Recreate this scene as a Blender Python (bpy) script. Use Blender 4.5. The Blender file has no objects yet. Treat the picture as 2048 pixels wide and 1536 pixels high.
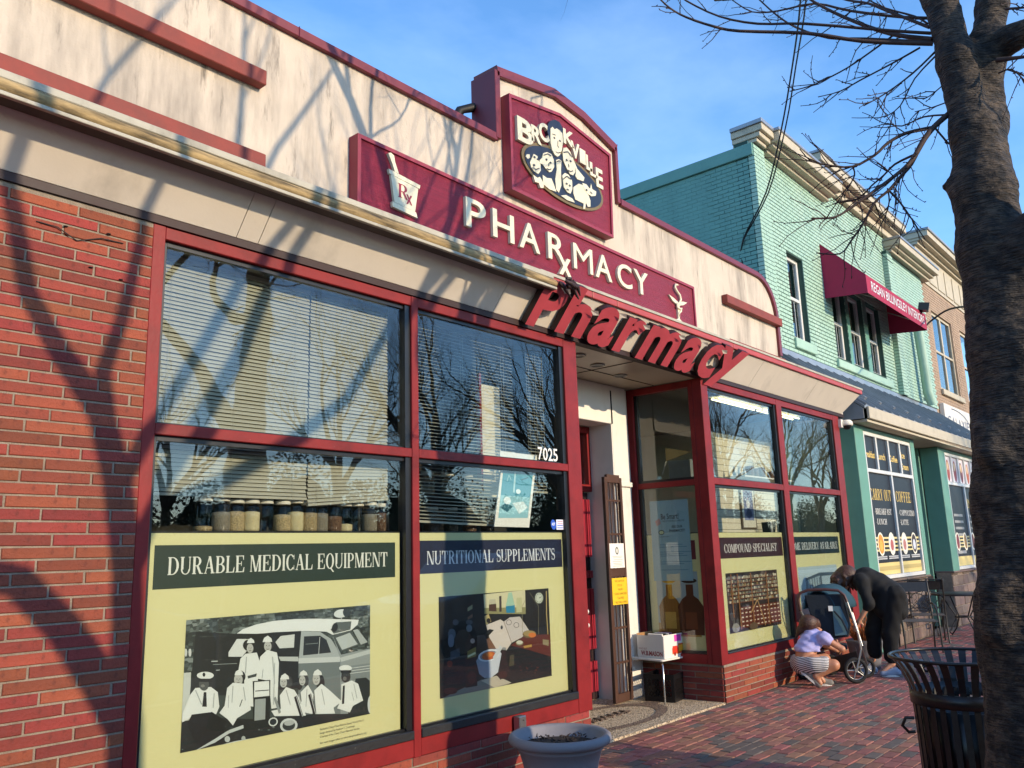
import bpy, bmesh, math, random
import numpy as np
from mathutils import Vector, Matrix
R = math.radians
sc = bpy.context.scene
COL = sc.collection

# ------------------------------------------------------------------ camera
CAM = np.array([0.0, -4.40, 1.60])
YAW, PITCH, ROLL, FPX = R(49.43), R(11.571), R(-1.786), 1669.2
_f = np.array([math.sin(YAW)*math.cos(PITCH), math.cos(YAW)*math.cos(PITCH), math.sin(PITCH)])
_r = np.cross(_f, [0, 0, 1]); _r /= np.linalg.norm(_r)
_u = np.cross(_r, _f)
CR = math.cos(ROLL)*_r + math.sin(ROLL)*_u
CU = -math.sin(ROLL)*_r + math.cos(ROLL)*_u
cd = bpy.data.cameras.new('camera'); cam = bpy.data.objects.new('camera', cd); COL.objects.link(cam)
m = Matrix.Identity(4)
for i in range(3):
    m[i][0], m[i][1], m[i][2], m[i][3] = CR[i], CU[i], -_f[i], CAM[i]
cam.matrix_world = m
cd.sensor_fit = 'HORIZONTAL'; cd.sensor_width = 36.0; cd.lens = FPX/2048*36
cd.clip_start = 0.05; cd.clip_end = 3000
sc.camera = cam

# ------------------------------------------------------------------ sky, sun, exposure
SUN_EL, SUN_AZ = R(16.5), R(6.0)          # azimuth measured from -y towards +x
TO_SUN = Vector((math.sin(SUN_AZ)*math.cos(SUN_EL), -math.cos(SUN_AZ)*math.cos(SUN_EL), math.sin(SUN_EL)))
w = bpy.data.worlds.new('World'); sc.world = w; w.use_nodes = True
nt = w.node_tree; nt.nodes.clear()
sky = nt.nodes.new('ShaderNodeTexSky'); sky.sky_type = 'NISHITA'; sky.sun_disc = False
sky.sun_elevation = SUN_EL; sky.sun_rotation = math.pi - SUN_AZ
sky.air_density = 1.0; sky.dust_density = 0.2; sky.ozone_density = 4.0; sky.altitude = 100
# thin cirrus: a soft noise veil over the sky
tc = nt.nodes.new('ShaderNodeTexCoord'); mp = nt.nodes.new('ShaderNodeMapping')
mp.inputs['Scale'].default_value = (1.3, 3.2, 6.0); mp.inputs['Rotation'].default_value = (0.2, 0.3, 0.5)
cn = nt.nodes.new('ShaderNodeTexNoise'); cn.inputs['Scale'].default_value = 1.6; cn.inputs['Detail'].default_value = 7; cn.inputs['Roughness'].default_value = 0.55
cr = nt.nodes.new('ShaderNodeMapRange'); cr.inputs[1].default_value = 0.42; cr.inputs[2].default_value = 0.80; cr.inputs[3].default_value = 0.0; cr.inputs[4].default_value = 0.30
cm = nt.nodes.new('ShaderNodeMixRGB'); cm.inputs[2].default_value = (3.0, 4.2, 6.4, 1)
bg = nt.nodes.new('ShaderNodeBackground'); bg.inputs['Strength'].default_value = 0.15
wo = nt.nodes.new('ShaderNodeOutputWorld')
nt.links.new(tc.outputs['Generated'], mp.inputs['Vector']); nt.links.new(mp.outputs[0], cn.inputs['Vector'])
nt.links.new(cn.outputs['Fac'], cr.inputs[0]); nt.links.new(cr.outputs[0], cm.inputs[0])
hs = nt.nodes.new('ShaderNodeHueSaturation'); hs.inputs['Saturation'].default_value = 1.08; hs.inputs['Value'].default_value = 1.5
nt.links.new(sky.outputs[0], hs.inputs['Color']); nt.links.new(hs.outputs[0], cm.inputs[1]); nt.links.new(cm.outputs[0], bg.inputs['Color']); nt.links.new(bg.outputs[0], wo.inputs[0])
sd = bpy.data.lights.new('sun', 'SUN'); sun = bpy.data.objects.new('sun', sd); COL.objects.link(sun)
sd.energy = 2.7; sd.angle = R(0.53); sd.color = (1.0, 0.80, 0.55)
sun.rotation_euler = (-TO_SUN).to_track_quat('-Z', 'Y').to_euler(); sun.location = (0, -30, 30)
sc.view_settings.view_transform = 'Standard'; sc.view_settings.look = 'None'
sc.view_settings.gamma = 1.0; sc.view_settings.use_curve_mapping = False
sc.view_settings.exposure = 0.85
sc.cycles.max_bounces = 8; sc.cycles.transparent_max_bounces = 16

# ------------------------------------------------------------------ small helpers
def ray(px, py):
    return _f + (px-1024)/FPX*CR - (py-768)/FPX*CU
def aty(px, py, Y):                 # a point of the photo on a wall at depth Y
    d = ray(px, py); p = CAM + d*(Y-CAM[1])/d[1]; return Vector(p)
def atz(px, py, Z=0.0):
    d = ray(px, py); p = CAM + d*(Z-CAM[2])/d[2]; return Vector(p)
def atd(px, py, t):                 # at horizontal range t from the camera
    d = ray(px, py); return Vector(CAM + d*t/math.hypot(d[0], d[1]))
def lin(h):
    if isinstance(h, (tuple, list)): return tuple(h[:3])
    h = h.lstrip('#'); o = []
    for i in (0, 2, 4):
        c = int(h[i:i+2], 16)/255
        o.append(c/12.92 if c <= 0.04045 else ((c+0.055)/1.055)**2.4)
    return tuple(o)
def tag(o, label=None, cat=None, group=None, kind=None):
    if label: o['label'] = label
    if cat: o['category'] = cat
    if group: o['group'] = group
    if kind: o['kind'] = kind
    return o
def empty(name, loc=(0, 0, 0), label=None, cat=None, group=None):
    o = bpy.data.objects.new(name, None); COL.objects.link(o); o.location = loc; o.empty_display_size = 0.1
    return tag(o, label, cat, group)
bpy.context.view_layer.update()
def adopt(o, parent):
    if parent is not None:
        o.parent = parent
        pm = Matrix.Translation(parent.location) if parent.parent is None else Matrix.Translation(parent.parent.location) @ parent.matrix_parent_inverse @ parent.matrix_basis
        o.matrix_parent_inverse = pm.inverted()

class G:
    """collects faces in world coordinates and links them as ONE mesh object"""
    def __init__(s): s.v = []; s.f = []; s.m = []; s.s = []
    def add(s, vs, fs, m=0, smooth=False):
        b = len(s.v); s.v += [tuple(p) for p in vs]
        for f in fs: s.f.append([b+i for i in f]); s.m.append(m); s.s.append(smooth)
        return s
    def box(s, x0, x1, y0, y1, z0, z1, m=0):
        if x0 > x1: x0, x1 = x1, x0
        if y0 > y1: y0, y1 = y1, y0
        if z0 > z1: z0, z1 = z1, z0
        v = [(x0,y0,z0),(x1,y0,z0),(x1,y1,z0),(x0,y1,z0),(x0,y0,z1),(x1,y0,z1),(x1,y1,z1),(x0,y1,z1)]
        return s.add(v, [(0,3,2,1),(4,5,6,7),(0,1,5,4),(1,2,6,5),(2,3,7,6),(3,0,4,7)], m)
    def obox(s, c, ax, ay, az, m=0):
        c = Vector(c); ax = Vector(ax); ay = Vector(ay); az = Vector(az)
        v = [c+i*ax+j*ay+k*az for k in (-1,1) for i, j in ((-1,-1),(1,-1),(1,1),(-1,1))]
        return s.add(v, [(0,3,2,1),(4,5,6,7),(0,1,5,4),(1,2,6,5),(2,3,7,6),(3,0,4,7)], m)
    def prism(s, poly, axis, a, b, m=0):
        def mk(p, t): return {'x': (t, p[0], p[1]), 'y': (p[0], t, p[1]), 'z': (p[0], p[1], t)}[axis]
        n = len(poly); v = [mk(p, a) for p in poly]+[mk(p, b) for p in poly]
        f = [tuple(range(n-1, -1, -1)), tuple(range(n, 2*n))]
        f += [(i, (i+1) % n, n+(i+1) % n, n+i) for i in range(n)]
        return s.add(v, f, m)
    def tube(s, path, r, n=8, m=0, cap=True, smooth=True):
        P = [Vector(p) for p in path]; k = len(P)
        rs = r if isinstance(r, (list, tuple)) else [r]*k
        t0 = (P[1]-P[0]).normalized(); a = t0.orthogonal().normalized()
        v = []
        for i in range(k):
            t = (P[min(i+1, k-1)]-P[max(i-1, 0)]).normalized()
            a = (a-t*a.dot(t))
            a = a.normalized() if a.length > 1e-6 else t.orthogonal().normalized()
            b = t.cross(a)
            for j in range(n):
                q = 2*math.pi*j/n; v.append(P[i]+(a*math.cos(q)+b*math.sin(q))*rs[i])
        f = [(i*n+j, i*n+(j+1) % n, (i+1)*n+(j+1) % n, (i+1)*n+j) for i in range(k-1) for j in range(n)]
        s.add(v, f, m, smooth)
        if cap: s.add(v[:n], [tuple(range(n-1, -1, -1))], m); s.add(v[-n:], [tuple(range(n))], m)
        return s
    def lathe(s, prof, c=(0, 0, 0), n=24, m=0, smooth=True, a0=0, a1=2*math.pi):
        full = abs(a1-a0-2*math.pi) < 1e-6; k = n if full else n+1
        v = [(c[0]+r*math.cos(a0+(a1-a0)*j/n), c[1]+r*math.sin(a0+(a1-a0)*j/n), c[2]+z) for r, z in prof for j in range(k)]
        f = []
        for i in range(len(prof)-1):
            for j in range(n):
                j2 = (j+1) % k; f.append((i*k+j, i*k+j2, (i+1)*k+j2, (i+1)*k+j))
        return s.add(v, f, m, smooth)
    def build(s, name, mats, parent=None, **kw):
        me = bpy.data.meshes.new(name); me.from_pydata(s.v, [], s.f)
        for mt in (mats if isinstance(mats, (list, tuple)) else [mats]): me.materials.append(mt)
        me.polygons.foreach_set('material_index', s.m); me.polygons.foreach_set('use_smooth', s.s); me.update()
        o = bpy.data.objects.new(name, me); COL.objects.link(o); adopt(o, parent)
        return tag(o, **kw)
def bevel(o, w=0.006, seg=2):
    b = o.modifiers.new('bevel', 'BEVEL'); b.width = w; b.segments = seg; b.limit_method = 'ANGLE'; b.angle_limit = R(40); return o
def box(name, mat, x0, x1, y0, y1, z0, z1, parent=None, bev=0, **kw):
    o = G().box(x0, x1, y0, y1, z0, z1).build(name, mat, parent, **kw)
    if bev: bevel(o, bev)
    return o

# ------------------------------------------------------------------ materials
def mat(name, col, rough=0.6, var=0.12, scale=6.0, bump=0.0, bscale=60.0, metal=0.0, spec=0.5, stretch=(1, 1, 1), obj_random=0.0, coat=0.0, col2=None, detail=4, hue_random=0.0):
    mt = bpy.data.materials.new(name); mt.use_nodes = True; nt = mt.node_tree; N = nt.nodes; L = nt.links
    b = N['Principled BSDF']; b.inputs['Roughness'].default_value = rough; b.inputs['Metallic'].default_value = metal
    b.inputs['Specular IOR Level'].default_value = spec; b.inputs['Coat Weight'].default_value = coat
    c = lin(col); c2 = lin(col2) if col2 else tuple(min(1, x*(1+var)) for x in c)
    c1 = c if col2 else tuple(x*(1-var) for x in c)
    tc = N.new('ShaderNodeTexCoord'); mp = N.new('ShaderNodeMapping'); mp.inputs['Scale'].default_value = stretch
    L.new(tc.outputs['Object'], mp.inputs['Vector'])
    no = N.new('ShaderNodeTexNoise'); no.inputs['Scale'].default_value = scale; no.inputs['Detail'].default_value = detail; no.inputs['Roughness'].default_value = 0.6
    L.new(mp.outputs[0], no.inputs['Vector'])
    mr = N.new('ShaderNodeMapRange'); mr.inputs[1].default_value = 0.3; mr.inputs[2].default_value = 0.7
    L.new(no.outputs['Fac'], mr.inputs[0])
    mx = N.new('ShaderNodeMixRGB'); mx.inputs[1].default_value = (*c1, 1); mx.inputs[2].default_value = (*c2, 1)
    L.new(mr.outputs[0], mx.inputs[0]); out = mx.outputs[0]
    if obj_random or hue_random:
        oi = N.new('ShaderNodeObjectInfo'); hs = N.new('ShaderNodeHueSaturation')
        m1 = N.new('ShaderNodeMapRange'); m1.inputs[3].default_value = 1-obj_random; m1.inputs[4].default_value = 1+obj_random
        L.new(oi.outputs['Random'], m1.inputs[0]); L.new(m1.outputs[0], hs.inputs['Value'])
        if hue_random:
            wn = N.new('ShaderNodeTexWhiteNoise'); wn.noise_dimensions = '1D'; L.new(oi.outputs['Random'], wn.inputs['W'])
            m2 = N.new('ShaderNodeMapRange'); m2.inputs[3].default_value = 0.5-hue_random; m2.inputs[4].default_value = 0.5+hue_random
            L.new(wn.outputs['Value'], m2.inputs[0]); L.new(m2.outputs[0], hs.inputs['Hue'])
        L.new(out, hs.inputs['Color']); out = hs.outputs[0]
    L.new(out, b.inputs['Base Color'])
    # slight gloss variation keeps paint from looking like plastic
    rr = N.new('ShaderNodeMapRange'); rr.inputs[3].default_value = max(0, rough-0.08); rr.inputs[4].default_value = min(1, rough+0.08)
    L.new(no.outputs['Fac'], rr.inputs[0]); L.new(rr.outputs[0], b.inputs['Roughness'])
    if bump:
        n2 = N.new('ShaderNodeTexNoise'); n2.inputs['Scale'].default_value = bscale; n2.inputs['Detail'].default_value = 6
        L.new(mp.outputs[0], n2.inputs['Vector'])
        bp = N.new('ShaderNodeBump'); bp.inputs['Strength'].default_value = bump; bp.inputs['Distance'].default_value = 0.01
        L.new(n2.outputs['Fac'], bp.inputs['Height']); L.new(bp.outputs[0], b.inputs['Normal'])
    mt['out'] = 0
    return mt
def overlay(mt, col, scale, stretch, lo, hi, amount, seed=0.0, detail=5):
    """stains and wear: blend another colour in by a second noise"""
    nt = mt.node_tree; N = nt.nodes; L = nt.links; b = N['Principled BSDF']
    src = b.inputs['Base Color'].links[0].from_socket
    tc = N.new('ShaderNodeTexCoord'); mp = N.new('ShaderNodeMapping'); mp.inputs['Scale'].default_value = stretch; mp.inputs['Location'].default_value = (seed, seed*1.7, seed*.6)
    no = N.new('ShaderNodeTexNoise'); no.inputs['Scale'].default_value = scale; no.inputs['Detail'].default_value = detail; no.inputs['Roughness'].default_value = 0.65
    mr = N.new('ShaderNodeMapRange'); mr.inputs[1].default_value = lo; mr.inputs[2].default_value = hi; mr.inputs[4].default_value = amount
    mx = N.new('ShaderNodeMixRGB'); mx.inputs[2].default_value = (*lin(col), 1)
    L.new(tc.outputs['Object'], mp.inputs['Vector']); L.new(mp.outputs[0], no.inputs['Vector']); L.new(no.outputs['Fac'], mr.inputs[0])
    L.new(mr.outputs[0], mx.inputs[0]); L.new(src, mx.inputs[1]); L.new(mx.outputs[0], b.inputs['Base Color'])
    return mt
def glass(name, gain=2.2, tint=(0.97, 0.98, 0.97), wavy=0.0):
    mt = bpy.data.materials.new(name); mt.use_nodes = True; nt = mt.node_tree; N = nt.nodes; L = nt.links; N.clear()
    o = N.new('ShaderNodeOutputMaterial'); mx = N.new('ShaderNodeMixShader'); tr = N.new('ShaderNodeBsdfTransparent'); gl = N.new('ShaderNodeBsdfGlossy')
    tr.inputs[0].default_value = (*tint, 1); gl.inputs['Roughness'].default_value = 0.0
    fr = N.new('ShaderNodeFresnel'); ge = N.new('ShaderNodeNewGeometry'); im = N.new('ShaderNodeMapRange'); im.inputs[3].default_value = 1.5; im.inputs[4].default_value = 1/1.5
    L.new(ge.outputs['Backfacing'], im.inputs[0]); L.new(im.outputs[0], fr.inputs['IOR'])
    ml = N.new('ShaderNodeMath'); ml.operation = 'MULTIPLY'; ml.inputs[1].default_value = gain; ml.use_clamp = True
    L.new(fr.outputs[0], ml.inputs[0]); L.new(ml.outputs[0], mx.inputs[0]); L.new(tr.outputs[0], mx.inputs[1]); L.new(gl.outputs[0], mx.inputs[2]); L.new(mx.outputs[0], o.inputs[0])
    if wavy:
        tc = N.new('ShaderNodeTexCoord'); no = N.new('ShaderNodeTexNoise'); no.inputs['Scale'].default_value = 2.6; no.inputs['Detail'].default_value = 2
        bp = N.new('ShaderNodeBump'); bp.inputs['Strength'].default_value = wavy; bp.inputs['Distance'].default_value = 0.01
        L.new(tc.outputs['Object'], no.inputs['Vector']); L.new(no.outputs['Fac'], bp.inputs['Height']); L.new(bp.outputs[0], gl.inputs['Normal'])
    return mt
def emit(name, col, strength):
    mt = bpy.data.materials.new(name); mt.use_nodes = True; N = mt.node_tree.nodes; b = N['Principled BSDF']
    b.inputs['Base Color'].default_value = (*lin(col), 1); b.inputs['Emission Color'].default_value = (*lin(col), 1); b.inputs['Emission Strength'].default_value = strength
    return mt

M = {}
M['brick'] = overlay(overlay(mat('red_roman_brick', '#823a28', 0.8, 0.2, 7, 0.5, 70, obj_random=0.3, hue_random=0.014), '#4a1d14', 26, (1, 1, 1), 0.56, 0.74, 0.65), '#a8887a', 18, (1, 1, 2), 0.70, 0.80, 0.45, 6.0)
M['mortar'] = overlay(mat('grey_mortar', '#8e8070', 0.95, 0.22, 14, 0.8, 120), '#5a4c40', 3, (1, 1, 1), 0.5, 0.75, 0.6)
M['stucco'] = overlay(overlay(mat('cream_stucco', '#c4b6a5', 0.9, 0.08, 1.5, 0.35, 70), '#6b655e', 1.0, (2.6, 2.6, 0.5), 0.46, 0.76, 0.9, 3.1), '#3a3733', 1.0, (10.0, 10.0, 1.6), 0.60, 0.76, 0.8, 8.3)
M['fascia'] = overlay(mat('cream_fascia_panel', '#d2c7b7', 0.6, 0.04, 3, 0.05), '#8b8378', 1.0, (2.5, 2.5, 0.8), 0.55, 0.85, 0.6, 5.0)
M['red'] = overlay(mat('red_frame_paint', '#7f1d1d', 0.5, 0.14, 5, 0.12, 40, spec=.3), '#481010', 2.4, (1, 1, 1), 0.5, 0.8, 0.7)
M['red'] = overlay(M['red'], '#b58a80', 45, (1, 1, .6), 0.70, 0.78, 0.5, 2.0)
M['redband'] = overlay(mat('faded_red_band', '#a8403c', 0.5, 0.12, 4, 0.08, 30), '#71211f', 3, (1, 1, 1), 0.55, 0.8, 0.5)
M['maroon'] = mat('maroon_coping', '#6e1f29', 0.45, 0.14, 3, 0.05)
M['strip'] = mat('rust_red_strip', '#7d3329', 0.7, 0.2, 5, 0.2)
M['sign'] = overlay(mat('carved_maroon_sign', '#8c1f38', 0.5, 0.14, 3, 0.9, 40, stretch=(1, 1, 22)), '#4e0f1e', 6, (0.6, 1, 14), 0.5, 0.75, 0.5)
M['signedge'] = mat('maroon_sign_edge', '#8a2035', 0.5, 0.12, 4, 0.05)
M['cream'] = mat('cream_letter_paint', '#d8cfb2', 0.5, 0.05, 10)
M['navy'] = mat('dark_navy_paint', '#171b2b', 0.4, 0.1)
M['gold'] = mat('dull_gold_paint', '#6f5c33', 0.5, 0.1)
M['letter_red'] = overlay(mat('aged_red_letter_face', '#b0434c', 0.5, 0.12, 4, 0.25, 9), '#7d2224', 7, (1, 1, 1), 0.6, 0.8, 0.5)
M['letter_side'] = mat('dark_letter_return', '#2a1214', 0.6, 0.2)
M['peel'] = mat('peeled_white_layer', '#d8cfc4', 0.7, 0.1)
M['cassette'] = overlay(mat('tan_awning_roll', '#a88e62', 0.9, 0.14, 8, 0.3), '#1d1a16', 2.0, (1.2, 9, 9), 0.42, 0.66, 0.9, 2.2)
M['flash'] = overlay(mat('white_flashing', '#aba595', 0.7, 0.1), '#5b564c', 3, (1.5, 1, 1), .5, .75, .6)
M['soffit'] = overlay(mat('soffit_board', '#b5a893', 0.35, 0.06, 2), '#7d7364', 1.5, (1, 1, 1), 0.5, 0.8, 0.5)
M['black'] = mat('black_gasket', '#17171a', 0.35, 0.2)
M['sill'] = overlay(mat('black_sill', '#1b1c1e', 0.5, 0.2, 12, 0.2), '#80807a', 40, (1, 1, 1), 0.66, 0.75, 0.8)
M['glass'] = glass('shop_glass', 1.2, (0.90, 0.92, 0.90), wavy=0.03)
M['glass2'] = glass('upstairs_glass', 1.2, wavy=0.05)
M['jarglass'] = glass('jar_glass', 0.8, (0.95, 0.96, 0.95))
M['blind'] = mat('cream_blind_slat', '#aaa695', 0.5, 0.05)
M['white'] = mat('white_paint', '#dcd6ca', 0.6, 0.05, 4, 0.05)
M['whitewall'] = overlay(mat('white_entrance_wall', '#ddd6cb', 0.75, 0.04, 3, 0.15), '#a89f92', 2, (2, 2, .7), 0.55, 0.85, 0.5)
M['paper'] = mat('white_paper', '#e8e4da', 0.6, 0.03)
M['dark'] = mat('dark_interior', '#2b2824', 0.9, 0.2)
M['ceil'] = mat('interior_ceiling', '#8c887e', 0.9, 0.05)
M['slatwall'] = mat('cream_slatwall', '#d9d2bd', 0.55, 0.04)
M['groove'] = mat('slatwall_groove', '#3c3a33', 0.8, 0.1)
M['tube'] = emit('fluorescent_tube', '#fff6bd', 2.6)
M['brown'] = mat('brown_gate_metal', '#4a2f22', 0.5, 0.15)
M['door'] = mat('door_red', '#9c2433', 0.4, 0.1)
M['chrome'] = mat('chrome_leg', '#c9c6c0', 0.22, 0.05, metal=1.0)
M['alu'] = mat('grey_aluminium', '#9a9a98', 0.35, 0.05, metal=0.9)
M['plasticblack'] = mat('black_plastic', '#101012', 0.35, 0.15)
M['card'] = mat('white_carton', '#ddd7cc', 0.75, 0.03)
M['kraft'] = mat('brown_card_inside', '#a0764a', 0.85, 0.08)
M['cord'] = mat('black_cable', '#0e0e10', 0.6, 0.1)
def print_mat():
    mt = bpy.data.materials.new('flat_print'); mt.use_nodes = True; N = mt.node_tree.nodes; L = mt.node_tree.links
    b = N['Principled BSDF']; a = N.new('ShaderNodeAttribute'); a.attribute_name = 'ink'
    b.inputs['Roughness'].default_value = 0.5; L.new(a.outputs['Color'], b.inputs['Base Color']); return mt
M['print'] = print_mat()
# ------------------------------------------------------------------ lettering
_tc = {}
def bfont(s, bold=0.0, shear=0.0, spacing=1.0, ext=0.0, bev=0.0):
    """built-in sans letters as (verts, faces) scaled to their bounding box 0..1"""
    k = (s, bold, shear, spacing, ext, bev)
    if k in _tc: return _tc[k]
    cu = bpy.data.curves.new('lettering', 'FONT'); cu.body = s; cu.offset = bold; cu.shear = shear; cu.space_character = spacing
    cu.extrude = ext; cu.bevel_depth = bev; cu.resolution_u = 4
    o = bpy.data.objects.new('lettering', cu); COL.objects.link(o)
    bpy.context.view_layer.update()
    me = o.evaluated_get(bpy.context.evaluated_depsgraph_get()).to_mesh()
    V = np.array([v.co[:] for v in me.vertices]); F = [tuple(p.vertices) for p in me.polygons]
    bpy.data.objects.remove(o); bpy.data.curves.remove(cu)
    lo = V.min(0); hi = V.max(0)
    W = V.copy(); W[:, 0] = (V[:, 0]-lo[0])/(hi[0]-lo[0]); W[:, 1] = (V[:, 1]-lo[1])/(hi[1]-lo[1])
    _tc[k] = (W, F, (hi[0]-lo[0])/(hi[1]-lo[1])); return _tc[k]
def _q(x0, x1, y0, y1): return [(x0, y0), (x1, y0), (x1, y1), (x0, y1)]
def serif(ch):
    """bold book-face capitals from stems, bowls and slab serifs; returns (polygons, width)"""
    T, t, s, h = 0.155, 0.05, 0.055, 0.045
    P = []
    def stem(x, w=T, y0=0, y1=1, a=1, b=1):
        P.append(_q(x, x+w, y0, y1))
        if a: P.append(_q(x-s, x+w+s, y0, y0+h))
        if b: P.append(_q(x-s, x+w+s, y1-h, y1))
    def ring(cx, cy, rx, ry, a0, a1, T=T, t=t, n=18):
        for i in range(n):
            q = [R(a0+(a1-a0)*(i+k)/n) for k in (0, 1)]
            o = [(cx+rx*math.cos(z), cy+ry*math.sin(z)) for z in q]; e = [(cx+(rx-T)*math.cos(z), cy+(ry-t)*math.sin(z)) for z in q]
            P.append([o[0], o[1], e[1], e[0]])
    def diag(xa, ya, xb, yb, w): P.append([(xa, ya), (xa+w, ya), (xb+w, yb), (xb, yb)])
    if ch == ' ': return [], 0.28
    if ch == 'A':
        diag(.06, 0, .33, 1, t+.01); diag(.53, 0, .30, 1, T); P.append(_q(.17, .58, .3, .3+t)); P.append(_q(0, .2, 0, h)); P.append(_q(.47, .75, 0, h)); return P, .75
    if ch == 'B': stem(s); ring(.30, .745, .30, .255, -90, 90); ring(.31, .265, .34, .265, -90, 90); P.extend([_q(.1, .3, 1-t, 1), _q(.1, .3, .48, .53), _q(.1, .3, 0, t)]); return P, .66
    if ch in 'CG':
        ring(.36, .5, .36, .51, 42, 318); P.append([(.6, .68), (.65, .68), (.65, 1), (.6, .92)])
        if ch == 'C': P.append([(.6, .08), (.65, .0), (.65, .3), (.62, .3)])
        else: P.append(_q(.5, .66, .05, .42)); P.append(_q(.44, .72, .4, .445))
        return P, .7
    if ch == 'D': stem(s); ring(.3, .5, .42, .5, -90, 90); P.extend([_q(.1, .3, 1-t, 1), _q(.1, .3, 0, t)]); return P, .75
    if ch in 'EF':
        stem(s); P.append(_q(.1, .6, 1-t, 1)); P.append([(.56, .74), (.6, .74), (.6, 1), (.52, 1-t)]); P.append(_q(.2, .42, .49, .49+t)); P.append(_q(.4, .45, .38, .65))
        if ch == 'E': P.append(_q(.1, .63, 0, t)); P.append([(.53, t), (.63, 0), (.65, .3), (.61, .3)])
        return P, .67
    if ch == 'H': stem(s); stem(.53); P.append(_q(.2, .55, .49, .49+t)); return P, .74
    if ch == 'I': stem(s); return P, .27
    if ch == 'K': stem(s); diag(.2, .42, .52, 1, t+.02); diag(.5, 0, .3, .62, T); P.append(_q(.42, .68, 1-h, 1)); P.append(_q(.44, .74, 0, h)); return P, .74
    if ch == 'L': stem(s); P.append(_q(.1, .6, 0, t)); P.append([(.5, t), (.6, 0), (.63, .32), (.59, .32)]); return P, .64
    if ch == 'M': stem(.05, t+.01); diag(.36, 0, .07, 1, T-.02); diag(.42, 0, .66, 1, t+.02); stem(.66); return P, .88
    if ch == 'N': stem(.05, t+.01, b=0); diag(.52, 0, .07, 1, T); stem(.64, t+.01, a=0); P.append(_q(0, .2, 1-h, 1)); return P, .76
    if ch in 'OQ':
        ring(.36, .5, .36, .515, 0, 360, n=30)
        if ch == 'Q': P.append([(.36, .06), (.44, .1), (.74, -.22), (.6, -.22)])
        return P, .74
    if ch in 'PR':
        stem(s); ring(.29, .725, .31, .275, -90, 90); P.extend([_q(.1, .3, 1-t, 1), _q(.1, .3, .45, .5)])
        if ch == 'R': diag(.5, 0, .27, .47, T); P.append(_q(.5, .75, 0, h))
        return P, (.64 if ch == 'P' else .74)
    if ch == 'S':
        pts = []
        for i in range(25):
            u = i/24
            if u < .5: a = R(40+250*(u*2)); pts.append((.27+.2*math.cos(a), .74+.235*math.sin(a)))
            else: a = R(110-250*((u-.5)*2)); pts.append((.27+.215*math.cos(a), .265+.235*math.sin(a)))
        for i in range(24):
            u = i/23; ww = .03+.06*math.exp(-((u-.5)/.22)**2)
            (x0, y0), (x1, y1) = pts[i], pts[i+1]; dx, dy = x1-x0, y1-y0; l = math.hypot(dx, dy) or 1
            nx, ny = -dy/l*ww, dx/l*ww
            P.append([(x0-nx, y0-ny), (x1-nx, y1-ny), (x1+nx, y1+ny), (x0+nx, y0+ny)])
        P.append(_q(.43, .47, .68, 1)); P.append(_q(.04, .08, 0, .32)); return P, .53
    if ch == 'T': stem(.26, b=0); P.append(_q(0, .67, 1-t, 1)); P.append([(0, 1), (0, .7), (.04, .7), (.12, 1)]); P.append([(.67, 1), (.67, .7), (.63, .7), (.55, 1)]); return P, .68
    if ch == 'U': stem(s, a=0, y0=.28); stem(.6, t+.01, a=0, y0=.28); ring(.355, .3, .305, .31, 180, 360, T=.1); return P, .74
    if ch == 'V': diag(.28, 0, .05, 1, T); diag(.36, 0, .62, 1, t+.02); P.append(_q(0, .28, 1-h, 1)); P.append(_q(.54, .76, 1-h, 1)); return P, .74
    if ch == 'Y': diag(.27, .45, .05, 1, T); diag(.37, .45, .62, 1, t+.02); stem(.27, y1=.48, b=0); P.append(_q(0, .26, 1-h, 1)); P.append(_q(.53, .75, 1-h, 1)); return P, .74
    if ch == '-': return [_q(.05, .3, .35, .42)], .36
    return [_q(.05, .2, 0, .15)], .28

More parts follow.
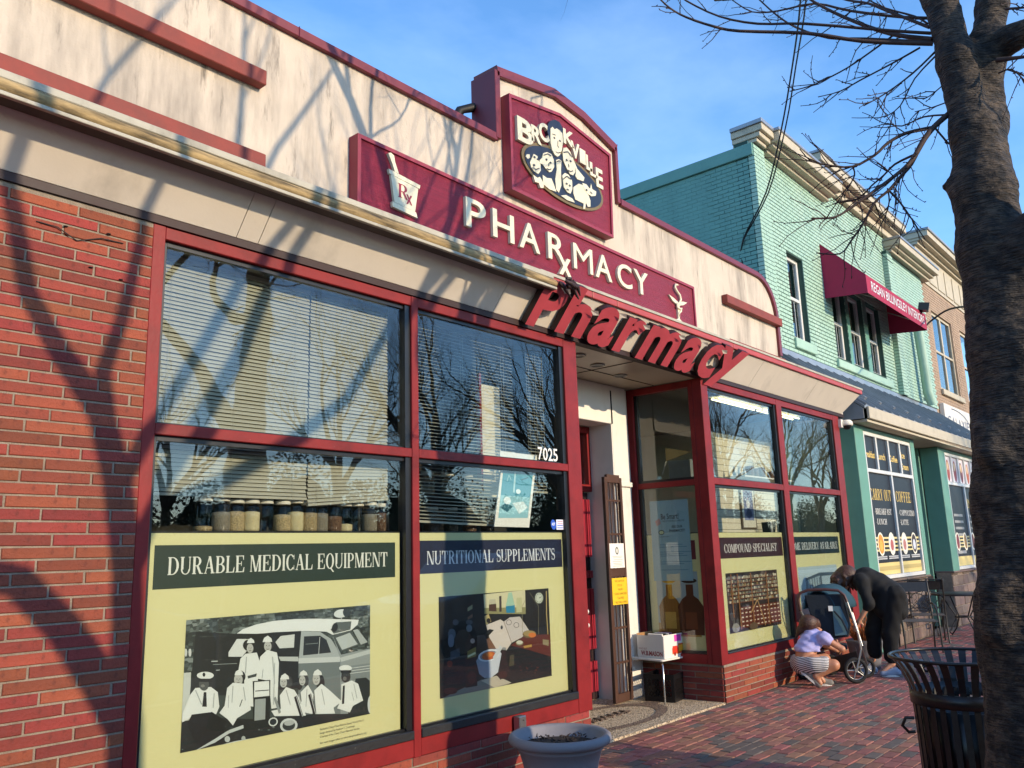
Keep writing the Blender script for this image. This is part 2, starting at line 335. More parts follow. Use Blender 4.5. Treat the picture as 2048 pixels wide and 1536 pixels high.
class Print:
    """flat printed sheet: a base panel with thin ink layers above it, one mesh, colours per face"""
    def __init__(s, o, ux, uv, n, step=0.00012):
        s.o = Vector(o); s.ux = Vector(ux); s.uv = Vector(uv); s.n = Vector(n); s.v = []; s.f = []; s.c = []; s.k = 0; s.step = step; s.clip = None
    def poly(s, pts, col, hold=False):
        if not hold: s.k += 1
        if s.clip:
            x0, x1, y0, y1 = s.clip; pts = [(min(max(x, x0), x1), min(max(y, y0), y1)) for x, y in pts]
        b = len(s.v); d = s.n*(s.k*s.step)
        s.v += [tuple(s.o+s.ux*p[0]+s.uv*p[1]+d) for p in pts]; s.f.append(list(range(b, b+len(pts)))); s.c.append(lin(col)); return s
    def rect(s, x0, x1, y0, y1, col): return s.poly(_q(x0, x1, y0, y1), col)
    def ell(s, cx, cy, rx, ry, col, n=20, a0=0, a1=360, rot=0):
        c, d = math.cos(R(rot)), math.sin(R(rot)); p = []
        for i in range(n if a1-a0 >= 360 else n+1):
            a = R(a0+(a1-a0)*i/n); x, y = rx*math.cos(a), ry*math.sin(a); p.append((cx+x*c-y*d, cy+x*d+y*c))
        return s.poly(p, col)
    def line(s, pts, w, col):
        s.k += 1
        for (x0, y0), (x1, y1) in zip(pts, pts[1:]):
            l = math.hypot(x1-x0, y1-y0) or 1; nx, ny = -(y1-y0)/l*w/2, (x1-x0)/l*w/2
            s.k += 0.15; s.poly([(x0-nx, y0-ny), (x1-nx, y1-ny), (x1+nx, y1+ny), (x0+nx, y0+ny)], col, True)
        return s
    def text(s, t, x0, x1, y0, y1, col, bold=0.0, shear=0.0, spacing=1.0):
        V, F, a = bfont(t, bold, shear, spacing); s.k += 1; b = len(s.v); d = s.n*(s.k*s.step)
        s.v += [tuple(s.o+s.ux*(x0+(x1-x0)*p[0])+s.uv*(y0+(y1-y0)*p[1])+d) for p in V]
        for f in F: s.f.append([b+i for i in f]); s.c.append(lin(col))
        return s
    def serif(s, t, x0, x1, y0, y1, col, gap=0.07):
        gl = [serif(c) for c in t]; W = sum(g[1]+gap for g in gl)-gap; k = (x1-x0)/W; x = x0; s.k += 1; k0 = s.k
        for P, wd in gl:
            for i, p in enumerate(P):
                s.k = k0+0.06*i; s.poly([(x+a*k, y0+b*(y1-y0)) for a, b in p], col, True)
            x += (wd+gap)*k
        s.k = k0+4; return s
    def build(s, name, parent=None, mt=None, **kw):
        me = bpy.data.meshes.new(name); me.from_pydata(s.v, [], s.f)
        at = me.color_attributes.new('ink', 'FLOAT_COLOR', 'CORNER'); dat = []
        for f, c in zip(s.f, s.c): dat += [c[0], c[1], c[2], 1.0]*len(f)
        at.data.foreach_set('color', dat); me.materials.append(mt or M['print']); me.update()
        o = bpy.data.objects.new(name, me); COL.objects.link(o); adopt(o, parent); return tag(o, **kw)
def letter3d(ch, parent, mats, x0, x1, z0, z1, yf, depth, bold=0.0, shear=0.0, name='letter'):
    """a raised letter standing on a wall: front face at y = yf, body behind it"""
    V, F, a = bfont(ch, bold, shear, 1.0, 0.5, 0.0)
    g = G(); vs = [(x0+(x1-x0)*p[0], yf+depth*(0.5-p[2]), z0+(z1-z0)*p[1]) for p in V]
    for f in F:
        zz = [V[i][2] for i in f]; g.f.append(list(f)); g.m.append(0 if min(zz) > 0.49 else 1); g.s.append(False)
    g.v = vs
    return g.build(name, mats, parent)
random.seed(7); rng = random.Random(11)
# ------------------------------------------------------------------ ground
M['asphalt'] = mat('asphalt', '#46464a', 0.9, 0.15, 4, 0.5, 200)
M['earth'] = mat('winter_lawn', '#5d5a3a', 1.0, 0.3, 3, 0.6, 40)
M['concrete'] = mat('concrete_kerb', '#a29c92', 0.9, 0.1, 6, 0.3)
box('ground', M['earth'], -400, 400, -400, 400, -0.9, -0.16, kind='structure')
box('road', M['asphalt'], -120, 160, -16.5, -5.6, -0.5, -0.15, kind='structure')
box('kerb', M['concrete'], -120, 160, -5.6, -5.42, -0.45, 0.0, kind='structure', bev=0.015)
box('far_pavement', M['concrete'], -120, 160, -18.8, -16.5, -0.45, -0.02, kind='structure')

# pavement: brick pavers laid in running bond along the shop fronts
M['paver'] = overlay(mat('paver_brick', '#93604f', 0.8, 0.22, 14, 0.5, 120, obj_random=0.22, hue_random=0.02), '#3a2a28', 9, (1, 1, 1), 0.55, 0.8, 0.55)
M['paver_dark'] = overlay(mat('dark_paver_brick', '#665a50', 0.8, 0.2, 14, 0.5, 120, obj_random=0.15), '#2c2826', 9, (1, 1, 1), 0.55, 0.8, 0.5)
M['sand'] = mat('joint_sand', '#6d6057', 1.0, 0.25, 30, 0.6, 200)
pav = box('pavement', M['sand'], -30, 60, -5.42, 0.30, -0.45, -0.009, kind='structure')
def paver_mesh(nm, mt, seed):
    r = random.Random(seed); L, W = 0.0972, 0.0472; c = 0.005
    j = lambda a=.0015: r.uniform(-a, a)
    lo = [(-L, -W), (L, -W), (L, W), (-L, W)]
    v = [(x, y, -0.05) for x, y in lo]+[(x+j(), y+j(), -0.006) for x, y in lo]+[(x*(1-c/L)+j(), y*(1-c/W)+j(), 0.0+j(.0012)) for x, y in lo]
    f = [(8, 9, 10, 11)]+[(a, (a+1) % 4, 4+(a+1) % 4, 4+a) for a in range(4)]+[(4+a, 4+(a+1) % 4, 8+(a+1) % 4, 8+a) for a in range(4)]
    me = bpy.data.meshes.new(nm); me.from_pydata(v, [], f); me.materials.append(mt); me.update(); return me
PV = [paver_mesh('paver', M['paver'], i) for i in range(6)]; PVD = [paver_mesh('paver', M['paver_dark'], 20+i) for i in range(4)]
cells = []
ys = np.arange(-5.36, -0.02, 0.1)
for iy, y in enumerate(ys):
    off = 0.1*(iy % 2)+rng.uniform(-.008, .008)
    for ix in range(int((24-(-3))/0.2)):
        x = -3+ix*0.2+off
        p = np.array([x, y, 0])-CAM; dz = p@_f
        vis = False
        if dz > 0.5:
            px = 1024+FPX*(p@CR)/dz; py = 768-FPX*(p@CU)/dz; vis = (1150 < px < 1860 and py < 1545)
        cells.append((x, y, vis, float(np.hypot(p[0], p[1])), rng.random() < 0.26))
near = sorted([c for c in cells if c[2]], key=lambda c: c[3])[:300]; nset = set((c[0], c[1]) for c in near)
big = bpy.data.meshes.new('paver'); bv = []; bf = []; bm_ = []
for x, y, vis, d, dk in cells:
    a = rng.uniform(-.012, .012); z = rng.uniform(-.003, .002); me = (PVD if dk else PV)[rng.randrange(4 if dk else 6)]
    if (x, y) in nset:
        o = bpy.data.objects.new('paver', me); o.location = (x, y, z); o.rotation_euler = (rng.uniform(-.01, .01), rng.uniform(-.006, .006), a); COL.objects.link(o); adopt(o, pav)
    else:
        b = len(bv); bv += [(x+q.co.x, y+q.co.y, z+q.co.z) for q in me.vertices]; bf += [[b+i for i in p.vertices] for p in me.polygons]; bm_ += [1 if dk else 0]*len(me.polygons)
big.from_pydata(bv, [], bf); big.materials.append(M['paver']); big.materials.append(M['paver_dark']); big.polygons.foreach_set('material_index', bm_); big.update()
o = bpy.data.objects.new('far_pavers', big); COL.objects.link(o); adopt(o, pav); o['kind'] = 'stuff'

# ------------------------------------------------------------------ pharmacy shell
ph = empty('pharmacy_building', (6, 0, 0), 'single-storey pharmacy with cream stucco parapet, red window frames and red brick base', 'building')
BL, BH, PITCHZ = 0.322, 0.0505, 0.0610
def roman_mesh(seed, L=BL):
    r = random.Random(seed); l, h, c = L/2, BH/2, .003
    j = lambda a=.0012: r.uniform(-a, a)
    q = [(-l, -h), (l, -h), (l, h), (-l, h)]
    v = [(x, .03, z) for x, z in q]+[(x+j(), -.004, z+j()) for x, z in q]+[(x-math.copysign(c, x)+j(), -.0075+j(.0008), z-math.copysign(c, z)+j()) for x, z in q]
    f = [(11, 10, 9, 8)][:1]; f = [(8, 9, 10, 11)]
    f += [(a, (a+1) % 4, 4+(a+1) % 4, 4+a) for a in range(4)]+[(4+a, 4+(a+1) % 4, 8+(a+1) % 4, 8+a) for a in range(4)]
    me = bpy.data.meshes.new('brick'); me.from_pydata(v, [], f); me.materials.append(M['brick']); me.update(); return me
RB = [roman_mesh(i) for i in range(8)]
_rbcut = {}
def lay_bricks(wall, x0, x1, z0, z1, phase=0, axis='x', const=0.0, keep=None):
    n = int((z1-z0)/PITCHZ+.2); stuff = G()
    for i in range(n):
        z = z0+PITCHZ*(i+.5); st = (0, .165, .06, .225)[(i+phase) % 4]+rng.uniform(-.006, .006)
        x = x0-st
        while x < x1-.03:
            a, b = max(x, x0), min(x+BL, x1); L = b-a
            if L > .035:
                if L > BL-.002: me = RB[rng.randrange(8)]
                else:
                    k = round(L, 2); me = _rbcut.setdefault(k, None) or roman_mesh(int(k*1000), L); _rbcut[k] = me
                cx = (a+b)/2
                if keep and not keep(cx, z):
                    stuff.add([(cx+q.co.x, const+q.co.y, z+q.co.z) for q in me.vertices], [tuple(p.vertices) for p in me.polygons])
                else:
                    o = bpy.data.objects.new('brick', me); COL.objects.link(o)
                    if axis == 'x': o.location = (cx, const, z)
                    else: o.location = (const, cx, z); o.rotation_euler = (0, 0, -math.pi/2)
                    adopt(o, wall)
            x += BL+.011
    if stuff.v: stuff.build('outer_bricks', M['brick'], wall, kind='stuff')
bw = box('brick_wall', M['mortar'], -3, 2.066, 0.0, 0.25, 0, 3.50, ph)
lay_bricks(bw, -3, 2.066, 0.0, 3.48, 0, 'x', 0.0, keep=lambda x, z: x > 0.95)
bb = box('brick_base', M['mortar'], 2.066, 6.02, 0.002, 0.25, 0, 0.30, ph)
lay_bricks(bb, 2.07, 6.02, 0.0, 0.305, 2, 'x', 0.002, keep=lambda x, z: x > 3.2)
bbr = box('brick_base', M['mortar'], 8.45, 12.66, 0.004, 0.25, 0, 0.385, ph)
lay_bricks(bbr, 8.45, 12.66, 0.0, 0.385, 1, 'x', 0.004)
bbs = box('brick_base', M['mortar'], 8.446, 8.60, 0.254, 1.04, 0, 0.385, ph)
# bricks of the return face look towards the entrance
def lay_side(wall, y0, y1, z0, z1, X):
    for i in range(int((z1-z0)/PITCHZ+.2)):
        z = z0+PITCHZ*(i+.5); y = y0-(0, .165)[i % 2]
        while y < y1-.03:
            a, b = max(y, y0), min(y+BL, y1)
            if b-a > .035:
                k = round(b-a, 2); me = RB[rng.randrange(8)] if b-a > BL-.002 else (_rbcut.setdefault(k, None) or roman_mesh(int(k*1000), b-a)); _rbcut[k] = me if b-a < BL-.002 else _rbcut.get(k)
                o = bpy.data.objects.new('brick', me); COL.objects.link(o); o.location = (X, (a+b)/2, z); o.rotation_euler = (0, 0, -math.pi/2); adopt(o, wall)
            y += BL+.011
lay_side(bbs, 0.02, 1.04, 0.0, 0.385, 8.446)
# odd holes and old anchor wires in the brick
for a, b in (((1.46, 3.33), (1.66, 3.28)), ((1.66, 3.28), (1.9, 3.33))): G().tube([(a[0], -.012, a[1]), ((a[0]+b[0])/2, -.018, (a[1]+b[1])/2+.02), (b[0], -.012, b[1])], .003, 5).build('old_wire', M['cord'], ph)
for x, z in ((1.6, 3.34), (1.82, 3.36), (1.74, 3.15), (1.9, 3.12)): G().lathe([(.0005, 0), (.011, .001), (.012, .004), (.0005, .006)], (x, -.012, z), 8).build('old_anchor', M['cord'], ph)

# window frames (red bars), gaskets and panes
def bars(name, x0, x1, zb, zt, posts, transoms, head, parent, yf=-0.004, dep=0.11):
    g = G()
    for a, b in posts: g.box(a, b, yf, dep, zb, zt)
    for i in range(len(posts)-1):
        a, b = posts[i][1], posts[i+1][0]
        for z0, z1 in transoms: g.box(a, b, yf+.003, dep-.003, z0, z1)
    o = g.build(name, M['red'], parent); return bevel(o, .004, 1)
LZ0, LZ1 = 0.30, 3.50
LP = [(2.066, 2.140), (4.022, 4.088), (5.862, 6.052)]
fl = bars('window_frame', 2.07, 6.05, LZ0, LZ1, LP, [(0.302, 0.415), (2.303, 2.366), (3.425, 3.499)], None, ph)
RP = [(8.410, 8.560), (10.44, 10.60), (12.45, 12.69)]
frr = bars('window_frame', 8.41, 12.69, 0.387, 3.50, RP, [(0.388, 0.487), (2.306, 2.380), (3.42, 3.499)], None, ph)
# a few paint seams and a rail of masonry between frame and brick
def panes(frame, posts, zs, yg=0.045):
    for i in range(len(posts)-1):
        a, b = posts[i][1], posts[i+1][0]
        for z0, z1 in zs:
            box('pane', M['glass'], a+.004, b-.004, yg, yg+.006, z0+.002, z1-.002, frame)
            g = G(); t = .028
            g.box(a, a+t, yg-.012, yg+.04, z0, z1); g.box(b-.05, b, yg-.03, yg+.05, z0, z1); g.box(a+t, b-.05, yg-.014, yg+.04, z1-t, z1); g.box(a+t, b-.05, yg-.012, yg+.04, z0, z0+.012)
            g.build('gasket', M['black'], frame)
panes(fl, LP, [(0.475, 2.303), (2.366, 3.425)])
panes(frr, RP, [(0.50, 2.306), (2.380, 3.42)])
for fr_, posts, z in ((fl, LP, .415), (frr, RP, .487)):
    for i in range(2): bevel(box('sill', M['sill'], posts[i][1]+.002, posts[i+1][0]-.002, -.012, .10, z+.001, z+(.058 if fr_ is fl else .012), fr_), .005, 1)
# corner return of the right bay, looking towards the entrance
g = G(); g.box(8.412, 8.558, .112, .17, .387, 3.498); g.box(8.412, 8.50, .915, 1.0, .387, 3.498)
for z0, z1 in ((.388, .487), (2.306, 2.37), (3.42, 3.497)): g.box(8.415, 8.50, .17, .915, z0, z1)
frs = bevel(g.build('window_frame', M['red'], ph), .004, 1)
for z0, z1 in ((.487, 2.306), (2.37, 3.42)):
    box('pane', M['glass'], 8.455, 8.461, .172, .913, z0+.002, z1-.002, frs)
    g = G(); g.box(8.44, 8.49, .875, .915, z0, z1); g.box(8.44, 8.49, .17, .186, z0, z1); g.box(8.44, 8.49, .186, .875, z0, z0+.03); g.build('gasket', M['black'], frs)
# right end return of the bay
box('end_wall', M['whitewall'], 12.60, 12.69, .115, 1.0, .0, 3.49, ph)

# ------------------------------------------------------------------ sloping fascia over the bays
def fascia_poly(): return [(.06, 3.503), (-.015, 3.503), (-.02, 3.53), (-.262, 3.835), (-.262, 3.84), (.06, 3.84)]
seams = [-3, .55, 2.57, 2.72, 4.9, 6.35, 7.9, 9.6, 11.35, 12.93]
fb = box('fascia_lip', M['letter_side'], -3, 12.90, -.018, .07, 3.501, 3.548, ph)
for a, b in zip(seams, seams[1:]):
    g = G(); p = [(-.022, 3.550), (-.262, 3.836), (.0, 3.836), (.0, 3.550)]
    x0, x1 = a+.0025, b-.0025
    v = []
    for x in (x0, x1):
        for y, z in p:
            xx = x
            if x == x1 and b == 12.93 and y == -.022: xx = 12.80
            if x == x1 and b == 12.93 and y == -.262: xx = 13.0
            v.append((xx, y, z))
    g.add(v, [(0, 1, 2, 3), (7, 6, 5, 4), (0, 4, 5, 1), (1, 5, 6, 2), (2, 6, 7, 3), (3, 7, 4, 0)]); g.build('fascia_panel', M['fascia'], ph)
for a, b in ((5.36, 5.58), (5.58, 5.95), (5.95, 6.35), (6.35, 8.72), (8.72, 12.22), (12.22, 13.03)):
    bevel(box('red_band', M['redband'], a+.003, b-.003, -.292, .0, 3.838, 3.905, ph), .008, 2)
box('canopy_top', M['flash'], -3, 13.03, -.296, .845, 3.907, 3.922, ph)
box('canopy_edge', M['flash'], 5.2, 13.035, -.302, -.2965, 3.90, 3.926, ph)
# rolled awning along the left bay
aw = empty('rolled_awning', (2, -.36, 3.8), 'long tan rolled-up shop awning, mildew-stained, fixed along the fascia', 'awning')
g = G()
prof = [(-.285, 3.862), (-.31, 3.864), (-.335, 3.856), (-.352, 3.838), (-.357, 3.818), (-.350, 3.798), (-.335, 3.786), (-.30, 3.782)]
v = []; n = len(prof); xs = [-3+8.35*i/60 for i in range(61)]
for x in xs: v += [(x, y+.0025*math.sin(x*3.1)+.0015*math.sin(x*11), z+.002*math.sin(x*1.7)) for y, z in prof]
g.add(v, [(i*n+j, (i+1)*n+j, (i+1)*n+j+1, i*n+j+1) for i in range(60) for j in range(n-1)], 0, True)
g.add([(5.35, y, z) for y, z in prof], [tuple(range(n))]); g.build('fabric_roll', M['cassette'], aw)
bevel(box('top_rail', M['flash'], -3, 5.36, -.315, -.2905, 3.872, 3.915, aw), .004, 1)
bevel(box('front_bar', M['flash'], -3, 5.33, -.368, -.338, 3.758, 3.780, aw), .005, 2)
box('back_plate', M['letter_side'], -3, 5.34, -.337, -.25, 3.763, 3.7815, aw)
# torn fabric end
g = G(); r2 = random.Random(4)
for i in range(9):
    p = Vector((5.36+r2.uniform(0, .16), -.36+r2.uniform(-.05, .03), 3.85+r2.uniform(-.05, .06)))
    g.tube([p, p+Vector((r2.uniform(.02, .1), r2.uniform(-.04, .04), r2.uniform(-.06, .03))), p+Vector((r2.uniform(.05, .16), 0, r2.uniform(-.12, -.02)))], [.016, .02, .006], 5)
g.build('torn_fabric', M['letter_side'], aw)

# ------------------------------------------------------------------ stucco parapet
YW = 0.85
wallpts = [(-3, 3.6), (12.76, 3.6), (12.76, 5.2)]
arc = [(12.76-.62+.62*math.cos(a), 5.2+.62*math.sin(a)) for a in np.linspace(0, math.pi/2, 9)]
top = arc[1:]+[(8.20, 5.82), (8.20, 6.50), (7.55, 6.68), (7.0, 6.735), (6.02, 6.56), (6.02, 5.82), (-3, 5.82)]
pw = G().prism(wallpts+top, 'y', YW, YW+.22).build('parapet_wall', M['stucco'], ph)
# metal coping follows the top edge
def coping(path, h=.085, out=.045, name='coping', yb=.28):
    n = len(path); v = []
    for i, (x, z) in enumerate(path):
        a = Vector((path[max(i-1, 0)][0], path[max(i-1, 0)][1])); b = Vector((path[min(i+1, n-1)][0], path[min(i+1, n-1)][1])); t = (b-a).normalized(); nn = Vector((-t.y, t.x))
        for s_, y in ((-.03, YW-out), (h-.03, YW-out), (h-.03, YW+yb), (-.03, YW+yb)): v.append((x+nn.x*s_, y, z+nn.y*s_))
    g = G().add(v, [(i*4+j, i*4+(j+1) % 4, (i+1)*4+(j+1) % 4, (i+1)*4+j) for i in range(n-1) for j in range(4)]+[(0, 1, 2, 3), (4*n-1, 4*n-2, 4*n-3, 4*n-4)])
    return bevel(g.build(name, M['maroon'], ph), .005, 1)
coping([(-3, 5.82), (.2, 5.82), (3.55, 5.82)]); coping([(3.553, 5.82), (5.97, 5.82)])
coping([(8.26, 5.82), (12.14, 5.82)]+arc[::-1][1:]+[(12.76, 4.6)])
coping([(6.0, 6.57), (7.0, 6.745), (7.55, 6.69), (8.22, 6.51)], .11, .05)
for q in ((5.955, 6.035, YW-.05, YW+.30, 5.82, 6.60), (8.185, 8.245, YW-.05, YW+.30, 5.80, 6.545)): bevel(box('pediment_edge', M['maroon'], *q, ph), .005, 1)
G().tube([(5.96, 1.12, 6.28), (5.80, 1.16, 6.2), (5.68, 1.5, 5.7)], .05, 8).build('roof_stay', M['cord'], ph)
for x0, x1, z0, z1 in ((-3, 3.235, 5.19, 5.315), (-3, 3.25, 4.50, 4.622), (10.88, 12.80, 5.085, 5.215), (10.87, 12.80, 4.43, 4.545)):
    bevel(box('trim_strip', M['strip'], x0, x1, YW-.095, YW-.001, z0, z1, ph), .006, 1)
# roof, side walls and inside of the shop
box('roof', M['asphalt'], -3, 12.80, 1.075, 14, 4.2, 4.4, ph)
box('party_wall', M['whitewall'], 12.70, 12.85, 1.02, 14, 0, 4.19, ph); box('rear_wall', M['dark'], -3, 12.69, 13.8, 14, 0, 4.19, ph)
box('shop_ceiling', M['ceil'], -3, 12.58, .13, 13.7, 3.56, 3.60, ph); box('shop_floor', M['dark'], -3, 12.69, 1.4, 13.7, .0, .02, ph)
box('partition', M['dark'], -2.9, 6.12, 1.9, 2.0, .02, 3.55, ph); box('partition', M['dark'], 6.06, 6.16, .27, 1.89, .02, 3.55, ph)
box('bulkhead', M['stucco'], -3, 12.69, .07, YW-.002, 3.62, 3.83, ph)

# ------------------------------------------------------------------ entrance recess
box('entrance_soffit', M['soffit'], 6.055, 8.41, .075, 1.40, 3.505, 3.553, ph)
g = G(); g.box(6.06, 8.40, .60, .606, 3.4985, 3.5045); g.box(7.15, 7.156, .08, 1.05, 3.4985, 3.5045); g.build('soffit_seam', M['dark'], ph)
for x, y in ((7.0, .42), (7.62, .55), (6.5, .30)):
    l = empty('recessed_downlight', (x, y, 3.5), 'unlit round downlight sunk in the entrance soffit', 'lamp', 'downlights of the entrance soffit')
    G().lathe([(.075, 3.503), (.08, 3.494), (.062, 3.492), (.062, 3.503)], (x, y, 0), 20).build('trim_ring', M['alu'], l)
    G().lathe([(.062, 3.4975), (0.0001, 3.499)], (x, y, 0), 20).build('well', M['black'], l)
YD = 0.95
g = G(); g.box(8.0, 8.315, YD, YD+.35, 0, 3.50); g.box(6.06, 7.999, YD, YD+.30, 3.05, 3.50); g.box(8.316, 8.47, 1.004, 1.3, 0, 3.50); ew = bevel(g.build('entrance_wall', M['whitewall'], ph), .006, 1)
bevel(box('dado_rail', M['white'], 7.99, 8.32, YD-.03, YD-.001, 2.33, 2.385, ph), .005, 1)
G().tube([(8.0, YD-.006, 3.44), (8.0, YD-.008, 3.05)], .008, 6).build('wall_cable', M['cord'], ph)
# door: red leaf with a glazed transom
box('reveal', M['white'], 7.985, 7.9985, YD+.002, 1.6, 0, 3.05, ph)
YR = 1.30
dr = G(); dr.box(7.79, 7.98, YR, YR+.05, .02, .18); dr.box(7.79, 7.87, YR, YR+.05, .18, 2.28); dr.box(6.20, 6.32, YR, YR+.05, .02, 2.28); dr.box(6.32, 7.79, YR+.01, YR+.04, .02, .35); dr.box(6.32, 7.79, YR+.01, YR+.04, 2.12, 2.28); dr.box(7.87, 7.98, YR+.03, YR+.05, .18, 2.28)
do = bevel(dr.build('door', M['letter_side'], ph), .004, 1)
box('pane', M['glass2'], 6.32, 7.79, YR+.02, YR+.026, .35, 2.12, do)
for z0, z1 in ((1.55, 2.2), (1.32, 1.4), (.55, 1.2), (.1, .42)):
    box('panel', M['door'], 7.80, 7.865, YR-.02, YR-.001, z0, z1, do); box('panel', M['door'], 7.885, 7.945, YR-.02, YR+.029, z0, z1, do)
g = G(); g.box(6.16, 7.984, YR-.04, YR+.08, 2.29, 2.37); g.box(7.93, 7.984, YR-.04, YR+.08, 2.37, 3.045); g.box(6.16, 6.24, YR-.04, YR+.08, 2.37, 3.045); g.box(6.24, 7.93, YR-.04, YR+.08, 2.97, 3.045); g.box(7.66, 7.72, YR-.04, YR+.08, 2.37, 2.97)
tf = bevel(g.build('transom_frame', M['red'], ph), .004, 1); box('pane', M['glass2'], 6.25, 7.92, YR+.02, YR+.026, 2.37, 2.97, tf)
# pebble floor of the entrance
M['pebble'] = None
def pebble(name, c1, c2):
    mt = bpy.data.materials.new(name); mt.use_nodes = True; nt = mt.node_tree; N = nt.nodes; L = nt.links; b = N['Principled BSDF']; b.inputs['Roughness'].default_value = .75
    tc = N.new('ShaderNodeTexCoord'); vo = N.new('ShaderNodeTexVoronoi'); vo.inputs['Scale'].default_value = 62; wn = N.new('ShaderNodeMixRGB'); wn.inputs[1].default_value = (*lin(c1), 1); wn.inputs[2].default_value = (*lin(c2), 1)
    sp = N.new('ShaderNodeSeparateColor'); L.new(tc.outputs['Object'], vo.inputs['Vector']); L.new(vo.outputs['Color'], sp.inputs[0]); L.new(sp.outputs[0], wn.inputs[0])
    dk = N.new('ShaderNodeMixRGB'); dk.inputs[2].default_value = (.05, .042, .035, 1); mr = N.new('ShaderNodeMapRange'); mr.inputs[1].default_value = .5; mr.inputs[2].default_value = .75; mr.inputs[4].default_value = .8
    L.new(vo.outputs['Distance'], mr.inputs[0]); L.new(mr.outputs[0], dk.inputs[0]); L.new(wn.outputs[0], dk.inputs[1]); L.new(dk.outputs[0], b.inputs['Base Color'])
    iv = N.new('ShaderNodeMath'); iv.operation = 'SUBTRACT'; iv.inputs[0].default_value = 1; L.new(vo.outputs['Distance'], iv.inputs[1])
    bp = N.new('ShaderNodeBump'); bp.inputs['Strength'].default_value = 1; bp.inputs['Distance'].default_value = .012; L.new(iv.outputs[0], bp.inputs['Height']); L.new(bp.outputs[0], b.inputs['Normal']); return mt
M['pebble'] = pebble('pale_pebble', '#b79c78', '#e3cfae'); M['pebbledark'] = pebble('dark_pebble', '#7a6350', '#97806a')
ef = G().prism([(6.0, .012), (8.44, .012), (8.44, 1.42), (6.0, 1.42)], 'z', -.05, .012).build('entrance_floor', M['pebble'], kind='structure')
g = G(); n = 40; v = []
for i in range(n+1):
    a = 2*math.pi*i/n
    for k in (1.0, .80): v.append((7.1+(.80*k)*math.cos(a)*1.12, .60+.44*k*math.sin(a), .0165))
g.add(v, [(2*i, 2*i+2, 2*i+3, 2*i+1) for i in range(n)])
g.add([(7.9, .72, .0163), (8.25, .78, .0163), (8.3, .66, .0163), (7.95, .55, .0163)], [(3, 2, 1, 0)]); g.build('dark_oval', M['pebbledark'], ef)
g = G(); r3 = random.Random(8)
for i in range(7):
    x = 6.72+i*.115; g.tube([(x, .56+r3.uniform(-.02, .02), .015), (x+.05, .68, .0155), (x+.09, .56+r3.uniform(-.02, .03), .015)], .012, 4)
g.build('dark_marks', M['pebbledark'], ef)
# ------------------------------------------------------------------ PHARMACY board
YS = 0.73
sg = empty('pharmacy_sign', (7, .79, 4.4), 'long maroon carved sign board with raised cream letters PHARMACY', 'sign')
def board(parent, poly, yf, yb, rim=.035):
    n = len(poly); cx = sum(p[0] for p in poly)/n; cz = sum(p[1] for p in poly)/n; v = []
    for x, z in poly:
        d = Vector((cx-x, cz-z)); ix = x+math.copysign(rim, d.x)*(abs(d.x) > .2); iz = z+math.copysign(rim, d.y)
        v += [(x, yf, z), (ix, yf, iz), (ix, yf+.0195, iz), (x, yb-.002, z)]
    G().prism([(x+(cx-x)*.002+math.copysign(.004, cx-x), z+math.copysign(.004, cz-z)) for x, z in poly], 'y', yf+.018, yb-.001).build('board', M['sign'], parent)
    f = []
    for i in range(n):
        j = (i+1) % n
        for k in range(4): f.append((4*i+k, 4*j+k, 4*j+(k+1) % 4, 4*i+(k+1) % 4))
    G().add(v, f).build('rim', M['signedge'], parent)
board(sg, [(4.10, 4.38), (9.84, 4.38), (9.84, 5.075), (4.10, 5.12)], YS, YW-.001)
for ch, a, b in (('P', 5.38, 5.66), ('H', 5.76, 6.08), ('A', 6.16, 6.49), ('R', 6.63, 6.93), ('M', 7.08, 7.44), ('A', 7.49, 7.82), ('C', 7.94, 8.25), ('Y', 8.30, 8.62)):
    letter3d(ch, sg, [M['cream'], M['cream']], a, b, 4.66, 4.955, YS-.018, .034, bold=(.0 if ch == 'M' else .01))
letter3d('x', sg, [M['cream'], M['cream']], 6.80, 7.02, 4.525, 4.73, YS-.022, .036, bold=.02)
em = G(); yf, yb = YS-.012, YS+.016
em.prism([(4.43, 4.905), (4.80, 4.872), (4.79, 4.835), (4.44, 4.865)], 'y', yf, yb); em.prism([(4.455, 4.862), (4.775, 4.832), (4.735, 4.60), (4.495, 4.62)], 'y', yf+.002, yb)
em.prism([(4.47, 4.617), (4.745, 4.597), (4.765, 4.548), (4.475, 4.57)], 'y', yf, yb); em.prism([(4.50, 4.90), (4.545, 4.897), (4.50, 5.0), (4.49, 5.05), (4.455, 5.065), (4.425, 5.05), (4.44, 5.02), (4.465, 4.98)], 'y', yf, yb)
mo = em.build('mortar_emblem', M['cream'], sg)
pr = Print((0, yf-.0006, 0), (1, 0, 0), (0, 0, 1), (0, -1, 0)); pr.serif('R', 4.535, 4.665, 4.68, 4.81, '#8c1f38'); pr.text('x', 4.63, 4.70, 4.645, 4.735, '#8c1f38', .02); pr.build('rx_mark', mo)
em = G()
S = [(9.37, 4.99), (9.31, 4.985), (9.29, 4.94), (9.33, 4.90), (9.40, 4.86), (9.42, 4.80), (9.38, 4.745), (9.32, 4.72), (9.31, 4.68), (9.37, 4.665), (9.42, 4.68), (9.40, 4.64), (9.35, 4.60), (9.36, 4.56)]
em.tube([(x, yf, z) for x, z in S], [.012, .014]+[.017]*10+[.012, .006], 7)
em.prism([(9.13, 4.81), (9.25, 4.79), (9.36, 4.755), (9.48, 4.79), (9.60, 4.80), (9.50, 4.745), (9.39, 4.715), (9.37, 4.53), (9.44, 4.50), (9.26, 4.50), (9.335, 4.53), (9.335, 4.715), (9.22, 4.745)], 'y', yf+.004, yb)
em.build('snake_and_cup_emblem', M['cream'], sg)

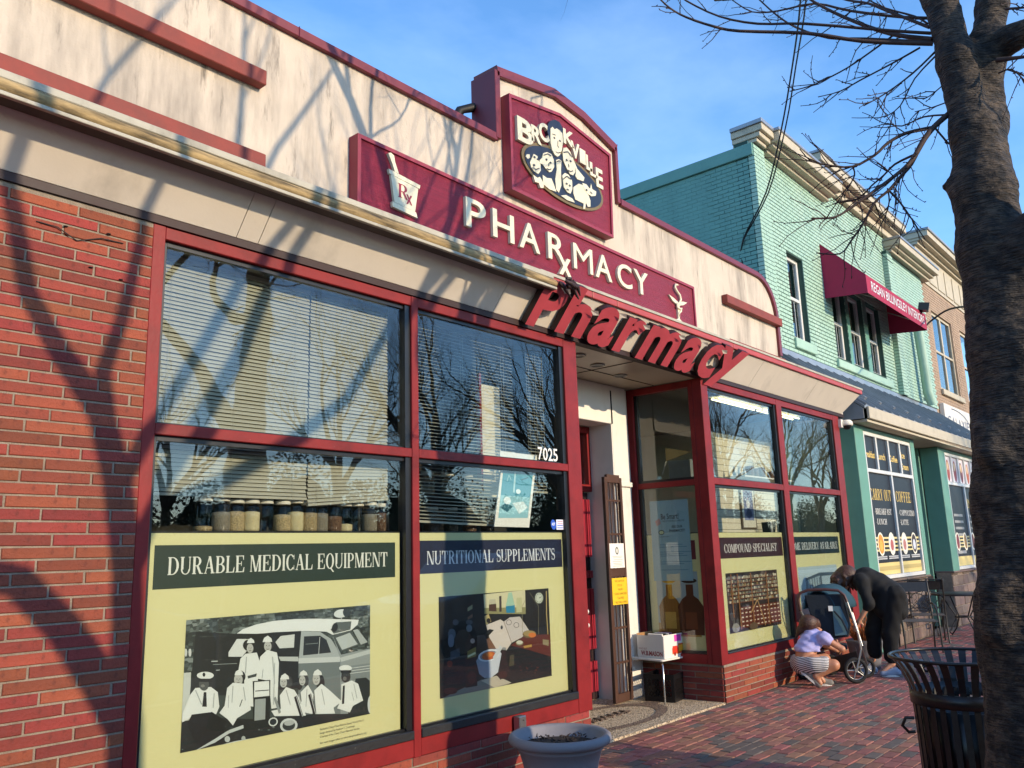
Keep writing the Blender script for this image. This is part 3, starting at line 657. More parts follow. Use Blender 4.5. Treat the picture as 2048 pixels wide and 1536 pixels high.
# ------------------------------------------------------------------ family logo board
lg = empty('logo_sign', (7, .79, 5.25), 'maroon gabled sign with a cartoon family in an oval under the name BROOKVILLE', 'sign')
board(lg, [(6.09, 5.265), (7.93, 5.245), (7.97, 6.335), (6.98, 6.475), (6.09, 6.345)], YS, YW-.001)
def zl(x, y): p = aty(980+x*.2213, 160+y*.2213, YS-.02); return (p.x, p.z)
for ch, a, b, t, d in (('B', 245, 395, 315, 610), ('R', 372, 470, 395, 595), ('O', 440, 552, 362, 588), ('K', 660, 765, 430, 622), ('V', 728, 815, 540, 732), ('I', 808, 868, 612, 772), ('L', 866, 925, 668, 832), ('L', 902, 972, 735, 892), ('E', 955, 1025, 785, 992)):
    p, q = zl(a, t), zl(b, d); letter3d(ch, lg, [M['cream'], M['cream']], p[0], q[0], q[1], p[1], YS-.02, .036, bold=.03)
def shape(name, pts, mt, y0, y1): return G().prism(pts, 'y', y0, y1).build(name, mt, lg)
def ellp(cx, cz, rx, rz, n=28, rot=0): c, s = math.cos(R(rot)), math.sin(R(rot)); return [(cx+rx*math.cos(t)*c-rz*math.sin(t)*s, cz+rx*math.cos(t)*s+rz*math.sin(t)*c) for t in np.linspace(0, 2*math.pi, n, endpoint=False)]
shape('oval_rim', ellp(7.0, 5.695, .745, .300, 40, -2), M['gold'], YS-.004, YS+.016); shape('oval', ellp(7.0, 5.695, .70, .265, 40, -2), M['navy'], YS-.010, YS+.015)
def zs(pts):
    cx = sum(p[0] for p in pts)/len(pts); cy = sum(p[1] for p in pts)/len(pts); return [zl(cx+(p[0]-cx)*.93, cy+(p[1]-cy)*.93) for p in pts]
figs = [('hair', [(512, 470), (515, 400), (540, 362), (585, 352), (630, 375), (655, 420), (664, 520), (650, 560), (540, 560)], 'navy', 3.6),
    ('father_face', [(540, 430), (560, 415), (580, 440), (600, 430), (630, 450), (655, 480), (662, 560), (650, 640), (630, 690), (610, 705), (585, 690), (556, 640), (540, 560)], 'cream', 4.2),
    ('father_shirt', [(598, 712), (625, 705), (650, 722), (645, 800), (650, 960), (625, 1030), (600, 1000), (590, 900), (605, 800)], 'cream', 2.2),
    ('boy_face', [(468, 700), (480, 655), (515, 645), (560, 665), (582, 720), (585, 790), (560, 835), (540, 840), (500, 800), (470, 760), (440, 750), (445, 725)], 'cream', 3.0),
    ('boy_shirt', [(475, 850), (515, 880), (560, 885), (590, 960), (608, 1015), (540, 990), (480, 940)], 'cream', 2.0),
    ('mother_face', [(652, 650), (660, 605), (690, 600), (725, 640), (745, 690), (770, 760), (775, 840), (755, 872), (725, 860), (690, 800), (660, 730)], 'cream', 3.4),
    ('mother_hair', [(745, 690), (790, 800), (860, 885), (850, 920), (790, 900), (772, 870), (778, 820)], 'cream', 2.4),
    ('girl_face', [(650, 860), (675, 832), (710, 850), (745, 910), (748, 990), (730, 1035), (700, 1020), (665, 970)], 'cream', 3.0),
    ('girl_dress', [(640, 1040), (690, 1035), (750, 1070), (775, 1110), (700, 1085)], 'cream', 1.8),
    ('dog_body', [(750, 960), (800, 925), (870, 950), (890, 1020), (915, 1090), (915, 1150), (890, 1150), (870, 1110), (865, 1170), (845, 1170), (850, 1120), (770, 1080), (750, 1020)], 'cream', 2.2),
    ('dog_head', [(830, 925), (870, 940), (905, 985), (915, 930), (925, 985), (965, 1010), (960, 1050), (920, 1055), (880, 1030), (850, 990)], 'cream', 3.0),
    ('child_face', [(360, 740), (395, 660), (430, 680), (440, 720), (460, 760), (465, 820), (440, 855), (400, 830), (370, 790)], 'cream', 2.6),
    ('child_arm', [(390, 850), (430, 880), (455, 870), (495, 940), (490, 980), (460, 975), (445, 930), (410, 920)], 'cream', 1.9), ('ear', [(325, 690), (335, 668), (362, 670), (365, 700), (345, 715)], 'cream', 2.1)]
for nm, pts, mt, lay in figs: shape(nm, zs(pts), M[mt], YS-.008-.004*lay, YS+.014)
pr = Print((0, YS-.026, 0), (1, 0, 0), (0, 0, 1), (0, -1, 0))
def mk(p, r, c='#23242c'): q = zl(*p); pr.ell(q[0], q[1], r*1.5, r*1.1, c, 10)
def ln(pts, w=.011, c='#23242c'): pr.line([zl(*p) for p in pts], w, c)
for e in ((578, 525), (628, 552)): mk(e, .012)
ln([(560, 490), (590, 500)]); ln([(610, 550), (608, 600), (620, 612)]); ln([(590, 650), (610, 662), (635, 655)])
for e in ((508, 720), (545, 748), (690, 725), (725, 735), (690, 938), (718, 955), (400, 698), (432, 715), (870, 995), (395, 770)): mk(e, .011)
for l in (((530, 750), (528, 780)), ((510, 800), (530, 812), (550, 805)), ((705, 760), (710, 790)), ((700, 815), (725, 830), (745, 822)), ((690, 985), (710, 998)), ((600, 740), (618, 730), (636, 738)), ((485, 680), (520, 668), (550, 690)), ((660, 655), (700, 650), (740, 700)), ((655, 900), (690, 870), (730, 900)), ((900, 1010), (920, 1030)), ((380, 790), (410, 810), (440, 800))): ln(l)
pr.build('painted_lines', lg, kind='stuff')

# ------------------------------------------------------------------ big red channel letters on the fascia
cl = empty('channel_letter_sign', (7, -.3, 3.4), 'row of battered red slanting channel letters spelling Pharmacy on the fascia', 'sign')
SD, SN = Vector((0, -.643, .766)), Vector((0, -.766, -.643)); S0 = Vector((0, -.022, 3.55))
def on_fascia(x, s_, d): return Vector((x, 0, 0))+S0+SD*s_+SN*d
def fascia_letter(ch, x0, x1, s0, s1, dep=.062, face=.075, bold=.034):
    V, F, a = bfont(ch, bold, 0.0, 1.0, 0.5, 0.0); g = G()
    g.v = [tuple(on_fascia(x0+(x1-x0)*p_[0], s0+(s1-s0)*p_[1], face-dep*(.5-p_[2]))) for p_ in V]
    for f in F: g.f.append(list(f)); g.m.append(0 if min(V[i][2] for i in f) > .49 else 1); g.s.append(False)
    return bevel(g.build('letter', [M['letter_red'], M['letter_side']], cl), .007, 2)
for ch, a, b, z0, z1 in (('P', 5.24, 5.58, .0, .43), ('h', 5.63, 6.01, .01, .465), ('a', 6.08, 6.45, -.01, .385), ('r', 6.53, 6.88, -.01, .36), ('m', 6.95, 7.58, -.02, .365), ('a', 7.66, 8.03, -.03, .38), ('c', 8.12, 8.48, -.03, .395), ('y', 8.42, 9.02, -.10, .41)):
    fascia_letter(ch, a, b, z0, z1)
for x, z in ((6.0, .30), (6.40, .36), (6.84, .33), (7.50, .35), (7.98, .36), (8.44, .35), (5.5, .40)):
    G().add([on_fascia(x-.10, z, .106), on_fascia(x-.02, z+.02, .125), on_fascia(x+.04, z-.02, .112), on_fascia(x-.03, z-.035, .107)], [(0, 1, 2, 3)]).build('peeled_flake', M['peel'], cl)

# ------------------------------------------------------------------ window posters
YP = 0.062
CREAM = '#d9d29b'
def sheet(label, x0, x1, z0, z1, Y=YP):
    t = empty('window_poster', ((x0+x1)/2, Y, z0), label, 'poster')
    box('backing', M['paper'], x0, x1, Y+.002, Y+.006, z0, z1, t)
    p = Print((0, Y, 0), (1, 0, 0), (0, 0, 1), (0, -1, 0)); p.rect(x0, x1, z0, z1, CREAM); return t, p
# DURABLE MEDICAL EQUIPMENT
t, p = sheet('cream poster headed DURABLE MEDICAL EQUIPMENT with a black-and-white ambulance photograph', 2.145, 3.955, .48, 1.775)
p.rect(2.205, 3.915, 1.476, 1.71, '#1d3128'); p.serif('DURABLE MEDICAL EQUIPMENT', 2.285, 3.845, 1.55, 1.645, '#e4e3d8')
p.build('printed_sheet', t)
p = Print((0, YP-.0015, 0), (1, 0, 0), (0, 0, 1), (0, -1, 0), .00002)
def zp(x, y): q = aty(340+x*.20833, 1180+y*.20833, YP); return (q.x, q.z)
PX0, PX1, PZ0, PZ1 = 2.405, 3.695, .622, 1.305; p.clip = (PX0, PX1, PZ0, PZ1)
def Z(pts, c): p.poly([zp(*q) for q in pts], c)
def E_(x, y, rx, ry, c, rot=0):
    p.poly([zp(x+rx*math.cos(a)*math.cos(R(rot))-ry*math.sin(a)*math.sin(R(rot)), y+rx*math.cos(a)*math.sin(R(rot))+ry*math.sin(a)*math.cos(R(rot))) for a in np.linspace(0, 2*math.pi, 16, endpoint=False)], c)
def LN(pts, w, c): p.line([zp(*q) for q in pts], w, c)
p.rect(PX0, PX1, PZ0, PZ1, '#39423f'); r4 = random.Random(5)
p.k += 1; nx_, nz_ = 64, 30
jit = {}
for i in range(nx_+1):
    for j in range(nz_+1): jit[i, j] = (PX0+(PX1-PX0)*(i+(r4.uniform(-.35, .35) if 0 < i < nx_ else 0))/nx_, PZ1-(PZ1-PZ0)*.5*(j+(r4.uniform(-.35, .35) if j else 0))/nz_)
for i in range(nx_):
    for j in range(nz_):
        dk = 1 if (i//7+j//6) % 3 else 0
        p.poly([jit[i, j+1], jit[i+1, j+1], jit[i+1, j], jit[i, j]], r4.choice(['#2a3230', '#38413e', '#222927', '#2d3532', '#4c5653'] if dk else ['#4c5653', '#66706c', '#7f8884', '#57605c', '#38413e']), True)
Z([(100, 800), (200, 790), (190, 1250), (95, 1260)], '#c3c7c0')
for x in (150, 190, 330, 430, 470, 510): E_(x, 600, 14, 40, '#c8cbc6'); E_(x, 555, 9, 10, '#3a3f3d')
Z([(640, 418), (700, 375), (830, 330), (1000, 296), (1200, 279), (1400, 275), (1600, 280), (1810, 285), (1800, 330), (1740, 385), (1560, 430), (1500, 400), (1300, 392), (1000, 405), (820, 425)], '#dfe2de')
Z([(640, 418), (830, 420), (1260, 392), (1240, 940), (660, 1000), (500, 660)], '#161a1a'); Z([(560, 640), (560, 560), (640, 470), (760, 460), (790, 520), (690, 640)], '#d5d8d3')
Z([(1010, 500), (1060, 442), (1195, 425), (1188, 552), (1050, 560)], '#cdd1cc'); Z([(1040, 640), (1230, 640), (1230, 685), (1060, 680)], '#b9beb9')
Z([(1258, 394), (1440, 402), (1545, 470), (1600, 560), (1632, 650), (1630, 700), (1232, 700)], '#a5acaa'); Z([(1232, 700), (1630, 690), (1640, 1200), (1228, 1200)], '#6c7574'); Z([(1232, 655), (1630, 640), (1630, 690), (1232, 705)], '#c2c7c4')
Z([(1560, 440), (1640, 620), (1925, 560), (1925, 1190), (1635, 1190), (1632, 650)], '#8e9695'); Z([(1630, 650), (1925, 570), (1925, 610), (1640, 690)], '#b8bebb'); Z([(1640, 740), (1925, 700), (1925, 850), (1640, 880)], '#7c8483')
Z([(1285, 445), (1440, 438), (1500, 478), (1545, 600), (1275, 628)], '#20262a'); LN([(1437, 450), (1425, 620)], .004, '#c5cac7'); LN([(1300, 520), (1420, 510)], .004, '#77807e')
Z([(1562, 442), (1735, 388), (1822, 525), (1640, 592)], '#4a5250'); Z([(1590, 460), (1725, 410), (1800, 520), (1650, 575)], '#b4bbb8'); Z([(1755, 385), (1800, 375), (1895, 500), (1830, 525)], '#a9b0ad')
Z([(1540, 380), (1590, 310), (1740, 300), (1730, 380), (1570, 420)], '#59615f'); E_(1580, 360, 28, 45, '#15191a', 15); E_(1640, 225, 70, 40, '#d3d8d5', -10); E_(1690, 218, 32, 42, '#30383a', -10); LN([(1640, 260), (1650, 310)], .006, '#c9cecb')
Z([(1780, 850), (1880, 840), (1925, 870), (1930, 1190), (1700, 1215)], '#23292b'); E_(1925, 1100, 30, 90, '#c9cecb')
for y in (760, 785, 810): LN([(1700, y-5), (1925, y-35)], .003, '#d3d7d4')
Z([(245, 400), (800, 430), (800, 470), (640, 470), (520, 660), (300, 672), (290, 455), (600, 437), (270, 440)], '#191d1e'); Z([(245, 400), (292, 455), (300, 672), (660, 662), (660, 1010), (188, 1010)], '#1c2122'); LN([(410, 715), (640, 705)], .003, '#8f9794'); LN([(395, 685), (455, 683)], .006, '#b5bbb8'); LN([(440, 770), (475, 768)], .004, '#b5bbb8')
Z([(95, 1600), (110, 1260), (500, 1230), (800, 1240), (1370, 1190), (1600, 1190), (1930, 1180), (1930, 1300), (700, 1600)], '#191d1d')
for i in range(60):
    x = r4.uniform(100, 1350); y = r4.uniform(1280, 1560); E_(x, y, r4.uniform(6, 18), r4.uniform(3, 8), r4.choice(['#2b3130', '#0f1212', '#3f4746', '#6d7573']), r4.uniform(-30, 30))
WH, FA, HA = '#dde0db', '#b4b5ae', '#1b1c1c'
def cap(x, y, s=1): Z([(x-45*s, y+25*s), (x-30*s, y-15*s), (x+5*s, y-38*s), (x+40*s, y-10*s), (x+48*s, y+22*s)], WH)
E_(750, 530, 52, 55, HA); E_(765, 560, 32, 46, FA); cap(770, 490, .8); Z([(655, 760), (672, 660), (720, 612), (830, 600), (862, 700), (845, 830), (800, 1120), (720, 1110), (705, 800)], WH); Z([(740, 825), (830, 800), (825, 830), (745, 850)], '#3b4140')
E_(945, 520, 50, 55, '#2c2d2c'); E_(935, 540, 36, 50, FA); cap(930, 475, 1); Z([(830, 850), (862, 640), (930, 575), (1022, 600), (1042, 700), (1026, 1130), (970, 1140), (945, 870)], WH); LN([(890, 760), (880, 850)], .004, '#8a908c')
def FC(x, y, s=1.0):
    E_(x-13*s, y-8*s, 5*s, 4*s, '#33332f'); E_(x+13*s, y-8*s, 5*s, 4*s, '#33332f'); LN([(x-12*s, y+24*s), (x, y+28*s), (x+12*s, y+23*s)], .0035, '#5b4f4a'); LN([(x+2*s, y-4*s), (x+1*s, y+10*s)], .0025, '#7f7f78')
FC(765, 562, .8); FC(935, 542)
Z([(790, 875), (960, 862), (955, 1250), (800, 1255)], '#141718'); Z([(806, 884), (948, 872), (950, 1015), (803, 1030)], '#dfe2dd'); Z([(812, 1050), (915, 1040), (910, 1240), (806, 1255)], '#9aa19e'); LN([(815, 970), (945, 960)], .005, '#1d2020')
Z([(190, 1005), (240, 940), (390, 930), (455, 980), (470, 1120), (440, 1190), (250, 1200), (112, 1270), (115, 1180)], WH); E_(322, 905, 48, 62, '#4b4e4c'); E_(335, 820, 82, 36, WH); Z([(265, 850), (410, 850), (390, 885), (280, 880)], '#15181a'); E_(322, 812, 14, 20, '#23282a'); Z([(320, 980), (345, 980), (350, 1120), (305, 1120)], '#17191b'); Z([(165, 1280), (205, 1195), (400, 1170), (530, 1255), (500, 1480), (255, 1490)], '#0d0f10')
E_(670, 830, 52, 58, HA); E_(652, 860, 42, 58, FA); cap(655, 795, .9); Z([(520, 1110), (545, 940), (600, 890), (720, 900), (758, 1000), (772, 1150), (640, 1230), (600, 1300), (550, 1240), (470, 1180)], WH); LN([(560, 1010), (555, 1130)], .004, '#9ba19d'); LN([(690, 1050), (665, 1120)], .006, '#444a48')
E_(1130, 885, 42, 62, '#3a3b3a'); E_(1085, 885, 34, 52, FA); cap(1095, 835, .95); Z([(1050, 1010), (1110, 930), (1190, 960), (1262, 1080), (1300, 1205), (1000, 1210), (968, 1160), (1060, 1140)], WH)
E_(1240, 900, 30, 60, HA); E_(1300, 870, 28, 55, '#3a3b3a'); E_(1266, 868, 30, 48, FA); cap(1275, 800, .85); Z([(1250, 980), (1320, 910), (1372, 1000), (1362, 1190), (1270, 1170)], WH)
E_(1440, 890, 40, 80, HA); E_(1400, 855, 36, 58, FA); cap(1410, 795, .95); Z([(1380, 965), (1450, 900), (1525, 960), (1645, 1070), (1565, 1130), (1580, 1185), (1400, 1190)], WH)
E_(1685, 830, 44, 60, '#2a2c2b'); E_(1680, 750, 62, 30, WH); Z([(1630, 770), (1740, 768), (1730, 795), (1640, 795)], '#1a1d1e'); Z([(1640, 905), (1740, 868), (1802, 900), (1850, 1060), (1752, 1112), (1722, 1175), (1600, 1135), (1640, 1050)], WH); Z([(1655, 920), (1675, 915), (1668, 1090), (1645, 1095)], '#1a1d1f'); LN([(1740, 980), (1760, 1060)], .004, '#9aa09c')
for fx_, fy_ in ((652, 862), (1085, 887), (1266, 870), (1400, 857)): FC(fx_, fy_)
E_(310, 920, 20, 14, '#7a7c78'); E_(1672, 850, 18, 20, '#6a6c69')
for l_ in (((240, 960), (300, 1100)), ((420, 990), (410, 1130)), ((600, 920), (590, 1080)), ((700, 930), (720, 1060)), ((730, 640), (720, 800)), ((980, 640), (1000, 900)), ((1000, 700), (990, 1100)), ((1110, 960), (1150, 1100)), ((1310, 950), (1300, 1120)), ((1450, 950), (1480, 1100)), ((1760, 900), (1790, 1040)), ((1230, 1000), (1250, 1090))): LN(l_, .006, '#a9aeaa')
for a, b in (((1200, 1020), (1260, 1215)), ((1335, 1000), (1385, 1190))): LN([a, b], .022, '#15181a'); LN([(a[0]+8, a[1]), (b[0]+8, b[1])], .004, '#c0c5c2')
LN([(1000, 1030), (1050, 1180)], .016, '#8a918e'); LN([(250, 1560), (420, 1450), (560, 1360), (700, 1310)], .018, '#bfc5c2'); E_(985, 1265, 46, 42, '#cdd2cf', -30); E_(985, 1265, 34, 30, '#20262a', -30); E_(1135, 1300, 85, 70, '#c5cac7', -10); E_(1135, 1300, 62, 48, '#2a302f', -10); E_(1140, 1275, 50, 26, '#aab0ad', -10)
Z([(480, 1510), (620, 1450), (830, 1420), (830, 1450), (600, 1530)], '#cfd4d0'); E_(545, 1430, 26, 30, '#b9bfbb'); E_(700, 1425, 20, 25, '#aab0ac')
p.clip = None
p.build('printed_photograph', t)
p = Print((0, YP-.0025, 0), (1, 0, 0), (0, 0, 1), (0, -1, 0), .00002)
for i, (s, w_) in enumerate((('Bethesda-Chevy Chase Rescue Squad, World War II', .335), ('Image donated by Andrew T. Cummings', .265), ('Courtesy of the Chevy Chase Historical Society', .305), ('See more images online at www.chevychasehistory.org', .36))):
    z = .598-(.0215*i+(.014 if i == 3 else 0)); x = aty(640, 1462, YP).x; p.text(s, x, x+w_, z-.016, z, '#6c6a52')
p.build('printed_caption', t)
# NUTRITIONAL SUPPLEMENTS
t, p = sheet('cream poster headed NUTRITIONAL SUPPLEMENTS with a still life of mortar and bottles', 4.092, 5.835, .48, 1.775)
p.rect(4.092, 5.80, 1.487, 1.72, '#151a3a'); p.serif('NUTRITIONAL SUPPLEMENTS', 4.215, 5.70, 1.55, 1.645, '#dcdde2'); p.build('printed_sheet', t)
p = Print((0, YP-.0015, 0), (1, 0, 0), (0, 0, 1), (0, -1, 0), .00002)
def zp(x, y): q = aty(860+x*.16928, 1160+y*.16928, YP); return (q.x, q.z)
PX0, PX1, PZ0, PZ1 = 4.325, 5.595, .625, 1.32; p.clip = (PX0, PX1, PZ0, PZ1); p.rect(PX0, PX1, PZ0, PZ1, '#120f0e')
Z([(630, 170), (1122, 118), (1128, 402), (800, 382), (640, 330)], '#cfc8a3'); Z([(640, 330), (1128, 320), (1128, 402), (640, 400)], '#8f8a5e')
Z([(695, 290), (780, 280), (785, 372), (695, 368)], '#4a2f22'); Z([(700, 230), (770, 225), (780, 280), (695, 290)], '#b9b49a'); Z([(815, 190), (842, 188), (845, 375), (818, 375)], '#3b2f2f'); Z([(925, 150), (965, 145), (1000, 300), (893, 312)], '#9fc0a8'); Z([(893, 312), (1000, 298), (1000, 388), (900, 388)], '#1f7ea3'); Z([(1020, 210), (1080, 205), (1090, 380), (1018, 385)], '#bdbb90')
Z([(640, 430), (690, 400), (722, 490), (660, 530)], '#b9a56f'); E_(690, 480, 24, 30, '#1d1512')
Z([(660, 532), (830, 465), (870, 492), (962, 742), (900, 832), (780, 812), (700, 680)], '#cfc4bb'); Z([(870, 492), (940, 442), (1060, 432), (1172, 600), (1080, 680), (962, 742)], '#c3bab4'); Z([(660, 700), (700, 680), (780, 812), (690, 810)], '#77503a'); LN([(870, 492), (962, 742)], .006, '#8d7a6a')
for x, y in ((930, 500), (1018, 532)): E_(x, y, 33, 33, '#5a4f52'); E_(x, y, 27, 27, '#c6bdb7')
E_(845, 560, 14, 24, '#3a3a42'); Z([(640, 620), (700, 580), (755, 590), (690, 660)], '#0d0c0d')
E_(1287, 213, 54, 70, '#5b5f54'); E_(1287, 213, 46, 62, '#c3c8b6')
for a in range(0, 360, 30): E_(1287+36*math.cos(R(a)), 213+48*math.sin(R(a)), 4, 6, '#3f433c')
LN([(1287, 213), (1310, 200)], .005, '#30332c'); LN([(1175, 150), (1280, 310), (1280, 640)], .006, '#6a6450'); LN([(1372, 130), (1375, 400), (1395, 700)], .012, '#b09a63'); LN([(1120, 240), (1085, 320), (1090, 620)], .005, '#8c8468')
Z([(950, 772), (1130, 650), (1420, 640), (1428, 905), (1180, 830)], '#5e2418'); E_(1172, 640, 82, 46, '#6f5a34'); E_(1172, 632, 72, 34, '#9a8350'); E_(1205, 650, 44, 28, '#cf6f22'); E_(1055, 742, 45, 32, '#8a8064'); E_(1055, 736, 36, 22, '#c9c7b6'); Z([(1330, 700), (1400, 710), (1400, 780), (1330, 760)], '#8f8160')
Z([(1100, 780), (1200, 760), (1200, 790), (1110, 805)], '#b08a3e')
Z([(133, 1415), (360, 1290), (600, 1180), (780, 1130), (960, 1212), (900, 1280)], '#7d7b72'); Z([(600, 1190), (780, 1130), (960, 1212), (760, 1270)], '#b8ae9c')
Z([(410, 760), (440, 680), (470, 640), (530, 672), (545, 760), (556, 1250), (420, 1275)], '#2c140c'); Z([(440, 842), (540, 790), (542, 900), (436, 932)], '#85703a'); LN([(445, 905), (535, 860)], .014, '#d7cda3'); E_(500, 720, 26, 30, '#a58e86'); E_(490, 1150, 50, 80, '#4d1d12')
E_(460, 570, 36, 44, '#6c6f76'); E_(460, 500, 40, 30, '#4b4e55'); E_(300, 500, 36, 36, '#4b4f58'); E_(255, 640, 46, 66, '#555a66'); E_(245, 720, 36, 80, '#6a7080'); Z([(170, 800), (340, 780), (360, 1290), (170, 1360)], '#1a1312'); Z([(238, 850), (345, 800), (350, 900), (238, 950)], '#3f4450'); E_(230, 990, 34, 36, '#7a2c16'); E_(240, 1310, 80, 40, '#4d1a10')
Z([(440, 330), (498, 290), (498, 340), (442, 372)], '#8d8a6a'); Z([(440, 440), (500, 400), (500, 440), (445, 470)], '#6d4f3f')
Z([(542, 955), (600, 862), (700, 815), (800, 812), (842, 870), (800, 1090), (722, 1152), (640, 1158), (578, 1110)], '#8e94a2'); Z([(690, 830), (800, 812), (842, 870), (800, 1090), (722, 1152), (690, 1155)], '#c2c6d0'); E_(692, 890, 130, 68, '#d5d8dd', -14); E_(692, 892, 108, 52, '#7e8088', -14); E_(690, 895, 82, 48, '#b9571f', -14); E_(700, 880, 40, 26, '#d07a34'); LN([(750, 930), (840, 785)], .034, '#c2c5c8')
Z([(850, 800), (895, 800), (890, 900), (940, 1080), (830, 1180), (790, 1130), (840, 940)], '#2a1512'); E_(872, 810, 24, 16, '#8d8f8d'); E_(860, 1120, 50, 50, '#3a1812'); Z([(940, 890), (990, 880), (990, 1010), (930, 1020)], '#4a4230')
for i in range(26): E_(r4.uniform(960, 1300), r4.uniform(980, 1110), r4.uniform(4, 16), r4.uniform(4, 12), r4.choice(['#3b1a14', '#53261c', '#241411']))
p.clip = None; p.build('printed_photograph', t)
# COMPOUND SPECIALIST
t, p = sheet('cream poster headed COMPOUND SPECIALIST with a picture of apothecary shelves', 8.562, 10.385, .51, 1.775)
p.rect(8.64, 10.37, 1.487, 1.72, '#3a1420'); p.serif('COMPOUND SPECIALIST', 8.79, 10.20, 1.55, 1.645, '#e3ddd6'); p.build('printed_sheet', t)
p = Print((0, YP-.0015, 0), (1, 0, 0), (0, 0, 1), (0, -1, 0), .00002); p.step = .00002; p.rect(8.765, 10.13, .675, 1.325, '#2b1a12')
for i in range(9):
    z = 1.27-i*.03 if i < 5 else 1.27-.03*5-(i-5)*.045
for row in range(7):
    z0 = 1.255-row*.043; p.rect(8.77, 10.12, z0-.006, z0, '#7a3f22')
    x = 8.78
    while x < 10.1:
        w_ = r4.uniform(.014, .03); p.rect(x, x+w_, z0, z0+r4.uniform(.018, .034), r4.choice(['#b9ad92', '#8d8672', '#d6ccb2', '#5b5040', '#9a7d52', '#6d6a60'])); x += w_+r4.uniform(.002, .012)
for row in range(5):
    z0 = .90-row*.047
    for k in range(11):
        x0 = 9.05+k*.097; p.rect(x0, x0+.09, z0, z0+.042, '#6b2f1b'); p.rect(x0+.02, x0+.068, z0+.016, z0+.028, '#d5cbb5')
for x0 in (8.86, 9.02, 9.36, 9.78): p.rect(x0, x0+.028, .70, 1.31, '#8a5a30')
for x, z in ((8.82, .86), (8.86, .80), (8.95, .78)): p.ell(x, z, .035, .05, '#46403a')
p.line([(9.3, .86), (9.5, 1.0), (9.62, .8), (9.66, .7)], .016, '#b08a5a'); p.ell(8.9, .73, .09, .05, '#8d8a84'); p.ell(9.35, .715, .11, .04, '#5f4a35'); p.build('printed_photograph', t)
# HOME DELIVERY AVAILABLE
t, p = sheet('cream poster headed HOME DELIVERY AVAILABLE behind the bending woman', 10.602, 12.395, .51, 1.775)
p.rect(10.602, 12.33, 1.487, 1.72, '#10242c'); p.serif('HOME DELIVERY AVAILABLE', 10.615, 12.28, 1.55, 1.645, '#dde0dc'); p.build('printed_sheet', t)
p = Print((0, YP-.0015, 0), (1, 0, 0), (0, 0, 1), (0, -1, 0), .0001); p.rect(10.78, 12.15, .68, 1.33, '#aebfc4')
p.rect(10.78, 12.15, .68, .86, '#8d9a9b'); p.poly([(11.0, 1.18), (11.5, 1.24), (12.02, 1.23), (12.03, .98), (11.0, .96)], '#3c4a50'); p.poly([(11.02, 1.15), (11.5, 1.20), (11.5, 1.0), (11.02, .99)], '#8fa3a9'); p.rect(11.56, 11.98, 1.02, 1.19, '#9fb2b7')
for i in range(6): p.rect(11.04+i*.085, 11.06+i*.085, .98, 1.18, '#2a363b')
for x in (11.2, 11.8): p.ell(x, .93, .09, .09, '#1f2427'); p.ell(x, .93, .04, .04, '#98a5a8')
p.build('printed_photograph', t)
# amber bottle poster in the return window, facing the entrance
t = empty('window_poster', (8.48, .55, .49), 'cream poster with amber stoppered bottles in the entrance side window', 'poster')
G().box(8.478, 8.482, .19, .872, .49, 1.775).build('backing', M['paper'], t)
p = Print((8.474, 0, 0), (0, -1, 0), (0, 0, 1), (-1, 0, 0)); U = lambda y: -y
p.rect(U(.872), U(.19), .49, 1.775, CREAM); p.rect(U(.78), U(.25), .66, 1.36, '#9fb0b6'); p.rect(U(.78), U(.25), .66, .80, '#b5863c')
for yc, s, c in ((.62, 1.0, '#8a5a17'), (.36, 1.15, '#56240f')):
    p.poly([(U(yc+.13*s), .68), (U(yc-.13*s), .68), (U(yc-.14*s), .98), (U(yc-.09*s), 1.06), (U(yc-.04*s), 1.10), (U(yc-.04*s), 1.22), (U(yc+.04*s), 1.22), (U(yc+.04*s), 1.10), (U(yc+.09*s), 1.06), (U(yc+.14*s), .98)], c)
    p.ell(U(yc), 1.26, .085*s, .028, '#2f150c' if s > 1 else '#c39a3a'); p.rect(U(yc+.07), U(yc-.07), .74, .92, '#7a3b1c' if s > 1 else '#caa04a')
p.rect(U(.40), U(.25), 1.49, 1.70, '#6e2430')
p.build('printed_sheet', t)
t = empty('notice_poster', (8.45, .6, 1.2), 'pale blue notice reading Be Smart! taped inside the entrance side window', 'poster')
p = Print((8.4675, 0, 0), (0, -1, 0), (0, 0, 1), (-1, 0, 0)); p.rect(U(.80), U(.30), 1.26, 2.16, '#8fb3c2')
p.text('Be Smart!', U(.66), U(.43), 1.945, 2.01, '#1d2a33', .01); p.text('CHECK YOUR BLOOD PRESSURE', U(.65), U(.36), 1.915, 1.935, '#2c3f4a'); p.text('ASK OUR', U(.53), U(.39), 1.845, 1.875, '#18242c', .02); p.text('PHARMACIST!', U(.56), U(.36), 1.80, 1.83, '#18242c', .02)
p.ell(U(.665), 1.80, .038, .028, '#33424a'); p.ell(U(.665), 1.80, .03, .02, '#b9c9a5'); p.line([(U(.70), 1.75), (U(.57), 1.75)], .004, '#2b3a44'); p.poly([(U(.74), 1.93), (U(.68), 1.96), (U(.665), 1.90), (U(.72), 1.87)], '#b98f92')
for i, z in enumerate((1.66, 1.635, 1.58, 1.557, 1.535, 1.47, 1.447, 1.38)): p.line([(U(.70), z), (U(.40-.05*(i % 3)), z)], .006, '#4a7f9c')
p.build('printed_sheet', t)
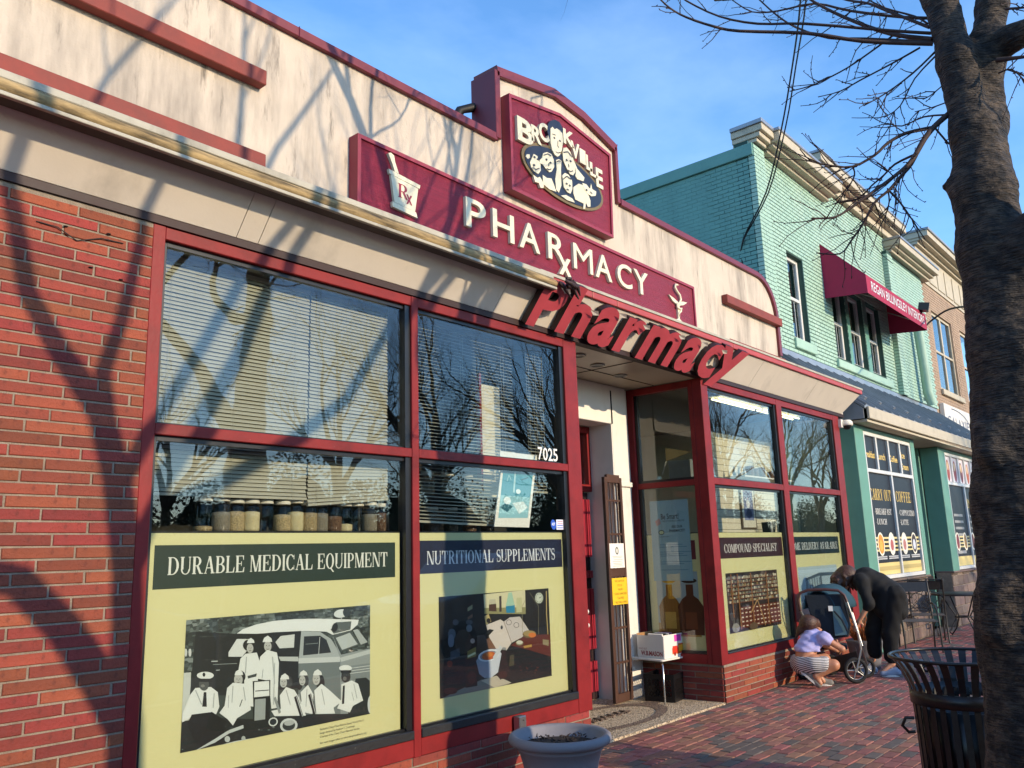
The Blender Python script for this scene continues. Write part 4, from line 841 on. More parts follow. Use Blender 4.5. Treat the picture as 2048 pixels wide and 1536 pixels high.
# ------------------------------------------------------------------ venetian blinds
def slat_mesh(w, tilt, d=.025):
    v = []; n = 4
    for x in (-w/2, w/2):
        for i in range(n+1):
            u = (i/n-.5)*d; bow = .0022*(1-(2*i/n-1)**2)
            y = u*math.cos(tilt)-bow*math.sin(tilt); z = u*math.sin(tilt)+bow*math.cos(tilt); v.append((x, y, z))
    k = n+1; f = [(i, i+1, k+i+1, k+i) for i in range(n)]
    me = bpy.data.meshes.new('slat'); me.from_pydata(v, [], f); me.materials.append(M['blind']); me.polygons.foreach_set('use_smooth', [True]*len(f)); me.update(); return me
def blind(label, x0, x1, z1, z0, tilt, pitch, Y, skew=0.0, sag=0.0):
    t = empty('venetian_blind', ((x0+x1)/2, Y, z1), label, 'blind')
    w_ = x1-x0; me = slat_mesh(w_, tilt); n = int((z1-z0)/pitch)
    box('head_rail', M['blind'], x0, x1, Y-.014, Y+.014, z1-.002, z1+.026, t)
    for i in range(n):
        o = bpy.data.objects.new('slat', me); COL.objects.link(o)
        k = max(0, (i-n*.72)/(n*.28)) if skew or sag else 0
        o.location = ((x0+x1)/2+rng.uniform(-.003, .003), Y+rng.uniform(-.002, .002), z1-.015-i*pitch+skew*k*.5*w_*.5)
        o.rotation_euler = (rng.uniform(-.06, .06), -skew*k+rng.uniform(-.002, .002), rng.uniform(-.004, .004)); adopt(o, t)
    zb = z1-.015-n*pitch
    b = box('bottom_rail', M['blind'], -w_/2, w_/2, -.012, .012, -.008, .008); b.location = ((x0+x1)/2, Y, zb+skew*.5*w_*.5); b.rotation_euler = (0, -skew, 0); adopt(b, t)
    g = G()
    for f_ in (.1, .5, .9):
        x = x0+w_*f_
        for dy in (-.0135, .0135): g.tube([(x, Y+dy, z1), (x, Y+dy, zb)], .0012, 4, cap=False)
    g.build('ladder_cord', M['blind'], t)
blind('closed cream venetian blind on the brick side of the left shop window', 2.17, 3.262, 3.385, 2.00, R(62), .0245, .19)
blind('closed cream venetian blind with crooked bottom rail above the spice jars', 3.272, 3.955, 3.385, 1.985, R(60), .0245, .19, skew=.085)
blind('half-open cream venetian blind hanging in the NUTRITIONAL SUPPLEMENTS window', 4.12, 5.36, 3.385, 1.87, R(24), .0270, .19, skew=-.03)
blind('narrow half-open cream venetian blind beside the entrance post', 5.56, 5.80, 3.385, 2.12, R(24), .0270, .20)
# pale panel added for the white strip between the two blinds; dark shelving behind
box('pale_panel', M['slatwall'], 5.36, 5.60, .55, .60, 2.1, 3.1, ph); box('pale_panel_edge', M['red'], 5.335, 5.358, .55, .60, 2.1, 3.2, ph)
g = G()
for z in (1.765, 2.07): g.box(2.15, 5.84, .075 if z < 2 else .5, .62, z, z+.022)
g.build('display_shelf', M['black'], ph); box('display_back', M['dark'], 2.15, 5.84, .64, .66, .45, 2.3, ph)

# ------------------------------------------------------------------ jars of roots and herbs
def jar(loc, r, h, fill, content, label, group, lid='white', parent=None):
    t = empty('storage_jar', loc, label, 'jar', group)
    prof = [(r*.92, .0), (r, .012), (r, h*.76), (r*.93, h*.82), (r*.80, h*.85), (r*.80, h*.88)]
    G().lathe(prof, loc, 16).build('glass_body', M['jarglass'], t)
    G().lathe([(0.0005, h*.875), (r*.88, h*.875), (r*.90, h*.885), (r*.90, h*.985), (r*.86, h*1.0), (.0005, h*1.0)], loc, 16).build('lid', M[lid], t)
    if fill:
        pr_ = [(.0005, .004), (r*.90, .006), (r*.94, .02)]+[(r*.94, .02+(fill-.02)*k/4) for k in range(1, 5)]+[(r*.5, fill+.006), (.0005, fill+.004)]
        G().lathe(pr_, loc, 16).build('contents', content, t)
    return t
CT = [mat('dried_roots', '#a8916a', .9, .35, 90, 1.0, 120), mat('pale_bark_chips', '#b8a178', .9, .4, 110, 1.0, 140), mat('grey_seeds', '#8c8170', .9, .3, 140, 1.0, 200), mat('brown_sticks', '#6b4f3c', .9, .4, 70, 1.0, 90), mat('cream_powder', '#c8b88f', .9, .1, 40, .3)]
spec = [(404, .03, 0, 'nearly empty'), (442, .115, 2, 'filled with grey seed'), (471, .120, 1, 'filled with bark chips'), (500, .120, 4, 'filled with pale chips'), (530, .0, 0, 'empty'), (563, .105, 1, 'filled with shavings'), (590, .125, 4, 'two-layered, powder below'), (616, .12, 0, 'filled with root pieces'), (641, .12, 2, 'filled with mixed seed'), (666, .10, 3, 'part filled with brown root'), (690, .05, 4, 'one third full of seed'), (714, .0, 0, 'empty'), (738, .12, 2, 'full of dark seed'), (762, .13, 3, 'full of cinnamon-like sticks')]
ORD = 'first second third fourth fifth sixth seventh eighth ninth tenth eleventh twelfth thirteenth fourteenth'.split()
for i, (px, fl_, ci, desc) in enumerate(spec):
    q = aty(px, 1056, .26); nb = ORD[i]+' from the brick wall'
    jar((q.x, .26+rng.uniform(-.01, .01), 1.788), .058 if i != 6 else .056, .205+rng.uniform(-.008, .008), fl_, CT[ci], f'glass jar {desc}, {nb} in the shelf row', 'jars on the display shelf')
for i in range(5):
    jar((4.28+i*.21, .30, 1.788), .06, .19, .06, CT[3], 'dim white-lidded jar behind the half-open blind on the lower shelf', 'jars behind the half-open blind')
for i in range(4):
    jar((4.46+i*.23, .55, 2.093), .06, .19, .08, CT[2], 'dim white-lidded jar behind the half-open blind on the upper shelf', 'jars on the upper shelf behind the blind')

# framed blue print propped behind the glass, house number, alarm stickers
fp = empty('framed_print', (5.25, .1, 1.79), 'blue still-life print in a white mount propped in the window by the entrance', 'picture')
def zq(px, py, Y=.10): q = aty(px, py, Y); return (q.x, q.z)
c4 = [zq(988, 1053), zq(1058, 1055), zq(1071, 938), zq(1003, 932)]
g = G(); g.add([(x, .098, z) for x, z in c4]+[(x, .108, z) for x, z in c4], [(0, 1, 2, 3), (7, 6, 5, 4), (0, 4, 5, 1), (1, 5, 6, 2), (2, 6, 7, 3), (3, 7, 4, 0)]); g.build('mount', M['paper'], fp)
pr = Print((0, .0975, 0), (1, 0, 0), (0, 0, 1), (0, -1, 0)); q4 = lambda L: [zq(*a) for a in L]
pr.poly(q4([(996, 1036), (1055, 1036), (1066, 944), (1006, 940)]), '#3f8ea0'); pr.poly(q4([(996, 1036), (1055, 1036), (1060, 995), (1001, 990)]), '#8fc0c9')
pr.poly(q4([(998, 1015), (1010, 1006), (1026, 1013), (1014, 1024)]), '#1e5f6e'); pr.poly(q4([(1024, 1006), (1046, 1003), (1055, 1015), (1038, 1028)]), '#d6e4e4'); pr.ell(*zq(1014, 1001), .045, .03, '#e4eded'); pr.ell(*zq(1036, 983), .03, .02, '#dbe6e6'); pr.line(q4([(1030, 945), (1027, 985)]), .02, '#a9cdd2'); pr.line(q4([(1022, 960), (1017, 950), (1014, 962)]), .006, '#a9cdd2'); pr.line(q4([(1042, 960), (1056, 955)]), .008, '#24404a'); pr.build('printed_image', fp)
wp = empty('paper_strip', (5.3, .1, 2.37), 'narrow white paper standing on the transom above the blue print', 'paper')
c4 = [zq(1000, 913), zq(1074, 921), zq(1074, 911), zq(1000, 902)]
G().add([(x, .10, z) for x, z in c4]+[(x, .104, z) for x, z in c4], [(0, 1, 2, 3), (7, 6, 5, 4), (0, 4, 5, 1), (2, 6, 7, 3)]).build('sheet', M['paper'], wp)
hn = empty('house_number', (5.7, .04, 2.37), 'white house number 7025 on the glass beside the entrance', 'number')
for i, d in enumerate('7025'):
    x = 5.50+i*.070; V, F, a = bfont(d, .02); pr = Print((0, .0435, 0), (1, 0, 0), (0, 0, 1), (0, -1, 0)); pr.text(d, x, x+.062, 2.385, 2.495, '#e3e2da', .01); pr.build('digit', hn)
st = empty('alarm_sticker', (5.72, .04, 1.80), 'blue octagonal alarm sticker with a pale label on the glass', 'sticker')
pr = Print((0, .0435, 0), (1, 0, 0), (0, 0, 1), (0, -1, 0)); pr.ell(5.675, 1.842, .036, .046, '#1f4fb0', 8, rot=22); pr.text('ADT', 5.652, 5.698, 1.835, 1.858, '#f0f2f5', .02); pr.rect(5.715, 5.815, 1.80, 1.885, '#d9dbe8')
for z in (1.87, 1.85): pr.line([(5.73, z), (5.80, z)], .006, '#b26b86')
for z in (1.835, 1.815): pr.line([(5.725, z), (5.805, z)], .008, '#5b6fc0')
pr.build('print', st)

# ------------------------------------------------------------------ inside the right bay
YB = .95
sw = G().box(10.30, 12.595, YB+.012, YB+.05, 1.2, 3.16).build('slatwall', M['groove'], ph)
z = 1.235
while z < 3.10:
    box('slatwall_board', M['slatwall'], 10.30, 12.595, YB, YB+.0115, z, z+.083, sw); z += .0885
box('end_panel', mat('grey_green_panel', '#8f988a', .6, .06), 12.585, 12.598, .118, .94, .5, 3.45, ph); box('inner_post', mat('green_white_post', '#a9b9a0', .6, .06), 12.50, 12.58, .70, .80, 1.8, 3.5, ph)
g = G(); g.box(8.52, 12.58, .2, .94, 1.76, 1.785); g.build('display_shelf', M['black'], ph)
shf = box('bracket_shelf', M['white'], 10.75, 12.45, .66, .948, 2.555, 2.575, ph)
for i, (px, r, h) in enumerate(((1500, .065, .25), (1511, .055, .21), (1523, .058, .25), (1541, .05, .18), (1550, .045, .17))):
    jar((aty(px, 950, .80).x, .80, 2.576), r, h, h*.62, CT[3], 'clear jar of brown herbs on the white shelf inside the right bay', 'herb jars in the right bay', 'jarglass')
for i in range(3):
    x = aty(1469+10*i, 948, .80).x; t = empty('small_bottle', (x, .80, 2.576), 'small grey stoppered bottle on the white shelf inside the right bay', 'bottle', 'small bottles in the right bay'); G().lathe([(.0005, .0), (.028, .002), (.028, .06), (.014, .09), (.014, .12), (.0005, .12)], (x, .80, 2.576), 12).build('body', M['alu'], t)
fx0 = 11.10
pic = empty('framed_print', (fx0+.2, .94, 1.87), 'tall narrow framed blue print hung on the slatwall', 'picture')
bevel(box('frame', mat('brown_frame', '#5d4a38', .5), fx0, fx0+.46, YB-.028, YB-.001, 1.86, 2.50, pic), .004, 1)
pr = Print((0, YB-.029, 0), (1, 0, 0), (0, 0, 1), (0, -1, 0)); pr.rect(fx0+.03, fx0+.43, 1.88, 2.49, '#d6d2c2'); pr.rect(fx0+.08, fx0+.38, 1.98, 2.47, '#7d86a8'); pr.poly([(fx0+.11, 2.05), (fx0+.2, 2.15), (fx0+.31, 2.12), (fx0+.33, 2.04), (fx0+.22, 2.0)], '#343d6b'); pr.ell(fx0+.22, 2.21, .06, .06, '#d8d9dd')
for i in range(12): pr.ell(fx0+.11+r4.uniform(0, .24), 2.27+r4.uniform(0, .17), .014, .01, r4.choice(['#c88fa4', '#dfe0e8', '#5a6399']))
pr.build('printed_image', pic)
bkx = aty(1540, 1058, .80).x; bk = empty('leaning_books', (bkx, .8, 1.79), 'small fan of leaning booklets on the display shelf', 'books')
for i in range(4): G().obox((bkx-.12+i*.06, .80, 1.87), (.010, 0, .002+.004*i), (0, .06, 0), (.014*i-.01, 0, .08)).build('booklet', [M['dark'], M['paper'], M['alu'], M['dark']][i], bk)
for i in range(3):
    x = aty(1637+5*i, 1062, .45).x; t = empty('white_rod', (x, .45, 1.79), 'thin white rod standing upright in the end window', 'rod', 'rods in the end window'); G().tube([(x, .45, 1.786), (x+.01, .47, 2.05)], .012, 8).build('rod', M['white'], t)
for x, y, lb in ((10.36, .50, 'lit twin-tube fluorescent light above the bay nearer the entrance'), (11.70, .50, 'lit twin-tube fluorescent light above the bay nearer the camera dome'), (10.0, 3.5, 'lit twin-tube fluorescent light deep inside the shop')):
    t = empty('fluorescent_light', (x, y, 3.5), lb, 'lamp', 'ceiling lights in the shop')
    box('housing', M['white'], x-.64, x+.64, y-.10, y+.10, 3.52, 3.556, t)
    for dy in (-.05, .05): G().tube([(x-.62, y+dy, 3.49), (x+.62, y+dy, 3.49)], .012, 8).build('tube', M['tube'], t)
sb = empty('shelf_box', (8.9, .6, 2.37), 'open grey carton standing inside the entrance side window', 'box'); box('body', mat('grey_carton', '#6f716c', .8), 8.62, 9.05, .32, .60, 2.40, 2.62, sb)
pn = empty('pennant', (8.62, .5, 2.7), 'small tan paper pennant above the grey carton', 'pennant'); G().prism([(.62, 2.78), (.62, 2.62), (.28, 2.70)], 'x', 8.600, 8.604).build('paper', mat('tan_paper', '#b79a64', .8), pn); G().tube([(8.602, .62, 2.62), (8.602, .68, 2.48)], .003, 5).build('stick', M['paper'], pn)

# ------------------------------------------------------------------ security camera on the right end
scm = empty('security_camera', (12.78, -.02, 3.36), 'white dome security camera on the end of the red window frame', 'camera')
G().box(12.66, 12.76, -.05, .02, 3.33, 3.45).build('bracket', M['white'], scm)
G().lathe([(.0005, .09), (.06, .085), (.085, .06), (.09, .03), (.088, 0), (.0005, 0)], (12.80, -.08, 3.36), 20).build('housing', M['white'], scm)
G().lathe([(.066, 0), (.06, -.03), (.035, -.055), (.0005, -.062)], (12.80, -.08, 3.36), 20).build('dome', M['plasticblack'], scm)

# ------------------------------------------------------------------ folding gate by the door
gt = empty('security_gate', (7.87, .9, 0), 'brown barred security gate standing open beside the red door', 'gate')
bx = lambda *a: bevel(box('gate_frame', M['brown'], *a, gt), .003, 1)
ygate = .885
bx(7.695, 7.75, ygate, ygate+.04, .03, 2.42); bx(8., 8.04, ygate, ygate+.04, .03, 2.42)
for z in (.03, 1.33, 2.36): bx(7.751, 7.999, ygate+.002, ygate+.038, z, z+.09)
for x in (7.82, 7.89, 7.955): G().tube([(x, ygate+.02, .12), (x, ygate+.02, 2.36)], .008, 6).build('bar', M['brown'], gt)
for z in (.42, .78, 1.07, 1.78, 2.15): box('cross_bar', M['brown'], 7.751, 7.999, ygate+.010, ygate+.028, z, z+.022, gt)
n1 = empty('door_notice', (7.855, .97, 1.42), 'white printed notice with an oval seal taped to the brown gate', 'notice')
box('sheet', M['paper'], 7.72, 8., ygate-.004, ygate-.002, 1.425, 1.69, n1)
pr = Print((0, ygate-.0045, 0), (1, 0, 0), (0, 0, 1), (0, -1, 0)); pr.ell(7.86, 1.61, .032, .042, '#4a4d46'); pr.ell(7.86, 1.61, .02, .028, '#cfcfc4')
for i, z in enumerate((1.55, 1.535, 1.515, 1.495, 1.475, 1.46, 1.445)): pr.line([(7.765+.012*(i % 3), z), (7.965-.02*(i % 2), z)], .004, '#8f918a')
pr.build('print', n1)
n2 = empty('door_notice', (7.865, .97, 1.03), 'yellow paper notice listing stock taped to the brown gate', 'notice')
box('sheet', mat('yellow_paper', '#e3b81c', .6, .03), 7.73, 8.025, ygate-.004, ygate-.002, 1.035, 1.318, n2)
pr = Print((0, ygate-.0045, 0), (1, 0, 0), (0, 0, 1), (0, -1, 0))
for s, a, b, z in (('WE HAVE IN', 7.785, 7.965, 1.285), ('STOCK', 7.835, 7.925, 1.238), ('MASKS', 7.845, 7.935, 1.195), ('* HAND SANITIZER', 7.755, 8.005, 1.15), ('* GLOVES', 7.815, 7.945, 1.105), ('* ALCOHOL WIPES', 7.765, 8.005, 1.06)): pr.text(s, a, b, z-.012, z+.012, '#8a5a1c')
pr.build('print', n2)
kb = empty('door_knob_pair', (6.06, .0, 1.1), 'two white round bell knobs on the red post by the door', 'knob')
for z in (1.10, .985): G().lathe([(.0005, -.022), (.014, -.018), (.022, 0), (.014, .018), (.0005, .022)], (6.062, .02, z), 14).build('knob', M['white'], kb)

# ------------------------------------------------------------------ little table, carton and milk crate
tb = empty('side_table', (8.3, .72, 0), 'low white table with bent chrome legs beside the door', 'table')
TZ = .455; cs = [(8.04, .50), (8.53, .46), (8.60, .93), (8.12, .97)]
g = G(); n = 0; pts = []
for i, (x, y) in enumerate(cs):
    a, b = cs[i-1], cs[(i+1) % 4]; P0 = Vector((x, y)); A = (Vector(a)-P0).normalized()*.05; B = (Vector(b)-P0).normalized()*.05
    for k in range(5): u = k/4; pts.append(tuple((1-u)**2*(P0+A)+2*u*(1-u)*P0+u*u*(P0+B)))
bevel(G().prism(pts, 'z', TZ-.018, TZ).build('top', M['white'], tb), .005, 2)
for (x, y), dx, dy in zip(cs, (-.03, .02, .03, -.02), (-.02, -.02, .02, .02)):
    G().tube([(x+(8.32-x)*.35, y+(.72-y)*.35, TZ-.03), (x+(8.32-x)*.12, y+(.72-y)*.12, TZ-.03), (x, y, TZ-.06), (x+dx*.6, y+dy*.6, .2), (x+dx, y+dy, .014)], .0105, 8).build('leg', M['chrome'], tb)
bxo = empty('carton', (8.35, .7, TZ), 'open white carton printed W.B.MASON standing on the low table', 'carton')
A, B, Cc, D = Vector((8.11, .515)), Vector((8.56, .49)), Vector((8.62, .86)), Vector((8.17, .885)); H = .245
def wallp(a, b, nm, dz=0):
    d = (b-a).normalized(); nrm = Vector((d.y, -d.x))*.004
    g = G(); v = []
    for p_ in (a, b):
        for s_ in (0, 1): v += [(p_.x+nrm.x*s_, p_.y+nrm.y*s_, TZ+.001), (p_.x+nrm.x*s_, p_.y+nrm.y*s_, TZ+H+dz)]
    g.add(v, [(2, 6, 7, 3)], 0); g.add(v, [(0, 1, 5, 4)], 1); g.add(v, [(1, 3, 7, 5), (0, 2, 3, 1), (4, 5, 7, 6)], 0); g.build(nm, [M['card'], M['kraft']], bxo)
wallp(A, B, 'front_panel'); wallp(B, Cc, 'end_panel', .01); wallp(Cc, D, 'rear_panel', .008); wallp(D, A, 'near_panel', -.01)
G().add([(p_.x, p_.y, TZ+.004) for p_ in (A, B, Cc, D)], [(0, 1, 2, 3)]).build('floor_panel', M['kraft'], bxo)
d = (B-A).normalized(); pr = Print((A.x+d.y*.0045, A.y-d.x*.0045, TZ), (d.x, d.y, 0), (0, 0, 1), (d.y, -d.x, 0))
pr.poly([(.15, .035), (.15, .10), (.27, .10), (.27, .14), (.36, .14), (.40, .08), (.40, .035)], '#c8541f'); pr.poly([(.28, .06), (.28, .12), (.37, .125), (.38, .06)], '#e0a020'); pr.rect(.16, .26, .05, .12, '#d9341f'); pr.ell(.20, .035, .02, .02, '#8c1717'); pr.ell(.36, .035, .02, .02, '#8c1717'); pr.rect(.20, .33, .165, .235, '#c93fa8'); pr.text('MASON', .34, .43, .205, .235, '#a33a3a', .02)
pr.build('print', bxo)
d = (A-D).normalized(); L_ = (A-D).length; pr = Print((D.x+d.y*.0045, D.y-d.x*.0045, TZ), (d.x, d.y, 0), (0, 0, 1), (d.y, -d.x, 0))
pr.text('WHO BUT', .02, .14, .085, .105, '#a06a60'); pr.text('W.B.MASON', .05, .355, .025, .075, '#8e2420', .035); pr.build('print', bxo)
for i in range(4): t = empty('paperback', (8.25+.06*i, .68, TZ+.02), 'thin paperback standing among others inside the carton', 'book', 'books in the carton'); G().obox((8.24+.065*i, .68, TZ+.13), (.011, 0, .004), (0, .09, 0), (-.02, 0, .115)).build('cover', [M['paper'], M['dark'], M['paper'], mat('mauve_cover', '#8d5f86', .5)][i], t)
# milk crate: corner posts, rims and a diagonal lattice
mc = empty('milk_crate', (8.25, .55, 0), 'black plastic milk crate under the low table', 'crate')
cx, cy, hw, hd, ch = 8.295, .64, .175, .165, .28; ang = R(10)
def cp(u, v_, z): return (cx+u*math.cos(ang)-v_*math.sin(ang), cy+u*math.sin(ang)+v_*math.cos(ang), z+.015)
def cbar(a, b, w_=.010): G_c.tube([a, b], w_, 4, cap=True, smooth=False)
for (a, b) in (((-hw, -hd), (hw, -hd)), ((hw, -hd), (hw, hd)), ((hw, hd), (-hw, hd)), ((-hw, hd), (-hw, -hd))):
    G_c = G(); P0, P1 = Vector(cp(*a, 0)), Vector(cp(*b, 0)); e = P1-P0; up = Vector((0, 0, 1))
    nn = Vector((e.y, -e.x, 0)).normalized()*.006
    def slab(u0, u1, z0, z1):
        c = P0+e*((u0+u1)/2)+up*((z0+z1)/2); G_c.obox(c, e*((u1-u0)/2), nn, up*((z1-z0)/2))
    slab(0, 1, 0, .055); slab(0, 1, ch-.05, ch); slab(0, .09, .055, ch-.05); slab(.91, 1, .055, ch-.05)
    for k in range(-6, 12):
        for sg_ in (1, -1):
            u0 = k/9; u1 = u0+sg_*.42; z0, z1 = .055, ch-.05; pts = []
            for q in np.linspace(0, 1, 9):
                u = u0+(u1-u0)*q
                if .08 < u < .92: pts.append(P0+e*u+up*(z0+(z1-z0)*q))
            if len(pts) > 1: G_c.tube([pts[0], pts[-1]], .0045, 4, cap=False, smooth=False)
    G_c.build('lattice_side', M['plasticblack'], mc)
g = G(); g.add([cp(-hw, -hd, .004), cp(hw, -hd, .004), cp(hw, hd, .004), cp(-hw, hd, .004)], [(0, 1, 2, 3)]); g.build('crate_floor', M['plasticblack'], mc)
# ------------------------------------------------------------------ mint green brick building
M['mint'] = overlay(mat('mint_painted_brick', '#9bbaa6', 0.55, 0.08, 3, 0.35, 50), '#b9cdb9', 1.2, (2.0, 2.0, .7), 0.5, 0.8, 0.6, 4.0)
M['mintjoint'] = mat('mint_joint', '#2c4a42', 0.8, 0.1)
M['mint_shaded'] = overlay(mat('mint_brick_shaded', '#66958a', 0.6, 0.08, 2, 0.4, 30), '#4f7d74', 1.0, (1, 2, 1), 0.5, 0.8, 0.5)  # mint darkened so the side wall's shade sits in its colour
M['teal'] = mat('green_shopfront_paint', '#5f907d', 0.5, 0.08, 3, 0.06)
M['cornice'] = overlay(mat('cream_cornice', '#b9ae98', 0.7, 0.08, 4, 0.1), '#6f6757', 3, (1, 1, 1), 0.55, 0.8, 0.5)
M['zinc'] = mat('grey_zinc', '#9a9ca0', 0.4, 0.1, metal=.6)
M['slate'] = mat('dark_roof_metal', '#858b90', 0.5, 0.15, 3)
M['winwhite'] = mat('white_window_frame', '#cfcfca', 0.45, 0.05)
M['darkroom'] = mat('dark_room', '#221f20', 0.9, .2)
gb = empty('green_brick_building', (17, 1.1, 0), 'two-storey mint green painted brick building with cream cornices', 'building')
GX0, GX1, GY = 12.90, 22.95, 1.10
ops = [(14.12, 14.86, 5.23, 6.82), (16.20, 16.96, 5.20, 6.74), (17.14, 18.04, 5.20, 6.74), (18.28, 19.16, 5.20, 6.74), (21.85, 22.45, 5.0, 6.6)]
# wall with real openings: strips between and around the windows
g = G(); xs = sorted(set([GX0, GX1]+[v for o_ in ops for v in o_[:2]])); zs_ = sorted(set([4.0, 8.85]+[v for o_ in ops for v in o_[2:]]))
for a, b in zip(xs, xs[1:]):
    run = None
    for c, d in zip(zs_, zs_[1:]):
        inside = any(o_[0] <= (a+b)/2 <= o_[1] and o_[2] <= (c+d)/2 <= o_[3] for o_ in ops)
        if not inside: run = [c, d] if run is None else [run[0], d]
        if inside and run: g.box(a, b, GY, GY+.25, *run); run = None
    if run: g.box(a, b, GY, GY+.25, *run)
gf = g.build('front_wall', M['mintjoint'], gb)
def rb_mesh(L, h=.061, seed=0):
    r = random.Random(seed); l = L/2; hh = h/2; q = [(-l, -hh), (l, -hh), (l, hh), (-l, hh)]; c = .003; j = lambda: r.uniform(-.001, .001)
    v = [(x, .02, z) for x, z in q]+[(x, -.006, z) for x, z in q]+[(x-math.copysign(c, x)+j(), -.014+j(), z-math.copysign(c, z)+j()) for x, z in q]
    f = [(8, 9, 10, 11)]+[(a, (a+1) % 4, 4+(a+1) % 4, 4+a) for a in range(4)]+[(4+a, 4+(a+1) % 4, 8+(a+1) % 4, 8+a) for a in range(4)]
    me = bpy.data.meshes.new('brick'); me.from_pydata(v, [], f); me.materials.append(M['mint']); me.update(); return me
GB = [rb_mesh(.194, seed=i) for i in range(5)]; gbr = []
pz = .0735
for i in range(int((8.80-4.85)/pz)):
    z = 4.89+i*pz; x = GX0-(i % 2)*.1
    while x < GX1:
        a, b = max(x, GX0+.003), min(x+.194, GX1)
        for o_ in ops:
            if o_[2]-.02 < z < o_[3]+.02:
                if a < o_[0] < b: b = o_[0]-.002
                elif a < o_[1] < b: a = o_[1]+.002
                elif o_[0] <= a and b <= o_[1]: a = b
        if b-a > .03: gbr.append(((a+b)/2, z, b-a))
        x += .204
gbr.sort(key=lambda q: q[0]+.35*abs(q[1]-6.2)); stuff = G()
for k, (x, z, L) in enumerate(gbr):
    if 4.0 < z and k < 300 and L > .19:
        o = bpy.data.objects.new('brick', GB[k % 5]); COL.objects.link(o); o.location = (x, GY, z); adopt(o, gf)
    else:
        me = GB[k % 5]; s_ = L/.194; stuff.add([(x+q.co.x*s_, GY+q.co.y, z+q.co.z) for q in me.vertices], [tuple(p_.vertices) for p_ in me.polygons])
stuff.build('more_bricks', M['mint'], gf, kind='stuff')
# side wall seen above the pharmacy roof
gs = box('side_wall', M['mint_shaded'], GX0, GX0+.25, GY+.2505, 13, 3.9, 8.22, gb)
stuff = G(); me = GB[0]
for i in range(int((8.26-4.6)/pz)):
    z = 4.64+i*pz; y = GY+.02-(i % 2)*.1
    while y < 9.5:
        far = y > 1.75; dz = rng.uniform(-.002, .002); pr_ = (.004 if far else .010)+rng.uniform(-.0015, .0015)
        a, b = max(y, GY+.004), y+.194
        stuff.box(GX0-pr_, GX0+.005, a, b, z-.031+dz, z+(.034 if far else .031)+dz); y += .204 if not far else .1985
stuff.build('side_bricks', M['mint_shaded'], gs, kind='stuff')
bevel(box('side_coping', M['mint_shaded'], GX0-.05, GX0+.3, GY-.095, 13, 8.22, 8.445, gb), .01, 1)
# corner pilaster with its own brick courses
g = G(); g.box(GX0-.012, 13.32, 1.0, GY-.001, 4.9, 8.45); pil = g.build('corner_pilaster', M['mintjoint'], gb); stuff = G()
for i in range(48):
    z = 4.93+i*pz
    for a, b in (((12.885, 12.985), (12.995, 13.185), (13.195, 13.315)) if i % 2 else ((12.885, 13.085), (13.095, 13.315))): stuff.box(a, b, .990, 1.01, z-.031, z+.031)
    stuff.box(12.880, 12.9, .992, 1.098, z-.031, z+.031)
stuff.build('pilaster_bricks', M['mint'], pil, kind='stuff')
g = G(); g.box(19.95, 20.32, .98, GY-.001, 4.9, 8.35); g.box(20.321, 22.9, 1.03, GY-.0015, 4.9, 8.35); rp = g.build('right_pier', M['mintjoint'], gb); stuff = G()
for i in range(46):
    z = 4.93+i*pz; x = 20.33-(i % 2)*.1
    stuff.box(19.94, 20.325, .97, .99, z-.031, z+.031); stuff.box(19.935, 19.955, .985, 1.095, z-.031, z+.031)
    while x < 22.8:
        if not (21.75 < x+.1 < 22.5 and 4.95 < z < 6.65): stuff.box(max(x, 20.33), x+.194, 1.02, 1.04, z-.031, z+.031)
        x += .204
stuff.build('pier_bricks', M['mint'], rp, kind='stuff')
# cornices: stepped mouldings capped with zinc
def cornice(x0, x1, z0, ys, zs2, name='cornice'):
    c = None
    for k, (y, a, b) in enumerate(ys):
        o = bevel(box(name if k == 0 else 'moulding', M['cornice'] if k < len(ys)-1 else M['zinc'], x0-.03*k, x1+.03*k, y, GY+.28, z0+a, z0+b, gb if c is None else c), .008, 1)
        if c is None: c = o
cornice(12.92, 13.30, 8.46, [(.93, 0, .07), (.86, .07, .16), (.80, .16, .28), (.78, .28, .36)], 0)
cornice(13.42, 16.35, 8.45, [(.97, 0, .06), (.84, .06, .12), (.70, .12, .30), (.68, .30, .36)], 0)
cornice(15.55, 20.9, 8.86, [(.98, -.10, .06), (.86, .06, .12), (.74, .12, .28), (.72, .28, .34)], 0)
cornice(20.2, 23.4, 8.37, [(.92, 0, .07), (.82, .07, .13), (.70, .13, .27), (.68, .27, .33)], 0)
def sash(x0, x1, z0, z1, parent, trim=.07, frame=M['winwhite'], mid=True, yo=.09):
    g = G(); y0, y1 = GY+yo, GY+yo+.07
    g.box(x0, x0+trim, y0, y1, z0, z1); g.box(x1-trim, x1, y0, y1, z0, z1); g.box(x0+trim, x1-trim, y0, y1, z1-trim, z1); g.box(x0+trim, x1-trim, y0, y1, z0, z0+trim)
    zm = (z0+z1)/2
    if mid: g.box(x0+trim, x1-trim, y0+.005, y1-.005, zm-.03, zm+.03)
    f = bevel(g.build('window', frame, parent), .006, 1)
    for a, b in ((z0+trim, zm-.03), (zm+.03, z1-trim)): box('pane', M['glass2'], x0+trim, x1-trim, y0+.03, y0+.035, a, b, f)
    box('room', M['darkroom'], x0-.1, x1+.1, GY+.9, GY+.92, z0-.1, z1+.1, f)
    gq = G()
    for u in (.33, .66): gq.box(x0+trim+(x1-x0-2*trim)*u-.006, x0+trim+(x1-x0-2*trim)*u+.006, y0+.026, y0+.04, z0+trim, zm-.03)
    gq.build('glazing_bar', frame, f)
for k, (a, b, c, d) in enumerate(ops): sash(a, b, c, d, gb)
